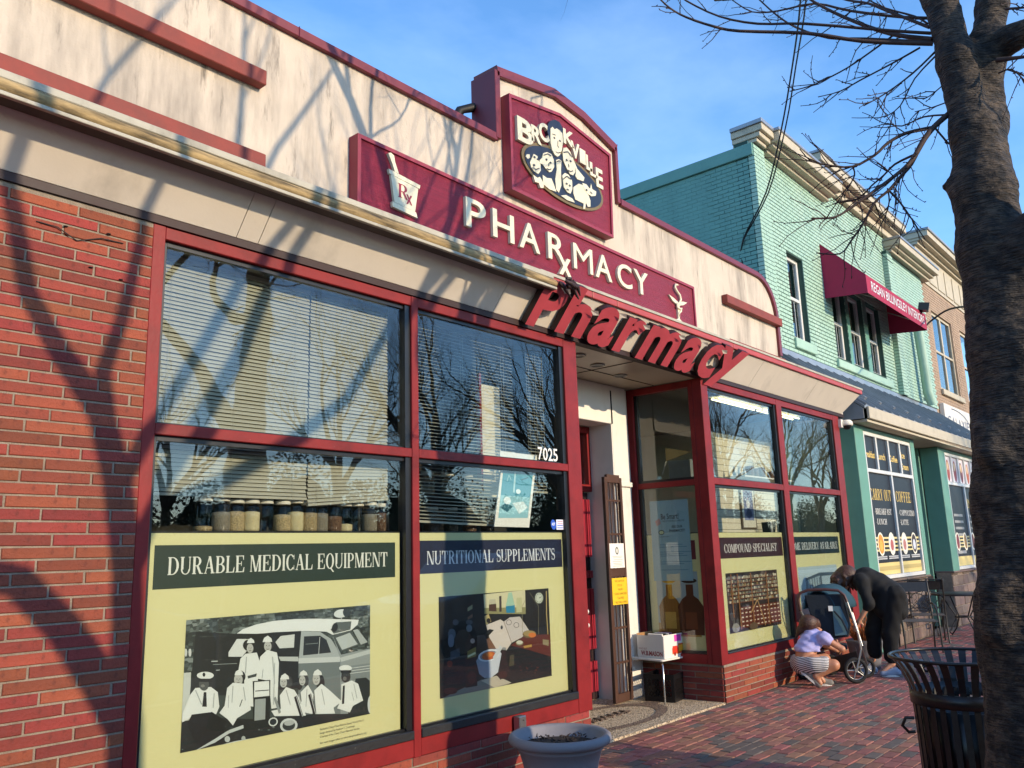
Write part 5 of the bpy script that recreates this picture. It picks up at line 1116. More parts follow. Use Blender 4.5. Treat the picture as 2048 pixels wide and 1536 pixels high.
bevel(box('window_sill', M['mint'], 14.08, 15.02, GY-.06, GY-.011, 5.02, 5.20, gb), .01, 1); bevel(box('window_sill', M['mint'], 16.1, 19.45, GY-.07, GY-.011, 4.97, 5.13, gb), .01, 1)
g = G(); g.box(16.97, 17.13, GY-.015, GY+.05, 5.14, 6.74); g.box(18.05, 18.27, GY-.015, GY+.05, 5.14, 6.74); g.build('window_pier', M['teal'], gb)
box('floor_flashing', M['zinc'], 13.3, 22.9, GY-.05, GY-.012, 4.80, 4.90, gb)
G().tube([(21.35, .86, 6.75), (21.38, .84, 5.9), (21.42, .84, 5.1), (21.52, .80, 4.82)], .11, 12).build('downpipe', M['mint'], gb)
G().tube([(13.0, .96, 5.15), (13.02, .94, 5.0), (13.02, .94, 4.2)], .025, 8).build('conduit', M['mint'], gb)
box('upper_roof', M['asphalt'], GX0+.26, 30, GY+.26, 13, 8.0, 8.1, gb)
G().lathe([(.0005, 0), (.22, 0), (.22, .55), (.0005, .6)], (13.25, 4.3, 8.35), 16).build('roof_vent', M['mint_shaded'], gb)
# lean-to metal roof over the shopfront
RX0, RX1 = 13.22, 23.0
rf = G().prism([(GY-.012, 4.80), (-.24, 3.70), (-.24, 3.66), (GY-.012, 4.70)], 'x', RX0, RX1).build('metal_roof', M['slate'], gb)
n_ = Vector((0, -1.1, 1.34)).normalized()
x = RX0+.02
while x < RX1:
    a, b = Vector((x, GY-.015, 4.80)), Vector((x, -.245, 3.70)); G().obox((a+b)/2+n_*.02, (.009, 0, 0), (b-a)/2, n_*.02).build('standing_seam', M['slate'], rf); x += .42
for i in range(12):
    x = 14.0+i*.75; c = Vector((x, .02, 3.92))+n_*.03
    G().obox(c, (.05, 0, 0), (0, .02, .017), n_*.035).build('snow_guard', M['zinc'], rf)
G().prism([(GY-.02, 4.69), (-.22, 3.66), (-.22, 3.50), (GY-.02, 3.50)], 'x', RX0-.02, RX0-.004).build('roof_cheek', M['slate'], gb)
bevel(box('gutter_board', M['cornice'], RX0+.05, RX1, -.29, -.245, 3.50, 3.69, gb), .008, 1)
box('eaves_soffit', M['cornice'], RX0+.05, RX1, -.24, .9, 3.455, 3.495, gb)
# shopfront at street level
cf = gb
def piece(nm, mt, *a): return bevel(box(nm, mt, *a, cf), .008, 1)
piece('shop_pier', M['teal'], 13.30, 13.70, -.02, .32, 0.0, 3.45); piece('shop_pier', M['teal'], 16.22, 16.44, -.02, .30, 1.0, 3.45); piece('shop_pier', M['teal'], 18.05, 18.52, -.02, .32, 1.0, 3.45); piece('shop_pier', M['teal'], 21.2, 21.6, -.02, .32, 0, 3.45)
piece('shop_beam', M['teal'], 13.70, 16.22, -.015, .2, 3.385, 3.45); piece('shop_beam', M['teal'], 18.52, 21.2, -.015, .2, 3.385, 3.45)
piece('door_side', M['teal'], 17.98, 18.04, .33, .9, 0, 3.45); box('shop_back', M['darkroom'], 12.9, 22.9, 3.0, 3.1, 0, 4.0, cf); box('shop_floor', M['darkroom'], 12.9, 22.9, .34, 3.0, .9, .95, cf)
# rubble stone base with separate stones
M['stone'] = overlay(mat('brown_stone', '#75645a', .85, .2, 5, .7, 30, obj_random=.28, hue_random=.02), '#43393a', 7, (1, 1, 1), .5, .8, .5)
for bx0, bx1 in ((13.70, 16.44), (18.05, 21.2)):
    sb_ = box('stone_base', M['mortar'], bx0, bx1, .03, .3, 0, 1.0, cf); z = .01; row = 0
    while z < .98:
        h = (.20, .165, .21, .17, .2)[row % 5]; x = bx0+.004
        while x < bx1-.04:
            L = min(rng.uniform(.22, .48), bx1-x-.004)
            g = G(); d1 = rng.uniform(.0, .02); g.box(x, x+L-.012, .005+d1, .05, z, min(z+h-.012, .985)); bevel(g.build('stone', M['stone'], sb_), .012, 1); x += L
        z += h; row += 1
    bevel(box('stone_cap', M['stone'], bx0-.01, bx1+.01, -.03, .32, 1.001, 1.035, cf), .006, 1)
box('recess_base', M['stone'], 16.45, 17.97, .62, .8, 0, 1.0, cf)
def shopwin(x0, x1, z0, z1, zt, cols, rows4, y=.03, nm='shop_window'):
    g = G(); t = .06; W = M['winwhite']
    g.box(x0, x0+t, y-.04, y+.06, z0, z1); g.box(x1-t, x1, y-.04, y+.06, z0, z1); g.box(x0+t, x1-t, y-.04, y+.06, z0, z0+t); g.box(x0+t, x1-t, y-.04, y+.06, z1-t, z1); g.box(x0+t, x1-t, y-.039, y+.059, zt-.03, zt+.03)
    for i in range(1, cols): x = x0+(x1-x0)*i/cols; g.box(x-.03, x+.03, y-.038, y+.058, z0+t, zt-.03)
    for i in range(1, rows4): x = x0+(x1-x0)*i/rows4; g.box(x-.03, x+.03, y-.038, y+.058, zt+.03, z1-t)
    f = bevel(g.build(nm, W, cf), .006, 1)
    for a, b in ((z0+t, zt-.03), (zt+.03, z1-t)): box('pane', M['glass2'], x0+t, x1-t, y-.002, y+.003, a, b, f)
    return f
s1 = shopwin(13.71, 16.21, 1.045, 3.38, 2.755, 2, 4); s2 = shopwin(18.53, 21.19, 1.045, 3.38, 2.755, 2, 5); s3 = shopwin(16.46, 17.97, 1.0, 3.42, 2.72, 1, 1, y=.70); s4 = shopwin(12.72, 13.28, .15, 3.44, 2.55, 1, 1, y=.34)
DK, GO, WT = '#14141c', '#d9b85c', '#dcd9cf'
pr = Print((0, .028, 0), (1, 0, 0), (0, 0, 1), (0, -1, 0), .00015)
pr.rect(13.775, 14.925, 1.30, 2.72, DK); pr.rect(14.995, 16.145, 1.30, 2.72, DK); pr.rect(13.775, 14.925, 1.11, 1.295, '#d8c37c'); pr.rect(14.995, 16.145, 1.11, 1.295, '#d8c37c')
for i in range(4):
    x0 = 13.71+.625*i+(.065 if i == 0 else .035); pr.rect(x0, 13.71+.625*(i+1)-.035-(.03 if i == 3 else 0), 2.79, 3.315, DK)
for s_, a, b, z in (('Breakfast', 13.79, 14.29, 3.02), ('Lunch', 14.43, 14.82, 3.02), ('Coffee', 15.05, 15.48, 3.02), ('Ice', 15.72, 15.94, 3.12), ('Cream', 15.66, 16.08, 2.92)): pr.text(s_, a, b, z-.05, z+.06, GO, .02)
pr.serif('CARRY OUT', 13.84, 14.88, 2.29, 2.47, GO); pr.serif('COFFEE', 15.15, 15.98, 2.29, 2.47, GO); pr.serif('-BREAKFAST', 13.96, 14.80, 2.06, 2.155, WT); pr.serif('-LUNCH', 13.98, 14.5, 1.90, 1.99, WT); pr.serif('-CAPPUCCINO', 15.2, 16.08, 2.06, 2.155, WT); pr.serif('-LATTE', 15.2, 15.68, 1.90, 1.99, WT)
for a, b in ((13.775, 14.925), (14.995, 16.145)):
    for k in range(4): pr.rect(a, b, 1.475+k*.065, 1.505+k*.065, '#dcc987')
for x, c1, c2 in ((14.08, '#e08a2a', '#efab45'), (14.62, '#e0d6cb', '#b05a54'), (15.3, '#e6ddd0', '#b8746a'), (15.85, '#3b2a26', '#c9cdd6')):
    pr.ell(x, 1.59, .165, .185, '#e8e3cc'); pr.ell(x, 1.59, .135, .155, c1); pr.ell(x, 1.57, .08, .09, c2)
for a, b in ((13.82, 14.3), (14.38, 14.88), (15.05, 15.5), (15.6, 16.1)): pr.line([(a, 1.375), (b, 1.375)], .05, '#b9b9b6'); pr.line([(a, 1.375), (b, 1.375)], .012, '#3a3a42')
for a, b in ((13.85, 14.9), (15.03, 16.1)): pr.line([(a, 1.21), (b, 1.21)], .06, '#b8a465')
pr.build('window_lettering', s1)
pr = Print((0, .028, 0), (1, 0, 0), (0, 0, 1), (0, -1, 0), .00015)
pr.rect(18.595, 19.825, 1.30, 2.72, DK); pr.rect(19.895, 21.125, 1.30, 2.72, DK); pr.rect(18.595, 21.125, 1.11, 1.295, '#d8c37c')
for i in range(5):
    x0 = 18.63+.53*i; pr.rect(x0, x0+.42, 2.80, 3.31, '#d9cfd0'); pr.ell(x0+.21, 3.03, .12, .22, ['#a03a2c', '#9a2f2f', '#6a2a33', '#b0552f', '#8a3a3a'][i]); pr.ell(x0+.21, 3.12, .07, .09, '#d9b98a')
pr.serif('DRINK', 20.05, 20.9, 2.29, 2.47, GO)
for i in range(4): pr.line([(18.8, 2.12-.13*i), (19.5, 2.12-.13*i)], .05, '#8f8f8c'); pr.line([(20.1, 2.12-.13*i), (20.7, 2.12-.13*i)], .05, '#8f8f8c')
for k in range(4): pr.rect(18.595, 21.125, 1.475+k*.065, 1.505+k*.065, '#dcc987')
for x, c1 in ((18.85, '#7a2a33'), (19.45, '#8a6a3a'), (20.1, '#7a3a33'), (20.7, '#8a4a3a')): pr.ell(x, 1.59, .165, .185, '#e8e3cc'); pr.ell(x, 1.59, .11, .15, c1)
pr.line([(18.75, 1.38), (19.4, 1.38)], .06, '#9a9a98'); pr.build('window_lettering', s2)
pr = Print((0, .695, 0), (1, 0, 0), (0, 0, 1), (0, -1, 0), .00015); pr.rect(16.53, 17.90, 1.07, 1.36, '#b39a4e'); pr.serif('CAFE', 17.0, 17.75, 1.14, 1.30, '#2a2416'); pr.build('window_lettering', s3)

# ------------------------------------------------------------------ crimson awning upstairs
ca = empty('crimson_awning', (17.8, .7, 6.2), 'crimson fabric awning lettered REGAN BILLINGSLEY INTERIORS over the upstairs windows', 'awning')
M['crimson'] = mat('crimson_canvas', '#9d1f44', .8, .08, 6, .2, 200)
AX0, AX1, AY = 15.85, 19.80, .29
g = G(); g.add([(AX0, GY-.012, 7.42), (AX1, GY-.012, 7.42), (AX1, AY, 6.60), (AX0, AY, 6.60), (AX1, AY-.004, 6.23), (AX0, AY-.004, 6.23), (AX0, GY-.012, 6.30), (AX1, GY-.012, 6.30)], [(3, 2, 1, 0)]); g.build('canopy', M['crimson'], ca)
G().add([(AX0, AY, 6.60), (AX1, AY, 6.60), (AX1, AY-.004, 6.23), (AX0, AY-.004, 6.23)], [(3, 2, 1, 0)]).build('valance', M['crimson'], ca)
for X in (AX0, AX1): G().add([(X, GY-.012, 7.42), (X, AY, 6.60), (X, AY-.004, 6.23), (X, GY-.012, 6.30)], [(0, 1, 2, 3)]).build('side_flap', M['crimson'], ca)
pr = Print((0, AY-.008, 0), (1, 0, 0), (0, 0, 1), (0, -1, 0)); pr.text('REGAN BILLINGSLEY INTERIORS', 16.1, 19.62, 6.33, 6.52, '#d9d2d2', .01); pr.build('lettering', ca)
g = G()
for X in (16.6, 18.8): g.tube([(X, GY-.03, 6.7), (X, AY+.02, 6.28)], .012, 6)
g.tube([(AX0+.02, AY+.03, 6.28), (AX1-.02, AY+.03, 6.28)], .012, 6); g.build('awning_rods', M['alu'], ca)
fl_ = empty('flood_light', (19.4, .3, 6.6), 'small black flood light on top of the crimson awning', 'lamp'); G().obox((19.45, .22, 6.68), (.11, .03, 0), (-.03, .10, .02), (0, -.02, .08)).build('housing', M['plasticblack'], fl_); G().tube([(19.45, .24, 6.62), (19.5, .32, 6.55)], .02, 6).build('stem', M['plasticblack'], fl_)

# ------------------------------------------------------------------ tan brick building further on
M['tan'] = overlay(mat('tan_brick', '#a58d77', .85, .12, 3, .3, 40), '#6d5a4c', 1, (2, 2, 1), .5, .8, .4)
tb_ = empty('tan_brick_building', (27, 1.1, 0), 'tan brick building with panelled cornice beyond the green one', 'building')
tops = [(23.85, 25.90, 5.55, 7.72), (26.85, 28.9, 5.55, 7.72)]
g = G(); xs = [22.96, 23.85, 25.90, 26.85, 28.9, 34]
for a, b in zip(xs, xs[1:]):
    if (a, b) in ((23.85, 25.90), (26.85, 28.9)): g.box(a, b, GY, GY+.25, 0, 5.55); g.box(a, b, GY, GY+.25, 7.72, 8.40)
    else: g.box(a, b, GY, GY+.25, 0, 8.40)
tw = g.build('front_wall', M['tan'], tb_); stuff = G()
for i in range(46):
    z = 4.95+i*.075; x = 22.97-(i % 2)*.1
    while x < 29.5:
        a, b = max(x, 22.97), x+.19
        if not any(o_[0]-.1 < (a+b)/2 < o_[1]+.1 and o_[2]-.03 < z < o_[3]+.03 for o_ in tops): stuff.box(a, b, GY-.008, GY+.01, z-.03, z+.03)
        x += .2
stuff.build('tan_bricks', M['tan'], tw, kind='stuff')
gb_keep = gb
for a, b, c, d in tops:
    g = G(); t = .08; xm = (a+b)/2
    for x0, x1 in ((a, a+t), (b-t, b), (xm-.06, xm+.06)): g.box(x0, x1, GY+.05, GY+.13, c, d)
    for x0, x1 in ((a+t, xm-.06), (xm+.06, b-t)): g.box(x0, x1, GY+.052, GY+.128, c, c+t); g.box(x0, x1, GY+.052, GY+.128, d-t, d); g.box(x0, x1, GY+.055, GY+.125, (c+d)/2-.03, (c+d)/2+.03)
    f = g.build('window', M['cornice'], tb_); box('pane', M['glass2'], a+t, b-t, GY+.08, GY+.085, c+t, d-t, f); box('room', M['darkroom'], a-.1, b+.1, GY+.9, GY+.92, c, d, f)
    bevel(box('window_sill', M['cornice'], a-.1, b+.1, GY-.08, GY-.012, c-.16, c-.01, tb_), .01, 1)
box('frieze', M['cornice'], 22.96, 34, GY-.03, GY+.25, 8.402, 9.32, tb_)
for i in range(13):
    x = 23.15+i*.85; bevel(box('frieze_panel', M['cornice'], x, x+.72, GY-.055, GY-.031, 8.50, 9.22, tb_), .01, 1)
for k, (y, a, b) in enumerate(((.98, 9.322, 9.40), (.85, 9.40, 9.47), (.70, 9.47, 9.62), (.66, 9.62, 9.68))): box('cornice' if k < 3 else 'roof_edge', M['cornice'] if k < 3 else M['slate'], 22.9-.03*k, 34, y, GY+.3, a, b, tb_)
box('flank_wall', M['tan'], 22.96, 23.2, GY+.251, 13, 0, 9.3, tb_)
gsn = empty('board_sign', (24.7, .95, 4.4), 'white painted sign board lettered GALAXIE with a thin arc', 'sign')
bevel(box('board', M['white'], 23.32, 26.3, .97, 1.085, 4.30, 5.10, gsn), .01, 1)
pr = Print((0, .966, 0), (1, 0, 0), (0, 0, 1), (0, -1, 0), .0003); pr.text('GALAXIE', 23.55, 25.7, 4.55, 4.80, '#6c6a78', .01, spacing=1.15)
pr.line([(24.3+1.75*math.sin(R(a))*.9, 4.62+.40*math.cos(R(a))) for a in range(-10, 125, 9)], .03, '#4a4a58'); pr.build('lettering', gsn)
# ------------------------------------------------------------------ smooth solids from tapered capsules (surface nets)
def nets(F, o, h):
    nx, ny, nz = F.shape; S = F < 0
    c = np.zeros((nx-1, ny-1, nz-1), int)
    corners = [(i, j, k) for i in (0, 1) for j in (0, 1) for k in (0, 1)]
    sub = lambda A, i, j, k: A[i:nx-1+i, j:ny-1+j, k:nz-1+k]
    for i, j, k in corners: c += sub(S, i, j, k)
    act = (c > 0) & (c < 8); idx = -np.ones(act.shape, int); ii = np.argwhere(act); idx[act] = np.arange(len(ii))
    acc = np.zeros((len(ii), 3)); cnt = np.zeros(len(ii))
    vals = {q: sub(F, *q)[act] for q in corners}
    for a in corners:
        for ax in range(3):
            if a[ax] == 0:
                b = list(a); b[ax] = 1; b = tuple(b); fa, fb = vals[a], vals[b]; m_ = (fa < 0) != (fb < 0)
                t = np.where(m_, fa/np.where(fa == fb, 1, fa-fb), 0); P = np.array(a)[None, :]+np.zeros((len(ii), 3)); P[:, ax] += t
                acc[m_] += P[m_]; cnt[m_] += 1
    V = (ii+acc/cnt[:, None])*h+o; faces = []
    for ax in range(3):
        u, v_ = (ax+1) % 3, (ax+2) % 3
        A = np.swapaxes(S, 0, ax) if ax else S
        sl0 = [slice(None)]*3; sl1 = [slice(None)]*3; sl0[ax] = slice(0, -1); sl1[ax] = slice(1, None)
        ch = S[tuple(sl0)] != S[tuple(sl1)]; E_i = np.argwhere(ch)
        E_i = E_i[(E_i[:, u] > 0) & (E_i[:, v_] > 0) & (E_i[:, u] < F.shape[u]-1) & (E_i[:, v_] < F.shape[v_]-1)]
        s0 = S[tuple(sl0)][tuple(E_i.T)]
        def cell(du, dv): q = E_i.copy(); q[:, u] += du; q[:, v_] += dv; return idx[tuple(q.T)]
        Q = np.stack([cell(-1, -1), cell(0, -1), cell(0, 0), cell(-1, 0)], 1); Q[~s0] = Q[~s0][:, ::-1]; faces.append(Q)
    return V, np.concatenate(faces)
def solid(name, caps, mt, parent=None, h=.012, k=.03, noise=None, cut=None, extra=None, **kw):
    """caps: (p0, p1, r0, r1) tapered limbs merged into one continuous surface"""
    A = np.array([list(c[0])+list(c[1])+[c[2], c[3]] for c in caps], float)
    lo = np.minimum(A[:, :3]-A[:, 6:7], A[:, 3:6]-A[:, 7:8]).min(0)-3*h-k; hi = np.maximum(A[:, :3]+A[:, 6:7], A[:, 3:6]+A[:, 7:8]).max(0)+3*h+k
    n = np.ceil((hi-lo)/h).astype(int)+1
    X, Y, Zg = np.meshgrid(*[lo[i]+h*np.arange(n[i]) for i in range(3)], indexing='ij'); X = X.astype(np.float32); Y = Y.astype(np.float32); Zg = Zg.astype(np.float32); F = None
    for a in A:
        d = a[3:6]-a[:3]; L = d@d+1e-9; t = np.clip(((X-a[0])*d[0]+(Y-a[1])*d[1]+(Zg-a[2])*d[2])/L, 0, 1)
        D = np.sqrt((X-a[0]-t*d[0])**2+(Y-a[1]-t*d[1])**2+(Zg-a[2]-t*d[2])**2)-(a[6]+(a[7]-a[6])*t)
        if F is None: F = D
        else:
            q = np.clip(.5+.5*(F-D)/k, 0, 1); F = F*(1-q)+D*q-k*q*(1-q)
    if noise is not None: F = F+noise(X, Y, Zg)
    if cut is not None: F = np.maximum(F, cut(X, Y, Zg))
    V, Q = nets(F, lo, h)
    me = bpy.data.meshes.new(name); me.from_pydata(V.tolist(), [], Q.tolist()); me.materials.append(mt); me.polygons.foreach_set('use_smooth', [True]*len(Q)); me.update()
    o = bpy.data.objects.new(name, me); COL.objects.link(o); adopt(o, parent); return tag(o, **kw)

# ------------------------------------------------------------------ bark
def bark(name, c_dark, c_light, scale=1.0):
    mt = bpy.data.materials.new(name); mt.use_nodes = True; nt = mt.node_tree; N = nt.nodes; L = nt.links; b = N['Principled BSDF']; b.inputs['Roughness'].default_value = .75
    tc = N.new('ShaderNodeTexCoord')
    def noise(st, sc_, det=5):
        mp = N.new('ShaderNodeMapping'); mp.inputs['Scale'].default_value = st; no = N.new('ShaderNodeTexNoise'); no.inputs['Scale'].default_value = sc_; no.inputs['Detail'].default_value = det; no.inputs['Roughness'].default_value = .62
        L.new(tc.outputs['Object'], mp.inputs['Vector']); L.new(mp.outputs[0], no.inputs['Vector']); return no.outputs['Fac']
    a = noise((1, 1, 1.5), 13*scale, 9); l = noise((5, 5, 44), 2.6*scale, 2); w = noise((1, 1, 1), 2.5)
    m1 = N.new('ShaderNodeMixRGB'); m1.inputs[1].default_value = (*lin(c_dark), 1); m1.inputs[2].default_value = (*lin(c_light), 1)
    r1 = N.new('ShaderNodeMapRange'); r1.inputs[1].default_value = .40; r1.inputs[2].default_value = .62; L.new(a, r1.inputs[0]); L.new(r1.outputs[0], m1.inputs[0])
    m2 = N.new('ShaderNodeMixRGB'); m2.inputs[2].default_value = (.018, .014, .012, 1); r2_ = N.new('ShaderNodeMapRange'); r2_.inputs[1].default_value = .56; r2_.inputs[2].default_value = .59; r2_.inputs[4].default_value = .92
    L.new(l, r2_.inputs[0]); L.new(r2_.outputs[0], m2.inputs[0]); L.new(m1.outputs[0], m2.inputs[1])
    m3 = N.new('ShaderNodeMixRGB'); m3.inputs[2].default_value = (*lin(c_dark), 1); r3_ = N.new('ShaderNodeMapRange'); r3_.inputs[1].default_value = .5; r3_.inputs[2].default_value = .7; r3_.inputs[4].default_value = .6
    L.new(w, r3_.inputs[0]); L.new(r3_.outputs[0], m3.inputs[0]); L.new(m2.outputs[0], m3.inputs[1]); L.new(m3.outputs[0], b.inputs['Base Color'])
    ad = N.new('ShaderNodeMath'); ad.operation = 'ADD'; L.new(a, ad.inputs[0]); L.new(l, ad.inputs[1])
    bp = N.new('ShaderNodeBump'); bp.inputs['Strength'].default_value = 1.0; bp.inputs['Distance'].default_value = .03; L.new(ad.outputs[0], bp.inputs['Height']); L.new(bp.outputs[0], b.inputs['Normal']); return mt
M['bark'] = bark('cherry_bark', '#181310', '#5a4c3e'); M['twig'] = mat('twig_bark', '#3b2b27', .8, .25, 20); M['farbark'] = mat('grey_bark', '#4f453d', .9, .2, 8)
def wander(p, d, L, n, wob, rnd, up=0.0):
    pts = [Vector(p)]; d = Vector(d).normalized()
    for i in range(n):
        d = (d+Vector((rnd.uniform(-wob, wob), rnd.uniform(-wob, wob), rnd.uniform(-wob, wob)+up))).normalized(); pts.append(pts[-1]+d*(L/n))
    return pts, d
def grow(gt_, gl_, p, d, r, L, lev, rnd, spread=.75, kids=(3, 5), up=.06, minlev=0):
    n = 5 if lev > 1 else 3; pts, de = wander(p, d, L, n, .16, rnd, up*.5)
    rs = [r*(1-.45*i/n) for i in range(n+1)]
    if lev == 0: rs = [r*(1-.75*i/n) for i in range(n+1)]
    (gt_ if lev >= 3 else gl_).tube(pts, rs, 7 if lev >= 3 else (4 if lev == 2 else 3), cap=False)
    if lev == 0: return
    for i in range(rnd.randint(*kids)):
        f = rnd.uniform(.35, 1.0); j = min(int(f*n), n-1); q = pts[j].lerp(pts[j+1], f*n-j)
        ax = Vector((rnd.gauss(0, 1), rnd.gauss(0, 1), rnd.gauss(0, .6))); base = (pts[j+1]-pts[j]).normalized(); ax = (ax-base*ax.dot(base)).normalized()
        nd = (base+ax*rnd.uniform(.6, 1.2)*spread+Vector((0, 0, up))).normalized()
        grow(gt_, gl_, q, nd, rs[j]*rnd.uniform(.5, .68), L*rnd.uniform(.55, .78), lev-1, rnd, spread, kids, up)
    grow(gt_, gl_, pts[-1], de, rs[-1]*.9, L*.7, lev-1, rnd, spread, kids, up)

# ------------------------------------------------------------------ street tree with forked trunk beside the litter bin
T = 5.05
ta = empty('street_tree', tuple(atd(2085, 1536, T))[:2]+(0,), 'bare cherry tree with forked banded trunk beside the slatted litter bin', 'tree')
def tp(px, py, dt=0): return atd(px, py, T+dt)
base = tp(2090, 1500); base = Vector((base.x, base.y, -.05))
lowp = Vector((base.x, base.y, .35))
cps = [(base, lowp, .36, .27), (lowp, tp(2072, 1300), .27, .245), (tp(2072, 1300), tp(2050, 1000), .245, .235), (tp(2050, 1000), tp(2030, 700), .235, .215), (tp(2030, 700), tp(1988, 500), .215, .17), (tp(1988, 500), tp(1964, 380), .17, .148),
    (tp(1964, 380), tp(1945, 260), .140, .108), (tp(1945, 260), tp(1912, 120), .106, .092), (tp(1912, 120), tp(1876, -20), .092, .086), (tp(1876, -20), tp(1840, -260, .1), .086, .07),
    (tp(1975, 380, .05), tp(1972, 250, .12), .12, .10), (tp(1972, 250, .12), tp(1966, 130, .16), .10, .10), (tp(1966, 130, .16), tp(1985, 10, .2), .10, .075), (tp(1985, 10, .2), tp(2010, -200, .3), .075, .06), (tp(1966, 90, .16), tp(2030, 75, .1), .075, .062), (tp(2030, 75, .1), tp(2100, 30, 0), .062, .055), (tp(2100, 30, 0), tp(2200, -120, -.1), .055, .045),
    (tp(2020, 620), tp(2060, 500, -.1), .15, .12), (tp(2060, 500, -.1), tp(2130, 380, -.2), .12, .10), (tp(2130, 380, -.2), tp(2230, 150, -.3), .10, .08),
    (tp(1925, 372), tp(1889, 374), .05, .012), (tp(1990, 870, -.14), tp(1985, 905, -.19), .10, .07), (tp(1992, 1210, -.02), tp(1996, 1260, -.04), .10, .09), (tp(1995, 1180, -.18), tp(1998, 1260, -.20), .09, .07)]
def bnoise(X, Y, Z_):
    return (.003*np.sin(Z_*13+3*np.sin(X*17)+2*np.sin(Y*19))+.004*np.sin(X*61+Z_*37)*np.sin(Y*57-Z_*29)+.0015*np.sin(Z_*120+X*40+9*np.sin(Y*7+Z_*3))).astype(np.float32)
solid('trunk', cps, M['bark'], ta, .016, .07, bnoise)
gl_ = G(); rb = random.Random(21)
Z6 = lambda x, y, dt=0: tp(1300+x*.36523, y*.36523, dt)
def branch(pts, r0, r1, dt0=0.0, dt1=-.3, twigs=0, tl=.25):
    n = len(pts); P = [Z6(x, y, dt0+(dt1-dt0)*i/(n-1)) for i, (x, y) in enumerate(pts)]; Q = []
    for i in range(n-1):
        a, b, c, d = P[max(i-1, 0)], P[i], P[i+1], P[min(i+2, n-1)]
        for u in (0, .33, .66): Q.append(.5*((2*b)+(-a+c)*u+(2*a-5*b+4*c-d)*u*u+(-a+3*b-3*c+d)*u**3))
    Q.append(P[-1]); m_ = len(Q)
    gl_.tube(Q, [r0+(r1-r0)*(i/(m_-1))+rb.uniform(0, .0007) for i in range(m_)], 6)
    for t in range(twigs):
        j = rb.randrange(2, m_-1); d0 = (Q[j]-Q[j-1]).normalized(); ax = Vector((rb.gauss(0, 1), rb.gauss(0, 1), rb.gauss(-.2, 1))).normalized()
        pp, de = wander(Q[j], d0*.8+ax*.8, tl*rb.uniform(.3, 1.1), 4, .25, rb); gl_.tube(pp, [.0035, .003, .0025, .0022, .0018], 4)
        for q in pp[1:]:
            if rb.random() < .7: gl_.tube([q, q+Vector((rb.uniform(-1, 1), rb.uniform(-1, 1), rb.uniform(-.5, 1)))*.012], [.0035, .002], 4)
branch([(1550, 240), (1170, 226), (860, 182), (490, 170), (350, 145), (200, 95), (110, 45), (40, -20)], .013, .004, 0, -.5, 9)
branch([(1540, 182), (1320, 168), (850, 130), (590, 130), (380, 90), (200, 5), (120, -60)], .010, .004, 0, -.2, 8)
branch([(1545, 215), (1330, 188), (1130, 122), (950, 40), (820, -40)], .014, .007, 0, .3, 8)
branch([(1550, 232), (1180, 212), (980, 208), (800, 150), (690, 80), (590, -10)], .009, .004, 0, .2, 6)
branch([(1330, 195), (1200, 290), (1080, 372), (960, 435), (870, 473), (765, 500)], .006, .003, .1, .3, 9)
branch([(1480, 260), (1330, 345), (1150, 440), (1040, 500), (920, 531)], .006, .0025, .1, .2, 10)
branch([(1560, 285), (1440, 400), (1300, 505), (1170, 580)], .006, .0025, 0, -.1, 12)
branch([(1570, 300), (1450, 430), (1370, 580), (1280, 645)], .005, .0022, 0, .1, 8)
branch([(1600, 470), (1540, 520), (1494, 545)], .004, .002, 0, .1, 4); branch([(1625, 560), (1540, 590), (1450, 612)], .004, .002, 0, .1, 4)
branch([(1650, 612), (1560, 690), (1500, 765), (1440, 870), (1370, 940), (1250, 1030), (1110, 1130), (1010, 1190), (885, 1195)], .019, .004, 0, -.5, 26, .3)
branch([(1540, 700), (1400, 730), (1300, 785), (1230, 850), (1110, 912), (980, 905), (880, 880), (820, 815)], .011, .003, 0, -.3, 22, .3)
branch([(1640, 628), (1500, 640), (1380, 690), (1300, 675)], .006, .0025, 0, .2, 8)
branch([(1480, 800), (1430, 900), (1370, 970), (1310, 1040), (1230, 1110), (1170, 1220), (1100, 1320), (1040, 1390), (910, 1385)], .012, .003, 0, -.2, 26, .28)
branch([(1310, 1045), (1370, 1110), (1420, 1180), (1460, 1240), (1505, 1310)], .006, .0025, 0, .1, 8)
branch([(1440, 850), (1340, 900), (1280, 960), (1210, 1020), (1140, 1090), (1030, 1110)], .007, .003, 0, .2, 18, .26)
branch([(1300, 1030), (1310, 1100), (1290, 1180), (1270, 1215)], .004, .002, 0, .1, 5); branch([(1560, 700), (1620, 770), (1640, 790)], .006, .004, 0, 0, 3)
branch([(1110, 912), (1120, 960), (1080, 1030), (1000, 1110)], .005, .002, 0, 0, 8)
branch([(1900, 330), (1980, 320), (2060, 310)], .014, .008, 0, -.1, 3); branch([(1950, 50), (2000, 45), (2080, 40)], .008, .004, 0, -.1, 4); branch([(1910, 400), (1980, 380), (2050, 440)], .005, .003, 0, -.1, 8)
branch([(1700, 100), (1400, 95), (1100, 60), (900, 20), (700, 60), (560, 65), (450, 0)], .010, .003, .1, .5, 18); branch([(1530, 150), (1300, 60), (1200, 20), (1080, 0), (950, -40)], .010, .006, 0, .4, 10); branch([(1520, 130), (1450, 90), (1290, 45), (1180, -10)], .007, .004, .1, .3, 8)
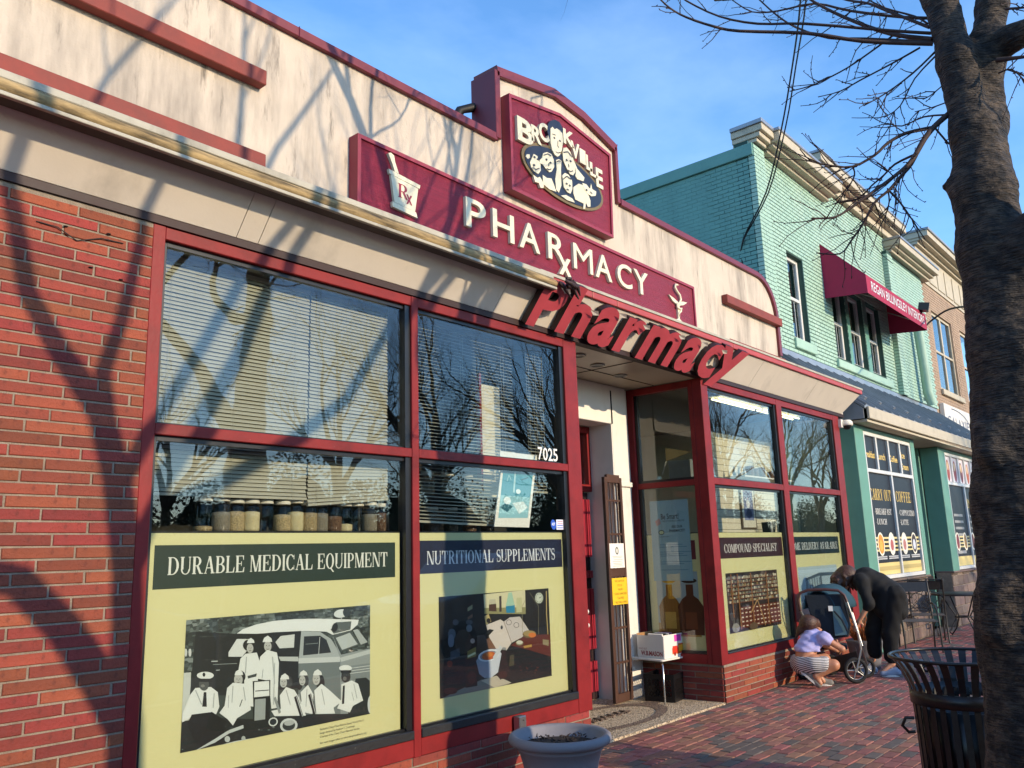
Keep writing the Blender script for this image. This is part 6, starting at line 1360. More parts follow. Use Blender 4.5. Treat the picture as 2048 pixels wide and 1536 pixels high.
# the crown above the picture
gt_ = G()
for (p, d, r, L) in ((tp(1840, -255, .1), (-.4, .3, 1), .066, 2.0), (tp(2010, -195, .3), (.5, -.3, 1), .058, 2.0), (tp(2200, -118, -.1), (.3, -1, .7), .045, 1.9), (tp(2230, 152, -.3), (.1, -1.0, .8), .078, 2.1), (tp(1850, -200, .1), (-.2, 1.0, .7), .04, 1.7), (tp(2000, -150, .3), (1.0, .5, .9), .045, 1.8)):
    grow(gt_, gl_, p, d, r, L, 4, rb, .8, (2, 3), .05)
gt_.build('limbs', M['bark'], ta); gl_.build('branches', M['twig'], ta)

def tree(label, loc, h, r, seed, group, lev=5, kids=(2, 4), name='bare_tree', lean=(0, 0), spread=.75, forks=None, mt='farbark'):
    t = empty(name, loc, label, 'tree', group); rnd = random.Random(seed); a = G(); b = G(); p = Vector(loc)+Vector((0, 0, -.25))
    if forks:
        for pts, rr in forks: a.tube(pts, rr, 9, cap=False)
        for pts, rr in forks:
            P0, P1 = Vector(pts[-2]), Vector(pts[-1]); grow(a, b, P1, (P1-P0).normalized(), rr[-1], h*.26, lev-1, rnd, spread, kids, .05)
    else:
        pts, d = wander(p, (lean[0], lean[1], 1), h*.33, 5, .05, rnd); a.tube(pts, [r*1.35, r, r*.95, r*.9, r*.85, r*.8], 9, cap=False)
        for i in range(3): grow(a, b, pts[-1], (d+Vector((rnd.uniform(-.7, .7), rnd.uniform(-.7, .7), .2))).normalized(), r*.62, h*.26, lev-1, rnd, spread, kids, .07)
    a.build('trunk', M[mt], t); b.build('branches', M[mt], t); return t
# second street tree just behind the camera: its forked shadow falls on the brick wall
sx = math.tan(SUN_AZ); sz = math.tan(SUN_EL)/math.cos(SUN_AZ)
def off(x, z, d): return Vector((x+sx*d, -d, z+sz*d))          # the point that throws its shadow on the wall at (x, z)
D = 5.0
b0 = off(2.02, .35, D)
tree('bare street tree with low fork at the kerb behind the viewer', (b0.x+.03, -D, 0), 6.5, .16, 5, None, 4, (1, 2), 'street_tree', forks=[
    ([(b0.x+.05, -D, -.1), (b0.x+.03, -D, .6), off(2.10, .40, D), off(2.09, .80, D), off(2.06, 1.15, D), off(2.03, 1.60, D), off(1.95, 2.05, D), off(1.84, 2.4, D), off(1.62, 2.68, D), off(1.45, 2.95, D), off(1.32, 3.5, D), off(1.25, 4.2, D)], [.20, .16, .125, .115, .09, .085, .08, .075, .06, .05, .045, .04]),
    ([off(2.09, .78, D), off(1.93, 1.05, D), off(1.74, 1.32, D), off(1.52, 1.55, D), off(1.25, 1.62, D), off(.8, 2.0, D), off(.3, 2.6, D)], [.10, .095, .085, .08, .075, .065, .05]),
    ([off(1.90, 2.25, D), off(1.84, 2.6, D), off(1.92, 2.9, D), off(2.0, 3.4, D), off(2.02, 4.4, D)], [.05, .045, .04, .035, .03]),
    ([off(1.96, 2.0, D), off(2.1, 2.3, D), off(2.3, 2.55, D), off(2.7, 3.3, D), off(3.2, 4.4, D)], [.05, .05, .045, .04, .035]),
    ([off(2.03, 1.55, D), off(2.20, 1.95, D), off(2.48, 2.42, D), off(2.75, 2.9, D), off(2.95, 3.4, D), off(3.1, 4.2, D)], [.07, .07, .065, .055, .045, .04]),
    ([off(2.18, 1.92, D), off(2.65, 2.12, D), off(3.1, 2.38, D), off(3.6, 2.75, D), off(4.1, 3.5, D)], [.055, .05, .05, .045, .04])], mt='bark')
# tall bare trees across the road: they dapple the fronts and show in the glass
protos = [tree('tall bare tree across the road mirrored in the left shop window', (24, -20.0, 0), 13, .28, 31, 'trees across the road', 6, (2, 3)), tree('tall bare tree across the road opposite the tan building', (33.5, -21.0, 0), 15, .30, 32, 'trees across the road', 6, (2, 3))]
def copy_tree(o, parent=None):
    c = o.copy(); COL.objects.link(c); c.parent = parent; c.matrix_parent_inverse = o.matrix_parent_inverse.copy()
    for chd in [q for q in bpy.data.objects if q.parent == o]: copy_tree(chd, c)
    return c
for k, (x, y, rz, s_) in enumerate(((20, -35, 1.2, 1.05), (28.5, -33, 2.5, 1.1), (37, -34, 4.0, 1.0), (-9, -24, .7, 1.0), (43, -26, 5.2, 1.1))):
    c = copy_tree(protos[k % 2]); c.location = (x, y, 0); c.rotation_euler = (0, 0, rz); c.scale = (s_,)*3
    c['label'] = 'tall bare tree across the road '+('behind the hedge opposite the dark blue van', 'behind the hedge opposite the green building', 'behind the hedge past the tan building', 'behind the kerbside tree with low fork', 'in front of the hedge past the tan building')[k]
for x, y, s_, lb in ((41.5, 20, 1.0, 'bare pinkish treetop above the green building roof beside the cornice'), (39.2, 20, .96, 'bare pinkish treetop above the green building roof beside the roof vent')):
    c = copy_tree(protos[0]); c.location = (x, y, 0); c.scale = (.45, .45, 1.66*s_); c['label'] = lb; c['group'] = 'trees behind the shops'

for k, (x, y, rz, s_) in enumerate(((52, -21, .4, 1.0), (60, -26, 1.9, 1.1), (69, -22, 3.3, 1.05), (80, -29, 4.4, 1.2), (47, -31, 5.5, 1.1))):
    c = copy_tree(protos[k % 2]); c.location = (x, y, 0); c.rotation_euler = (0, 0, rz); c.scale = (s_,)*3; c['label'] = 'bare tree far down the road, mirrored in the right bay glass'; c['group'] = 'trees far down the road'
# unseen evergreen hedge, added to darken what the shop glass reflects
hg = random.Random(77); hv = []; hf = []
for i in range(70000):
    x = hg.uniform(-30, 95); top = 5.0+.8*math.sin(x*.7)+.6*math.sin(x*1.9+1)+.3*math.sin(x*4.3); z = top*hg.random()**.6; y = -24-2.2*hg.random()-1.2*math.sin(x*.5)
    p_ = Vector((x, y, z-.1)); u = Vector((hg.gauss(0, 1), hg.gauss(0, 1), hg.gauss(0, 1))).normalized()*hg.uniform(.05, .12); w_ = u.orthogonal().normalized()*hg.uniform(.03, .07); b = len(hv)
    hv += [tuple(p_-u), tuple(p_+w_), tuple(p_+u), tuple(p_-w_)]; hf.append((b, b+1, b+2, b+3))
n0 = len(hv); xs_ = [-30+i*.5 for i in range(251)]
for x in xs_:
    top = 5.0+.8*math.sin(x*.7)+.6*math.sin(x*1.9+1)+.3*math.sin(x*4.3); yc = -25.1-1.2*math.sin(x*.5)
    hv += [(x, yc+.5, -.2), (x, yc+.3, top*.62), (x, yc, top*.8), (x, yc-.3, top*.62), (x, yc-.5, -.2)]
for i in range(250): hf += [(n0+5*i+j, n0+5*i+j+1, n0+5*i+5+j+1, n0+5*i+5+j) for j in range(4)]
hm = bpy.data.meshes.new('added_far_hedge'); hm.from_pydata(hv, [], hf); hm.materials.append(mat('dark_evergreen', '#2b3a24', .8, .3, 1.5)); hm.update(); ho = bpy.data.objects.new('added_far_hedge', hm); COL.objects.link(ho)
tag(ho, 'added dark evergreen hedge along the far side of the road, darkening the window reflections', 'hedge', kind='stuff')

# ------------------------------------------------------------------ slatted litter bin
bn = empty('litter_bin', (6.22, -2.86, 0), 'black steel litter bin with flared slatted rim beside the tree', 'bin')
BC = Vector((6.22, -2.86, 0)); RZ = .86
M['bin'] = mat('black_bin_steel', '#131314', .35, .3, 20, .1, metal=.0)
prof = [(.30, .06), (.305, .40), (.31, .58), (.325, .68), (.36, .77), (.40, .835), (.425, .86)]
sl = None
for i in range(30):
    a = 2*math.pi*i/30; u = Vector((math.cos(a), math.sin(a), 0)); t = Vector((-u.y, u.x, 0)); g = G(); v = []
    for r_, z in prof:
        for dt in (-1, 1):
            for dr in (0, .006): v.append(u*(r_+dr)+t*(.018*dt)*(r_/.31)+Vector((0, 0, z)))
    n = len(prof); f = []
    for j in range(n-1):
        b = 4*j; f += [(b, b+4, b+6, b+2), (b+1, b+3, b+7, b+5), (b, b+1, b+5, b+4), (b+2, b+6, b+7, b+3)]
    if sl is None:
        o = G().add(v, f).build('slat', M['bin']); sl = o; sl.location = BC; adopt(sl, bn); s0 = (v, f)
        # further slats share this mesh, turned about the axis
    else:
        o = bpy.data.objects.new('slat', sl.data); COL.objects.link(o); o.location = BC; o.rotation_euler = (0, 0, a); adopt(o, bn)
def ringb(nm, z, r_, w_): G().lathe([(r_, z), (r_+.012, z), (r_+.012, z+w_), (r_, z+w_), (r_, z)], BC, 40).build(nm, M['bin'], bn)
ringb('hoop', .10, .306, .03); ringb('hoop', .575, .317, .085); 
G().tube([(BC.x+.428*math.cos(a), BC.y+.428*math.sin(a), .862) for a in np.linspace(0, 2*math.pi, 49)], .011, 8, cap=False).build('rim', M['bin'], bn)
G().lathe([(.0005, .08), (.27, .08), (.285, .55), (.278, .55), (.262, .09)], BC, 32).build('liner', M['plasticblack'], bn)
hk = G(); dl = (Vector((-.35, .94, 0))).normalized(); hp = BC+dl*.32+Vector((0, 0, .47)); hk.tube([hp, hp+dl*.05, hp+dl*.075+Vector((0, 0, -.05)), hp+dl*.04+Vector((0, 0, -.09)), hp+Vector((0, 0, -.085))], .011, 6); hk.build('latch_hook', M['bin'], bn)

# ------------------------------------------------------------------ planter and wall socket
PC = Vector((4.83, -.60, 0)); plr = empty('planter', PC, 'empty grey stone-look planter bowl standing under the left window', 'planter')
M['planter'] = overlay(mat('grey_planter', '#7c7a7e', .7, .06, 6, .15), '#6d6a6c', 3, (1, 1, 1), .5, .8, .4)
PH = .385
G().lathe([(.0005, 0), (.20, 0), (.22, .02), (.262, .20), (.288, .285), (.298, .29), (.302, .30), (.298, .31), (.306, .318), (.335, .322), (.352, .335), (.358, .355), (.352, .375), (.335, .388), (.312, .385), (.298, .37), (.285, .30), (.0005, .30)], PC, 56).build('bowl', M['planter'], plr)
so = G(); rs = random.Random(9)
for i in range(170):
    a, r_ = rs.uniform(0, 6.28), .275*math.sqrt(rs.random()); p = PC+Vector((r_*math.cos(a), r_*math.sin(a), .315+rs.uniform(-.012, .02)*1)); so.tube([p, p+Vector((rs.uniform(-.03, .03), rs.uniform(-.03, .03), rs.uniform(-.006, .018)))], [rs.uniform(.003, .009), .002], 4)
so.lathe([(.0005, .322), (.15, .318), (.288, .306)], PC, 30); so.build('soil', mat('dark_mulch', '#2c211b', .95, .4, 40, .8), plr, kind='stuff')
ob = empty('outlet_box', (4.98, 0, .4), 'small metal outlet box on the brick above the planter', 'box'); bevel(box('cover', M['alu'], 5.02, 5.10, -.075, -.010, .285, .41, ob), .006, 1); G().lathe([(.0005, 0), (.006, 0), (.006, .004), (.0005, .005)], (5.06, -.078, .38), 8).build('screw', M['cord'], ob)

# ------------------------------------------------------------------ overhead cables
A1 = Vector((12.86, 1.32, 6.75))
def cable(label, pts, r, grp=None):
    Q = []
    P = [Vector(p) for p in pts]; n = len(P)
    for i in range(n-1):
        a, b, c, d = P[max(i-1, 0)], P[i], P[i+1], P[min(i+2, n-1)]
        for u in (0, .25, .5, .75): Q.append(.5*((2*b)+(-a+c)*u+(2*a-5*b+4*c-d)*u*u+(-a+3*b-3*c+d)*u**3))
    Q.append(P[-1]); t = empty('service_cable', Q[0], label, 'cable', grp); G().tube(Q, r, 6).build('wire', M['cord'], t); return t
W1 = [(12.88, 1.38, 6.3), A1, aty(1532, 385, .55), aty(1562, 262, -.1), aty(1585, 130, -.8), aty(1601, 0, -1.5), aty(1606, -200, -2.2), (9.0, -17, 10.5)]
cable('black service cable looping down to the green side wall, the tauter of the pair', W1, .012)
W2 = [(12.88, 1.40, 6.2), A1+Vector((0, .02, -.06)), aty(1537, 385, .58), aty(1572, 250, -.05), aty(1592, 130, -.75), aty(1612, 0, -1.5), aty(1620, -200, -2.2), (9.2, -17, 10.8)]
cable('black service cable looping down to the green side wall, the slacker of the pair', W2, .011)
cable('black cable bundle running from the crimson awning to the far side of the tree', [(19.9, .35, 6.35), (20.0, .2, 6.5), aty(1900, 618, -.2), aty(1960, 610, -1.0), aty(2100, 590, -2.4)], .022)

# ------------------------------------------------------------------ cafe table and chairs
M['iron'] = mat('dark_wrought_iron', '#2b2724', .45, .2, 20, .1); M['slatwood'] = mat('grey_iron_slat', '#5d5650', .5, .15)
def chair(loc, rz, label):
    t = empty('cafe_chair', loc, label, 'chair', None)
    c, s_ = math.cos(rz), math.sin(rz)
    L = lambda x, y, z: (loc[0]+x*c-y*s_, loc[1]+x*s_+y*c, loc[2]+z)      # x forward, y left
    I = M['iron']
    for sd_ in (-1, 1):
        y = .25*sd_
        G().tube([L(-.30, y, 0.02), L(-.24, y, .25), L(-.22, y, .45), L(-.27, y, .70), L(-.33, y, .98), L(-.36, y, 1.02), L(-.40, y, 1.02), L(-.41, y, .99)], .013, 7).build('leg', I, t)
        G().tube([L(.28, y, .0), L(.27, y, .25), L(.25, y, .45), L(.19, y, .58), L(.08, y, .655), L(-.06, y, .68), L(-.26, y, .675)], .014, 7).build('arm', I, t)
        G().tube([L(.25, y, .43), L(-.22, y, .43)], .011, 6).build('seat_rail', I, t)
    for k in range(6):
        x = .23-k*.088; bevel(G().obox(L(x, 0, .44), Vector((c, s_, 0))*.032, Vector((-s_, c, 0))*.25, (0, 0, .006)).build('seat_slat', M['slatwood'], t), .003, 1)
    G().obox(L(-.318, 0, .92), Vector((c*.006, s_*.006, .0)), Vector((-s_, c, 0))*.245, Vector((-.13*c, -.13*s_, .55)).normalized()*.075).build('top_panel', I, t)
    G().tube([L(-.335, -.25, 1.0), L(-.35, 0, 1.02), L(-.335, .25, 1.0)], .010, 6).build('top_rail', I, t); G().tube([L(-.24, -.25, .56), L(-.24, .25, .56)], .008, 6).build('back_rail', I, t)
    def bk(y, z): return L(-.225-(z-.45)*.17, y, z)
    g = G()
    for k in range(5): y = -.2+.1*k; g.tube([bk(y-.06, .56), bk(y+.06, .68)], .005, 4); g.tube([bk(y+.06, .56), bk(y-.06, .68)], .005, 4)
    g.build('lattice', I, t)
    g = G(); g.tube([bk(.25*math.cos(a), .68+.15*math.sin(a)) for a in np.linspace(0, math.pi, 13)], .007, 5)
    for sg_ in (-1, 1): g.tube([bk(sg_*(.03+.045*math.sin(a)*(1-a/9)), .72+.06*(1-math.cos(a))*.9) for a in np.linspace(0, 5.2, 12)], .005, 4)
    g.tube([bk(0, .68), bk(0, .83)], .006, 5); g.build('scrollwork', I, t)
    g = G()
    for sd_ in (-1, 1): g.tube([L(.1+.13*math.cos(a)-.1, .24*sd_, .28+.13*math.sin(a)) for a in np.linspace(-.5, 3.6, 14)], .007, 5)
    g.build('under_scroll', I, t)
    return t
chair((13.95, -.42, 0), R(205), 'wrought iron cafe armchair with slatted seat standing behind the bending woman')
chair((15.1, -.25, 0), R(20), 'wrought iron cafe armchair turned towards the round table')
chair((17.15, -.95, 0), R(190), 'wrought iron cafe armchair half hidden by the tree, beyond the round table')
tt = empty('cafe_table', (16.1, -.55, 0), 'round wrought iron cafe table in front of the stone base', 'table')
G().lathe([(.0005, .735), (.45, .735), (.465, .725), (.465, .705), (.45, .70), (.0005, .71)], (16.1, -.55, 0), 36).build('top', M['iron'], tt)
for k in range(4):
    a = R(45+90*k); u = Vector((math.cos(a), math.sin(a), 0)); c0 = Vector((16.1, -.55, 0))
    G().tube([c0+u*.34+Vector((0, 0, .70)), c0+u*.22+Vector((0, 0, .50)), c0+u*.12+Vector((0, 0, .34)), c0+u*.25+Vector((0, 0, .13)), c0+u*.40+Vector((0, 0, .015)), c0+u*.46+Vector((0, 0, .05)), c0+u*.43+Vector((0, 0, .09))], .012, 7).build('leg', M['iron'], tt)
G().lathe([(.13, .33), (.142, .33), (.142, .35), (.13, .35), (.13, .33)], (16.1, -.55, 0), 20).build('brace_ring', M['iron'], tt)

# ------------------------------------------------------------------ vehicles parked at the kerb behind the viewer (their shadows reach the pavement)
M['carblue'] = mat('dark_blue_car_paint', '#24303f', .25, .05, coat=1.0); M['cargrey'] = mat('grey_car_paint', '#7d8286', .25, .05, coat=1.0); M['tyre'] = mat('tyre_rubber', '#161616', .85, .1)
def car(label, x0, prof, glassp, y0, y1, paint, wheels, cat):
    L_ = max(p_[0] for p_ in prof); t = empty('parked_vehicle', (x0+L_/2, (y0+y1)/2, -.15), label, cat)
    z0 = -.15
    bevel(G().prism([(x0+x, z0+z) for x, z in prof], 'y', y0, y1).build('body', paint, t), .06, 3)
    for gp in glassp:
        for ys_ in ((y0-.004, y0+.01), (y1-.01, y1+.004)): G().prism([(x0+x, z0+z) for x, z in gp], 'y', *ys_).build('side_window', M['plasticblack'], t)
    for wx in wheels:
        for yy in (y0+.09, y1-.09):
            wv = G(); rr = .34
            for a in range(24):
                pass
            pts = [(x0+wx+rr*math.cos(q), z0+rr+rr*math.sin(q)) for q in np.linspace(0, 2*math.pi, 24, endpoint=False)]
            wo_ = bevel(G().prism(pts, 'y', yy-.105, yy+.105).build('wheel', M['tyre'], t), .02, 2)
            G().prism([(x0+wx+.2*math.cos(q), z0+rr+.2*math.sin(q)) for q in np.linspace(0, 2*math.pi, 18, endpoint=False)], 'y', yy-.112, yy+.112).build('rim', M['alu'], wo_)
    for xx in (.02, L_-.02): box('lamp', M['white'], x0+xx-.03, x0+xx+.03, y0+.15, y0+.45, z0+.75, z0+.9, t); box('lamp', M['white'], x0+xx-.03, x0+xx+.03, y1-.45, y1-.15, z0+.75, z0+.9, t)
car('tall dark blue delivery van parked at the kerb behind the viewer', .1, [(0, .35), (.0, 2.0), (.15, 2.18), (3.9, 2.2), (4.3, 2.05), (5.0, 1.25), (5.75, 1.05), (5.9, .8), (5.9, .35)], [[(3.7, 1.25), (3.7, 1.95), (4.2, 1.95), (4.8, 1.25)]], -7.75, -5.78, M['carblue'], (1.0, 4.8), 'van')
car('grey sport utility car parked at the kerb behind the viewer', 9.6, [(0, .4), (.02, .85), (.2, 1.0), (1.2, 1.12), (1.95, 1.72), (2.2, 1.80), (4.2, 1.78), (4.7, 1.2), (4.8, .9), (4.8, .4)], [[(1.45, 1.15), (2.1, 1.66), (2.9, 1.68), (2.9, 1.15)], [(3.0, 1.15), (3.0, 1.68), (4.1, 1.66), (4.4, 1.15)]], -7.7, -5.82, M['cargrey'], (.95, 3.8), 'car')
# ------------------------------------------------------------------ people and pushchair
def skin(name, col):
    mt = mat(name, col, .5, .06, 12); b = mt.node_tree.nodes['Principled BSDF']; b.inputs['Subsurface Weight'].default_value = .12; b.inputs['Subsurface Radius'].default_value = (.02, .008, .004); b.inputs['Subsurface Scale'].default_value = .5; return mt
M['skin'] = skin('skin', '#c08a6c'); M['skin2'] = skin('skin_tanned', '#b87f5e')
M['blackcloth'] = mat('black_jersey', '#0d0d0e', .85, .3, 10, .4, 14); M['blackpants'] = mat('black_trousers', '#0b0b0c', .9, .3, 12, .35, 16)
M['hairbrown'] = overlay(mat('brown_hair', '#4d2f1e', .5, .35, 30, .9, 60, stretch=(1, 1, 1)), '#1a0e09', 40, (1, 1, .3), .45, .7, .7)
M['shoegrey'] = mat('grey_canvas_shoe', '#8f95a3', .8, .08); M['sole'] = mat('white_rubber_sole', '#cfcac2', .6, .08); M['lav'] = mat('lavender_shirt', '#a7a4d2', .8, .06, 9, .3, 12)
def stripes():
    mt = mat('striped_shorts', '#d8d5d2', .8, .03); nt = mt.node_tree; N = nt.nodes; L = nt.links; b = N['Principled BSDF']
    tc = N.new('ShaderNodeTexCoord'); wv = N.new('ShaderNodeTexWave'); wv.wave_type = 'BANDS'; wv.bands_direction = 'Z'; wv.inputs['Scale'].default_value = 17; wv.inputs['Distortion'].default_value = 1.2; wv.inputs['Detail Scale'].default_value = .6
    mp = N.new('ShaderNodeMapping'); mp.inputs['Rotation'].default_value = (.25, -.3, 0)
    L.new(tc.outputs['Object'], mp.inputs['Vector']); L.new(mp.outputs[0], wv.inputs['Vector'])
    cr_ = N.new('ShaderNodeMapRange'); cr_.inputs[1].default_value = .55; cr_.inputs[2].default_value = .62; L.new(wv.outputs['Fac'], cr_.inputs[0])
    mx = N.new('ShaderNodeMixRGB'); mx.inputs[1].default_value = (*lin('#d5d2ce'), 1); mx.inputs[2].default_value = (*lin('#2c2b33'), 1); L.new(cr_.outputs[0], mx.inputs[0]); L.new(mx.outputs[0], b.inputs['Base Color']); return mt
M['stripes'] = stripes()
def mkp(t):
    return lambda px, py, dt=0: atd(px, py, t+dt)
def chain(pts, rs): return [(pts[i], pts[i+1], rs[i], rs[i+1]) for i in range(len(pts)-1)]
def hand(palm_from, palm_to, fdir, thumb, k=1.0):
    """palm with five separate bent fingers"""
    a, b = Vector(palm_from), Vector(palm_to); d = (b-a).normalized(); f = Vector(fdir).normalized(); side = Vector(thumb).normalized(); out = [(a, b, .026*k, .03*k)]
    for i, (o_, L) in enumerate(((.027, .075), (.009, .085), (-.009, .08), (-.027, .062))):
        s_ = b+side*o_*k; m_ = s_+(d*.6+f*.5).normalized()*L*.5*k; out += [(s_, m_, .0095*k, .0088*k), (m_, m_+f*L*.5*k, .0088*k, .007*k)]
    s_ = a+side*.024*k+d*.01; m_ = s_+(side*.7+d*.6).normalized()*.04*k; out += [(s_, m_, .012*k, .010*k), (m_, m_+(d*.8+f*.4).normalized()*.032*k, .010*k, .008*k)]
    return out
# ---- the woman bending over the pushchair
TW = 11.68; q = mkp(TW); f1 = q(1783, 1342); f2 = q(1738, 1330, .16)
wo_ = empty('person', (f1.x, f1.y, 0), 'woman in black tunic and cropped trousers bending over the pushchair', 'person')
an1, an2 = q(1784, 1327), q(1745, 1318, .16); kn1, kn2 = q(1780, 1266, -.02), q(1747, 1262, .14); hp1, hp2 = q(1790, 1195, -.02), q(1766, 1192, .14); pel = q(1779, 1188, .06)
wst = q(1757, 1172, .06); chs = q(1733, 1160, .06); sh1 = q(1722, 1162, -.10); sh2 = q(1716, 1156, .22); nck = q(1708, 1156, .06); hd = q(1688, 1166, .05)
el1 = q(1738, 1207, -.16); wr1 = q(1718, 1243, -.14); el2 = q(1770, 1165, .33); wr2 = q(1792, 1180, .30)
legs = chain([hp1, kn1, an1], [.085, .058, .036])+chain([hp2, kn2, an2], [.085, .058, .036])
feet = [(an1, q(1765, 1346, -.04), .036, .03), (an2, q(1720, 1334, .1), .036, .03)]
arm1 = chain([sh1, el1, wr1], [.05, .038, .026]); arm2 = chain([sh2, el2, wr2], [.05, .038, .026])
rt = Vector((.31, -.95, 0))
h1 = hand(wr1, q(1713, 1251, -.13), (-.2*rt+Vector((0, 0, -1))), rt, .95); h2 = hand(wr2, q(1801, 1184, .28), (rt*.6+Vector((0, 0, -.8))), Vector((0, 0, 1)), .95)
head = [(q(1690, 1158, .05), q(1684, 1172, .05), .088, .075), (q(1683, 1178, .04), q(1681, 1181, .04), .055, .05), (q(1675, 1172, 0), q(1673, 1174, 0), .016, .012), (nck, hd, .055, .06)]
torso = chain([pel, wst, chs], [.14, .125, .13])+[(sh1, sh2, .06, .06), (chs, nck, .10, .06)]
solid('body', legs+feet+torso+arm1+arm2+h1+h2+head, M['skin'], wo_, .009, .02)
solid('tunic', [(a, b, r0+.028, r1+.03) for a, b, r0, r1 in torso[:2]]+[(sh1, sh2, .085, .085), (chs, nck, .135, .078)]+[(q(1779, 1192, .05), q(1774, 1214, .05), .175, .165), (q(1795, 1205, .02), q(1797, 1222, .02), .12, .11), (sh1, sh1.lerp(el1, 1.0), .080, .062), (el1, el1.lerp(wr1, .22), .062, .052), (sh2, el2, .08, .062), (el2, el2.lerp(wr2, .45), .06, .05)], M['blackcloth'], wo_, .012, .045,
      noise=lambda X, Y, Z_: (.004*np.sin(X*31+Z_*14)*np.sin(Y*29-Z_*9)+.002*np.sin(Z_*40+Y*55+X*20)).astype(np.float32))
solid('trousers', chain([hp1+Vector((0, 0, .03)), kn1, q(1783, 1314)], [.135, .098, .085])+chain([hp2+Vector((0, 0, .03)), kn2, q(1750, 1304, .16)], [.135, .098, .085]), M['blackpants'], wo_, .012, .03,
      noise=lambda X, Y, Z_: (.004*np.sin(Z_*22+X*30+2*np.sin(Y*15))*np.sin(Y*27+Z_*6)+.002*np.sin(Z_*50+X*31+Y*22)).astype(np.float32))
hr = random.Random(3); hc = q(1687, 1158, .05); hcaps = [(q(1694, 1150, .05), q(1680, 1160, .05), .128, .112), (q(1702, 1158, .08), q(1714, 1170, .10), .10, .06)]
for i in range(70):
    v = Vector((hr.gauss(0, 1), hr.gauss(0, 1), hr.gauss(.25, .8))).normalized(); p_ = hc+v*.10; e_ = p_+(v*.4+Vector((hr.uniform(-.5, .5), hr.uniform(-.5, .5), -.7))).normalized()*hr.uniform(.05, .11)
    hcaps.append((p_*1.0+v*.015, e_+v*.02, .024, .009))
solid('hair', hcaps, M['hairbrown'], wo_, .009, .018)
def shoe(heel, toe, parent, up=None, mt=M['shoegrey']):
    a, b = Vector(heel), Vector(toe); d = (b-a); u = Vector(up or (0, 0, 1)); s_ = d.cross(u).normalized()
    o = solid('shoe', [(a+u*.045, b+u*.032, .044, .036), (a.lerp(b, .15)+u*.07, a.lerp(b, .45)+u*.065, .042, .036), (a.lerp(b, .55)+u*.04, b+u*.03, .043, .034)], mt, parent, .009, .02, cut=lambda X, Y, Z_: -((X-a.x)*u.x+(Y-a.y)*u.y+(Z_-a.z)*u.z-.012).astype(np.float32))
    g = G(); P = []
    for t_ in np.linspace(0, 2*math.pi, 22, endpoint=False):
        x_ = math.cos(t_); w_ = .043 if x_ < .3 else .043*(1-.25*((x_-.3)/.7)**2); P.append(a.lerp(b, .5)+d*.62*x_*.98+s_*w_*1.05*math.sin(t_))
    n = len(P); g.add([p_+u*.001 for p_ in P]+[p_+u*.024 for p_ in P], [tuple(range(n-1, -1, -1)), tuple(range(n, 2*n))]+[(i, (i+1) % n, n+(i+1) % n, n+i) for i in range(n)]); g.build('sole', M['sole'], o)
    g = G()
    for k in (.38, .5, .62): c_ = a.lerp(b, k)+u*(.105-.06*(k-.38)/.3); g.tube([c_-s_*.028, c_+u*.008, c_+s_*.028], .004, 5)
    g.build('lace', M['sole'], o); return o
def gz(p_): return Vector((p_.x, p_.y, 0))
shoe(gz(q(1795, 1345, .0)), gz(q(1766, 1350, -.05)), wo_); shoe(gz(q(1748, 1335, .20)), gz(q(1716, 1336, .10)), wo_)

# ---- the girl crouching beside the window base
TG = 10.62; q = mkp(TG); gp = q(1630, 1370)
gi = empty('person', (gp.x, gp.y, 0), 'crouching girl in lavender crop top and striped shorts reaching under the pushchair', 'person')
pel = q(1611, 1325, .06); hp1 = q(1628, 1326, 0); hp2 = q(1602, 1326, .16); kn1 = q(1668, 1330, -.02); kn2 = q(1650, 1318, .34); an1 = q(1632, 1352, -.03); an2 = q(1636, 1350, .18)
wst = q(1612, 1302, .07); chs = q(1624, 1280, .12); sh1 = q(1648, 1276, .02); sh2 = q(1612, 1270, .28); nck = q(1628, 1266, .16); hd = q(1622, 1252, .20); el1 = q(1684, 1298, .05); wr1 = q(1676, 1290, .26); el2 = q(1650, 1290, .42); wr2 = q(1672, 1300, .45)
legs = chain([hp1, kn1, an1], [.085, .06, .038])+chain([hp2, kn2, an2], [.085, .06, .038])+[(an1, q(1640, 1366, -.03), .036, .03), (an2, q(1646, 1362, .18), .036, .03)]
torso = chain([pel, wst, chs], [.125, .108, .11])+[(sh1, sh2, .045, .045), (chs, nck, .09, .045), (hp1, hp2, .10, .10)]
arms = chain([sh1, el1, wr1], [.042, .034, .024])+chain([sh2, el2, wr2], [.042, .034, .024])
hands = hand(wr1, q(1672, 1286, .34), (.5, .8, -.3), (0, 0, 1), .85)+hand(wr2, q(1678, 1303, .52), (.5, .8, -.2), (0, 0, 1), .85)
head = [(q(1620, 1250, .19), q(1624, 1256, .24), .082, .075), (q(1634, 1264, .27), q(1636, 1266, .28), .045, .04), (q(1641, 1258, .30), q(1643, 1260, .30), .012, .01), (nck, hd, .048, .055), (q(1637, 1257, .15), q(1637, 1260, .15), .018, .014)]
solid('body', legs+torso+arms+hands+head, M['skin2'], gi, .008, .02)
solid('crop_top', [(q(1611, 1300, .07), chs, .122, .125), (sh1, sh2, .068, .068), (chs, nck, .11, .06), (sh1, sh1.lerp(el1, .22), .066, .056), (sh2, sh2.lerp(el2, .22), .066, .056), (q(1634, 1300, .02), q(1637, 1310, .02), .035, .03)], M['lav'], gi, .009, .03,
      noise=lambda X, Y, Z_: (.007*np.sin(X*37+Z_*41)*np.sin(Y*33-Z_*23)+.003*np.sin(Z_*90+Y*50)).astype(np.float32), cut=lambda X, Y, Z_: (pel.z+.125-Z_).astype(np.float32))
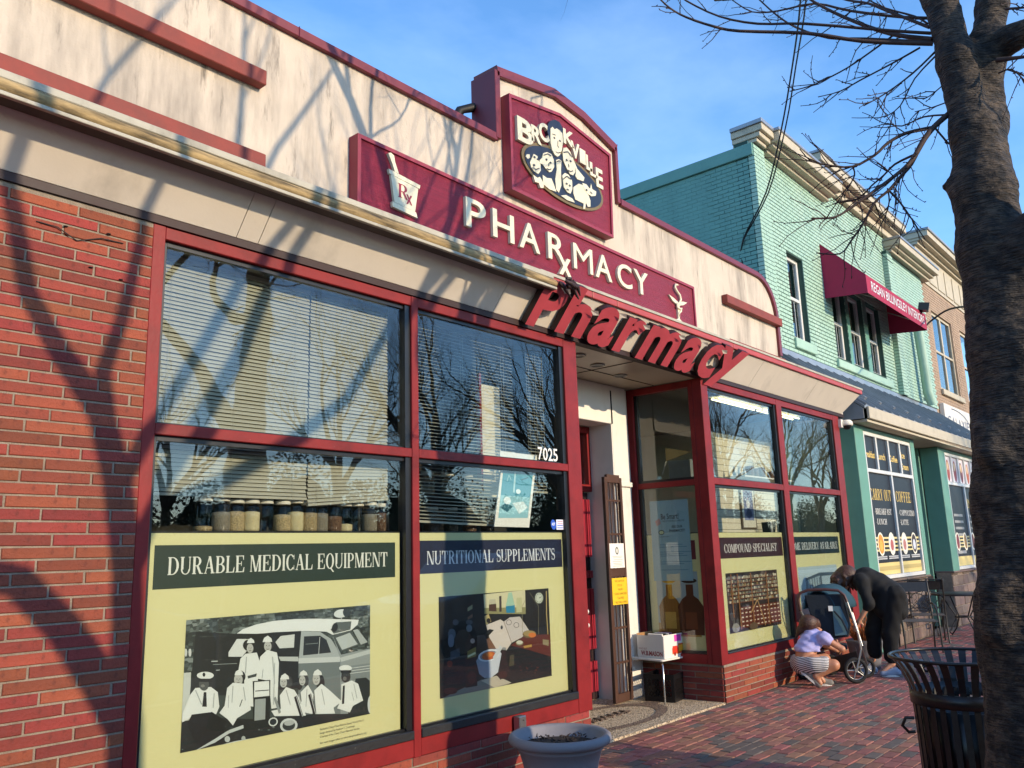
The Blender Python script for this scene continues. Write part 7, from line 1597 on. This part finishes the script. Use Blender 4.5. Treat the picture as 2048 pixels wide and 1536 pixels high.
solid('shorts', [(pel, pel+Vector((0, 0, .0)), .138, .135), (hp1, hp1.lerp(kn1, .42), .118, .10), (hp2, hp2.lerp(kn2, .42), .115, .098), (hp1, hp2, .118, .115)], M['stripes'], gi, .009, .04, cut=lambda X, Y, Z_: (Z_-(pel.z+.075)).astype(np.float32))
hcaps = [(q(1616, 1246, .17), q(1619, 1254, .20), .098, .088), (q(1606, 1252, .16), q(1598, 1264, .16), .05, .028), (q(1598, 1264, .16), q(1592, 1274, .16), .028, .012), (q(1630, 1246, .24), q(1632, 1250, .26), .06, .055)]
for i in range(16):
    s_ = q(1618+hr.uniform(-6, 6), 1248+hr.uniform(-6, 6), .17); hcaps.append((s_, q(1604+hr.uniform(-6, 6), 1258+hr.uniform(-5, 5), .15), .06, .022))
solid('hair', hcaps, M['hairbrown'], gi, .008, .02)
M['runner'] = mat('grey_running_shoe', '#7d786f', .8, .2)
hl = q(1606, 1342, .0); toe = gz(q(1636, 1371, -.02)); toe.z = .02
dn = (toe-hl).normalized(); upv = (Vector((.1, 0, .1))+Vector((rt.x, rt.y, .4))); upv = (upv-dn*upv.dot(dn)).normalized()
shoe(hl-upv*.03, toe-upv*.02+Vector((0, 0, .02)), gi, upv, M['runner']); shoe(gz(q(1630, 1362, .20)), gz(q(1660, 1360, .22)), gi, None, M['runner'])

# ---- pushchair
TS = 11.05; q = mkp(TS); sp = q(1690, 1362)
pc = empty('pushchair', (sp.x, sp.y, 0), 'teal and black pushchair with brown handle between the girl and the woman', 'pushchair')
M['teal_fabric'] = mat('dark_teal_fabric', '#1d4452', .85, .12, 8, .3, 60); M['navyfab'] = mat('navy_black_fabric', '#16212b', .9, .15, 8, .3, 60); M['teal_light'] = mat('grey_teal_panel', '#4c6d78', .8, .1); M['leather'] = mat('brown_leather_grip', '#4a2620', .5, .15)
dp = Vector((.94, .34, 0)); rgt = Vector((.34, -.94, 0)); upz = Vector((0, 0, 1))
G().tube([q(1601, 1222), q(1596, 1200), q(1600, 1186), q(1616, 1180), q(1650, 1179), q(1676, 1181), q(1688, 1190), q(1694, 1204)], .017, 9).build('handle', M['leather'], pc)
for (a, b) in ((q(1601, 1222), q(1622, 1262, .1)), (q(1622, 1262, .1), q(1636, 1310, .2)), (q(1694, 1204), q(1716, 1268, 0)), (q(1716, 1268, 0), q(1722, 1300, 0)), (q(1722, 1300, 0), q(1714, 1338, -.02)), (q(1704, 1225, .25), q(1724, 1292, .18)), (q(1720, 1285, 0), q(1734, 1330, .45)), (q(1636, 1310, .2), q(1612, 1345, .2)), (q(1636, 1300, .2), q(1660, 1335, .6))):
    G().tube([a, b], .0145, 8).build('frame_tube', M['alu'], pc)
# seat back and hood
bp = [q(1608, 1190, .03), q(1686, 1188, .03), q(1694, 1215, .03), q(1702, 1250, .04), q(1697, 1274, .05), q(1665, 1277, .05), q(1645, 1270, .05), q(1624, 1240, .04)]
g = G(); n = len(bp); g.add([p_ for p_ in bp]+[p_+dp*.06 for p_ in bp], [tuple(range(n)), tuple(range(2*n-1, n-1, -1))]+[(i, n+i, n+(i+1) % n, (i+1) % n) for i in range(n)]); bevel(g.build('seat_back', M['navyfab'], pc), .012, 2)
pp = [q(1664, 1213, .01), q(1680, 1212, .01), q(1697, 1250, .012), q(1694, 1270, .014), q(1670, 1272, .014)]; n = 5
bevel(G().add([p_ for p_ in pp]+[p_+dp*.012 for p_ in pp], [tuple(range(n)), tuple(range(2*n-1, n-1, -1))]+[(i, n+i, n+(i+1) % n, (i+1) % n) for i in range(n)]).build('back_pocket', M['teal_light'], pc), .004, 1)
G().tube([q(1668, 1222, -.01), q(1684, 1240, -.012), q(1695, 1262, -.01)], .012, 5).build('strap', M['navyfab'], pc); G().obox(q(1661, 1217, -.004), rgt*.025, dp*.002, upz*.03).build('label_tag', M['paper'], pc)
v = []; f = []; nu, nv = 9, 14; hc0 = q(1660, 1212, .24)
for i in range(nu+1):
    t_ = i/nu; 
    for j in range(nv+1):
        a = math.pi*j/nv
        r_ = (.24+.015*math.cos(t_*math.pi*6))*(.55+.45*math.sin(math.pi*(.12+.76*t_))); off_ = (t_-.5)*.46
        v.append(hc0+rgt*(off_*.55+r_*.95*math.cos(a)*1.0)+dp*(off_*.9)+upz*(-.02+r_*1.12*math.sin(a)))
k_ = nv+1
for i in range(nu):
    for j in range(nv): f.append((i*k_+j, i*k_+j+1, (i+1)*k_+j+1, (i+1)*k_+j))
hood = G().add(v, f, 0, True).build('hood', M['teal_fabric'], pc); sm = hood.modifiers.new('solidify', 'SOLIDIFY'); sm.thickness = .012
g = G(); g.obox(q(1665, 1292, .25), rgt*.17, dp*.22-upz*.01, upz*.03); bevel(g.build('seat', M['navyfab'], pc), .02, 2)
bk_ = [q(1640, 1322, .1), q(1712, 1302, -.02), q(1716, 1322, -.02), q(1690, 1344, .02), q(1648, 1340, .1)]; n = 5
g = G(); g.add(bk_+[p_+dp*.42 for p_ in bk_], [tuple(range(n))]+[(i, n+i, n+(i+1) % n, (i+1) % n) for i in range(1, n)]); o = g.build('basket', M['plasticblack'], pc); sm = o.modifiers.new('solidify', 'SOLIDIFY'); sm.thickness = .006
g = G(); g.obox(q(1655, 1328, .2), rgt*.09, dp*.1, upz*.05); bevel(g.build('basket_bag', M['navyfab'], pc), .02, 2)
def wheel(c, r, axis, mt=M['alu']):
    c = Vector(c); ax = Vector(axis).normalized(); e1 = ax.cross(upz).normalized(); e2 = ax.cross(e1); g = G()
    g.tube([c+(e1*math.cos(a)+e2*math.sin(a))*(r-.022) for a in np.linspace(0, 2*math.pi, 29)], .022, 8, cap=False); o = g.build('wheel', M['tyre'], pc)
    g = G(); g.tube([c-ax*.022, c+ax*.022], .022, 10)
    for k in range(5): a = k*2*math.pi/5; g.tube([c, c+(e1*math.cos(a)+e2*math.sin(a))*(r-.035)], .009, 6)
    g.tube([c+(e1*math.cos(a)+e2*math.sin(a))*(r-.044) for a in np.linspace(0, 2*math.pi, 25)], .006, 5, cap=False); g.build('rim', mt, o)
wa = (-.72, -.69, 0)
for px, dt, r_ in ((1712, -.02, .148), (1610, .22, .148), (1733, .45, .12), (1664, .66, .12)):
    d = atz(px, 1360, 0); dirv = Vector(ray(px, 1345)); hl_ = math.hypot(dirv.x, dirv.y); c = Vector((CAM[0]+dirv.x/hl_*(TS+dt), CAM[1]+dirv.y/hl_*(TS+dt), r_+.002)); wheel(c, r_, wa)
# ---- pot of dried orange plants and clutter beyond the pushchair
def mkpot(cx, cy):
    t = empty('plant_pot', (cx, cy, 0), 'stone pot of dry orange grasses behind the pushchair', 'plant')
    G().lathe([(.0005, 0), (.16, 0), (.2, .2), (.22, .32), (.235, .36), (.21, .37), (.19, .33), (.0005, .33)], (cx, cy, 0), 24).build('pot', M['planter'], t)
    g = G(); r_ = random.Random(12)
    for i in range(120):
        a = r_.uniform(0, 6.28); p_ = Vector((cx+.12*r_.random()*math.cos(a), cy+.12*r_.random()*math.sin(a), .33)); L_ = r_.uniform(.2, .5); d = Vector((math.cos(a)*r_.uniform(.1, .9), math.sin(a)*r_.uniform(.1, .9), 1)).normalized()
        g.tube([p_, p_+d*L_*.5, p_+d*L_*.8+Vector((math.cos(a), math.sin(a), -.2))*L_*.2, p_+d*L_*.8+Vector((math.cos(a), math.sin(a), -1.2))*L_*.3], [.005, .007, .006, .002], 4, cap=False)
    g.build('dry_grass', mat('dry_orange_leaf', '#a05a2a', .8, .35, 12), t)
pt = atd(1733, 1320, 12.35); mkpot(pt.x, pt.y)
pt = atd(1822, 1335, 12.1); ss = empty('folded_scooter', (pt.x, pt.y, 0), 'small black folded scooter lying on the bricks behind the woman', 'scooter')
for k, s_ in enumerate((-.18, .18)):
    c = Vector((pt.x, pt.y, .06))+rgt*s_; e1 = dp; G().tube([c+(rgt*math.cos(a)+upz*math.sin(a))*.045 for a in np.linspace(0, 2*math.pi, 19)], .015, 6, cap=False).build('wheel', M['tyre'], ss)
bevel(G().obox(Vector((pt.x, pt.y, .075)), rgt*.17, dp*.05, upz*.012).build('deck', M['plasticblack'], ss), .006, 1); G().tube([Vector((pt.x, pt.y, .1))-rgt*.2, Vector((pt.x, pt.y, .16))-rgt*.05, Vector((pt.x, pt.y, .13))+rgt*.25], .014, 7).build('stem', M['alu'], ss)
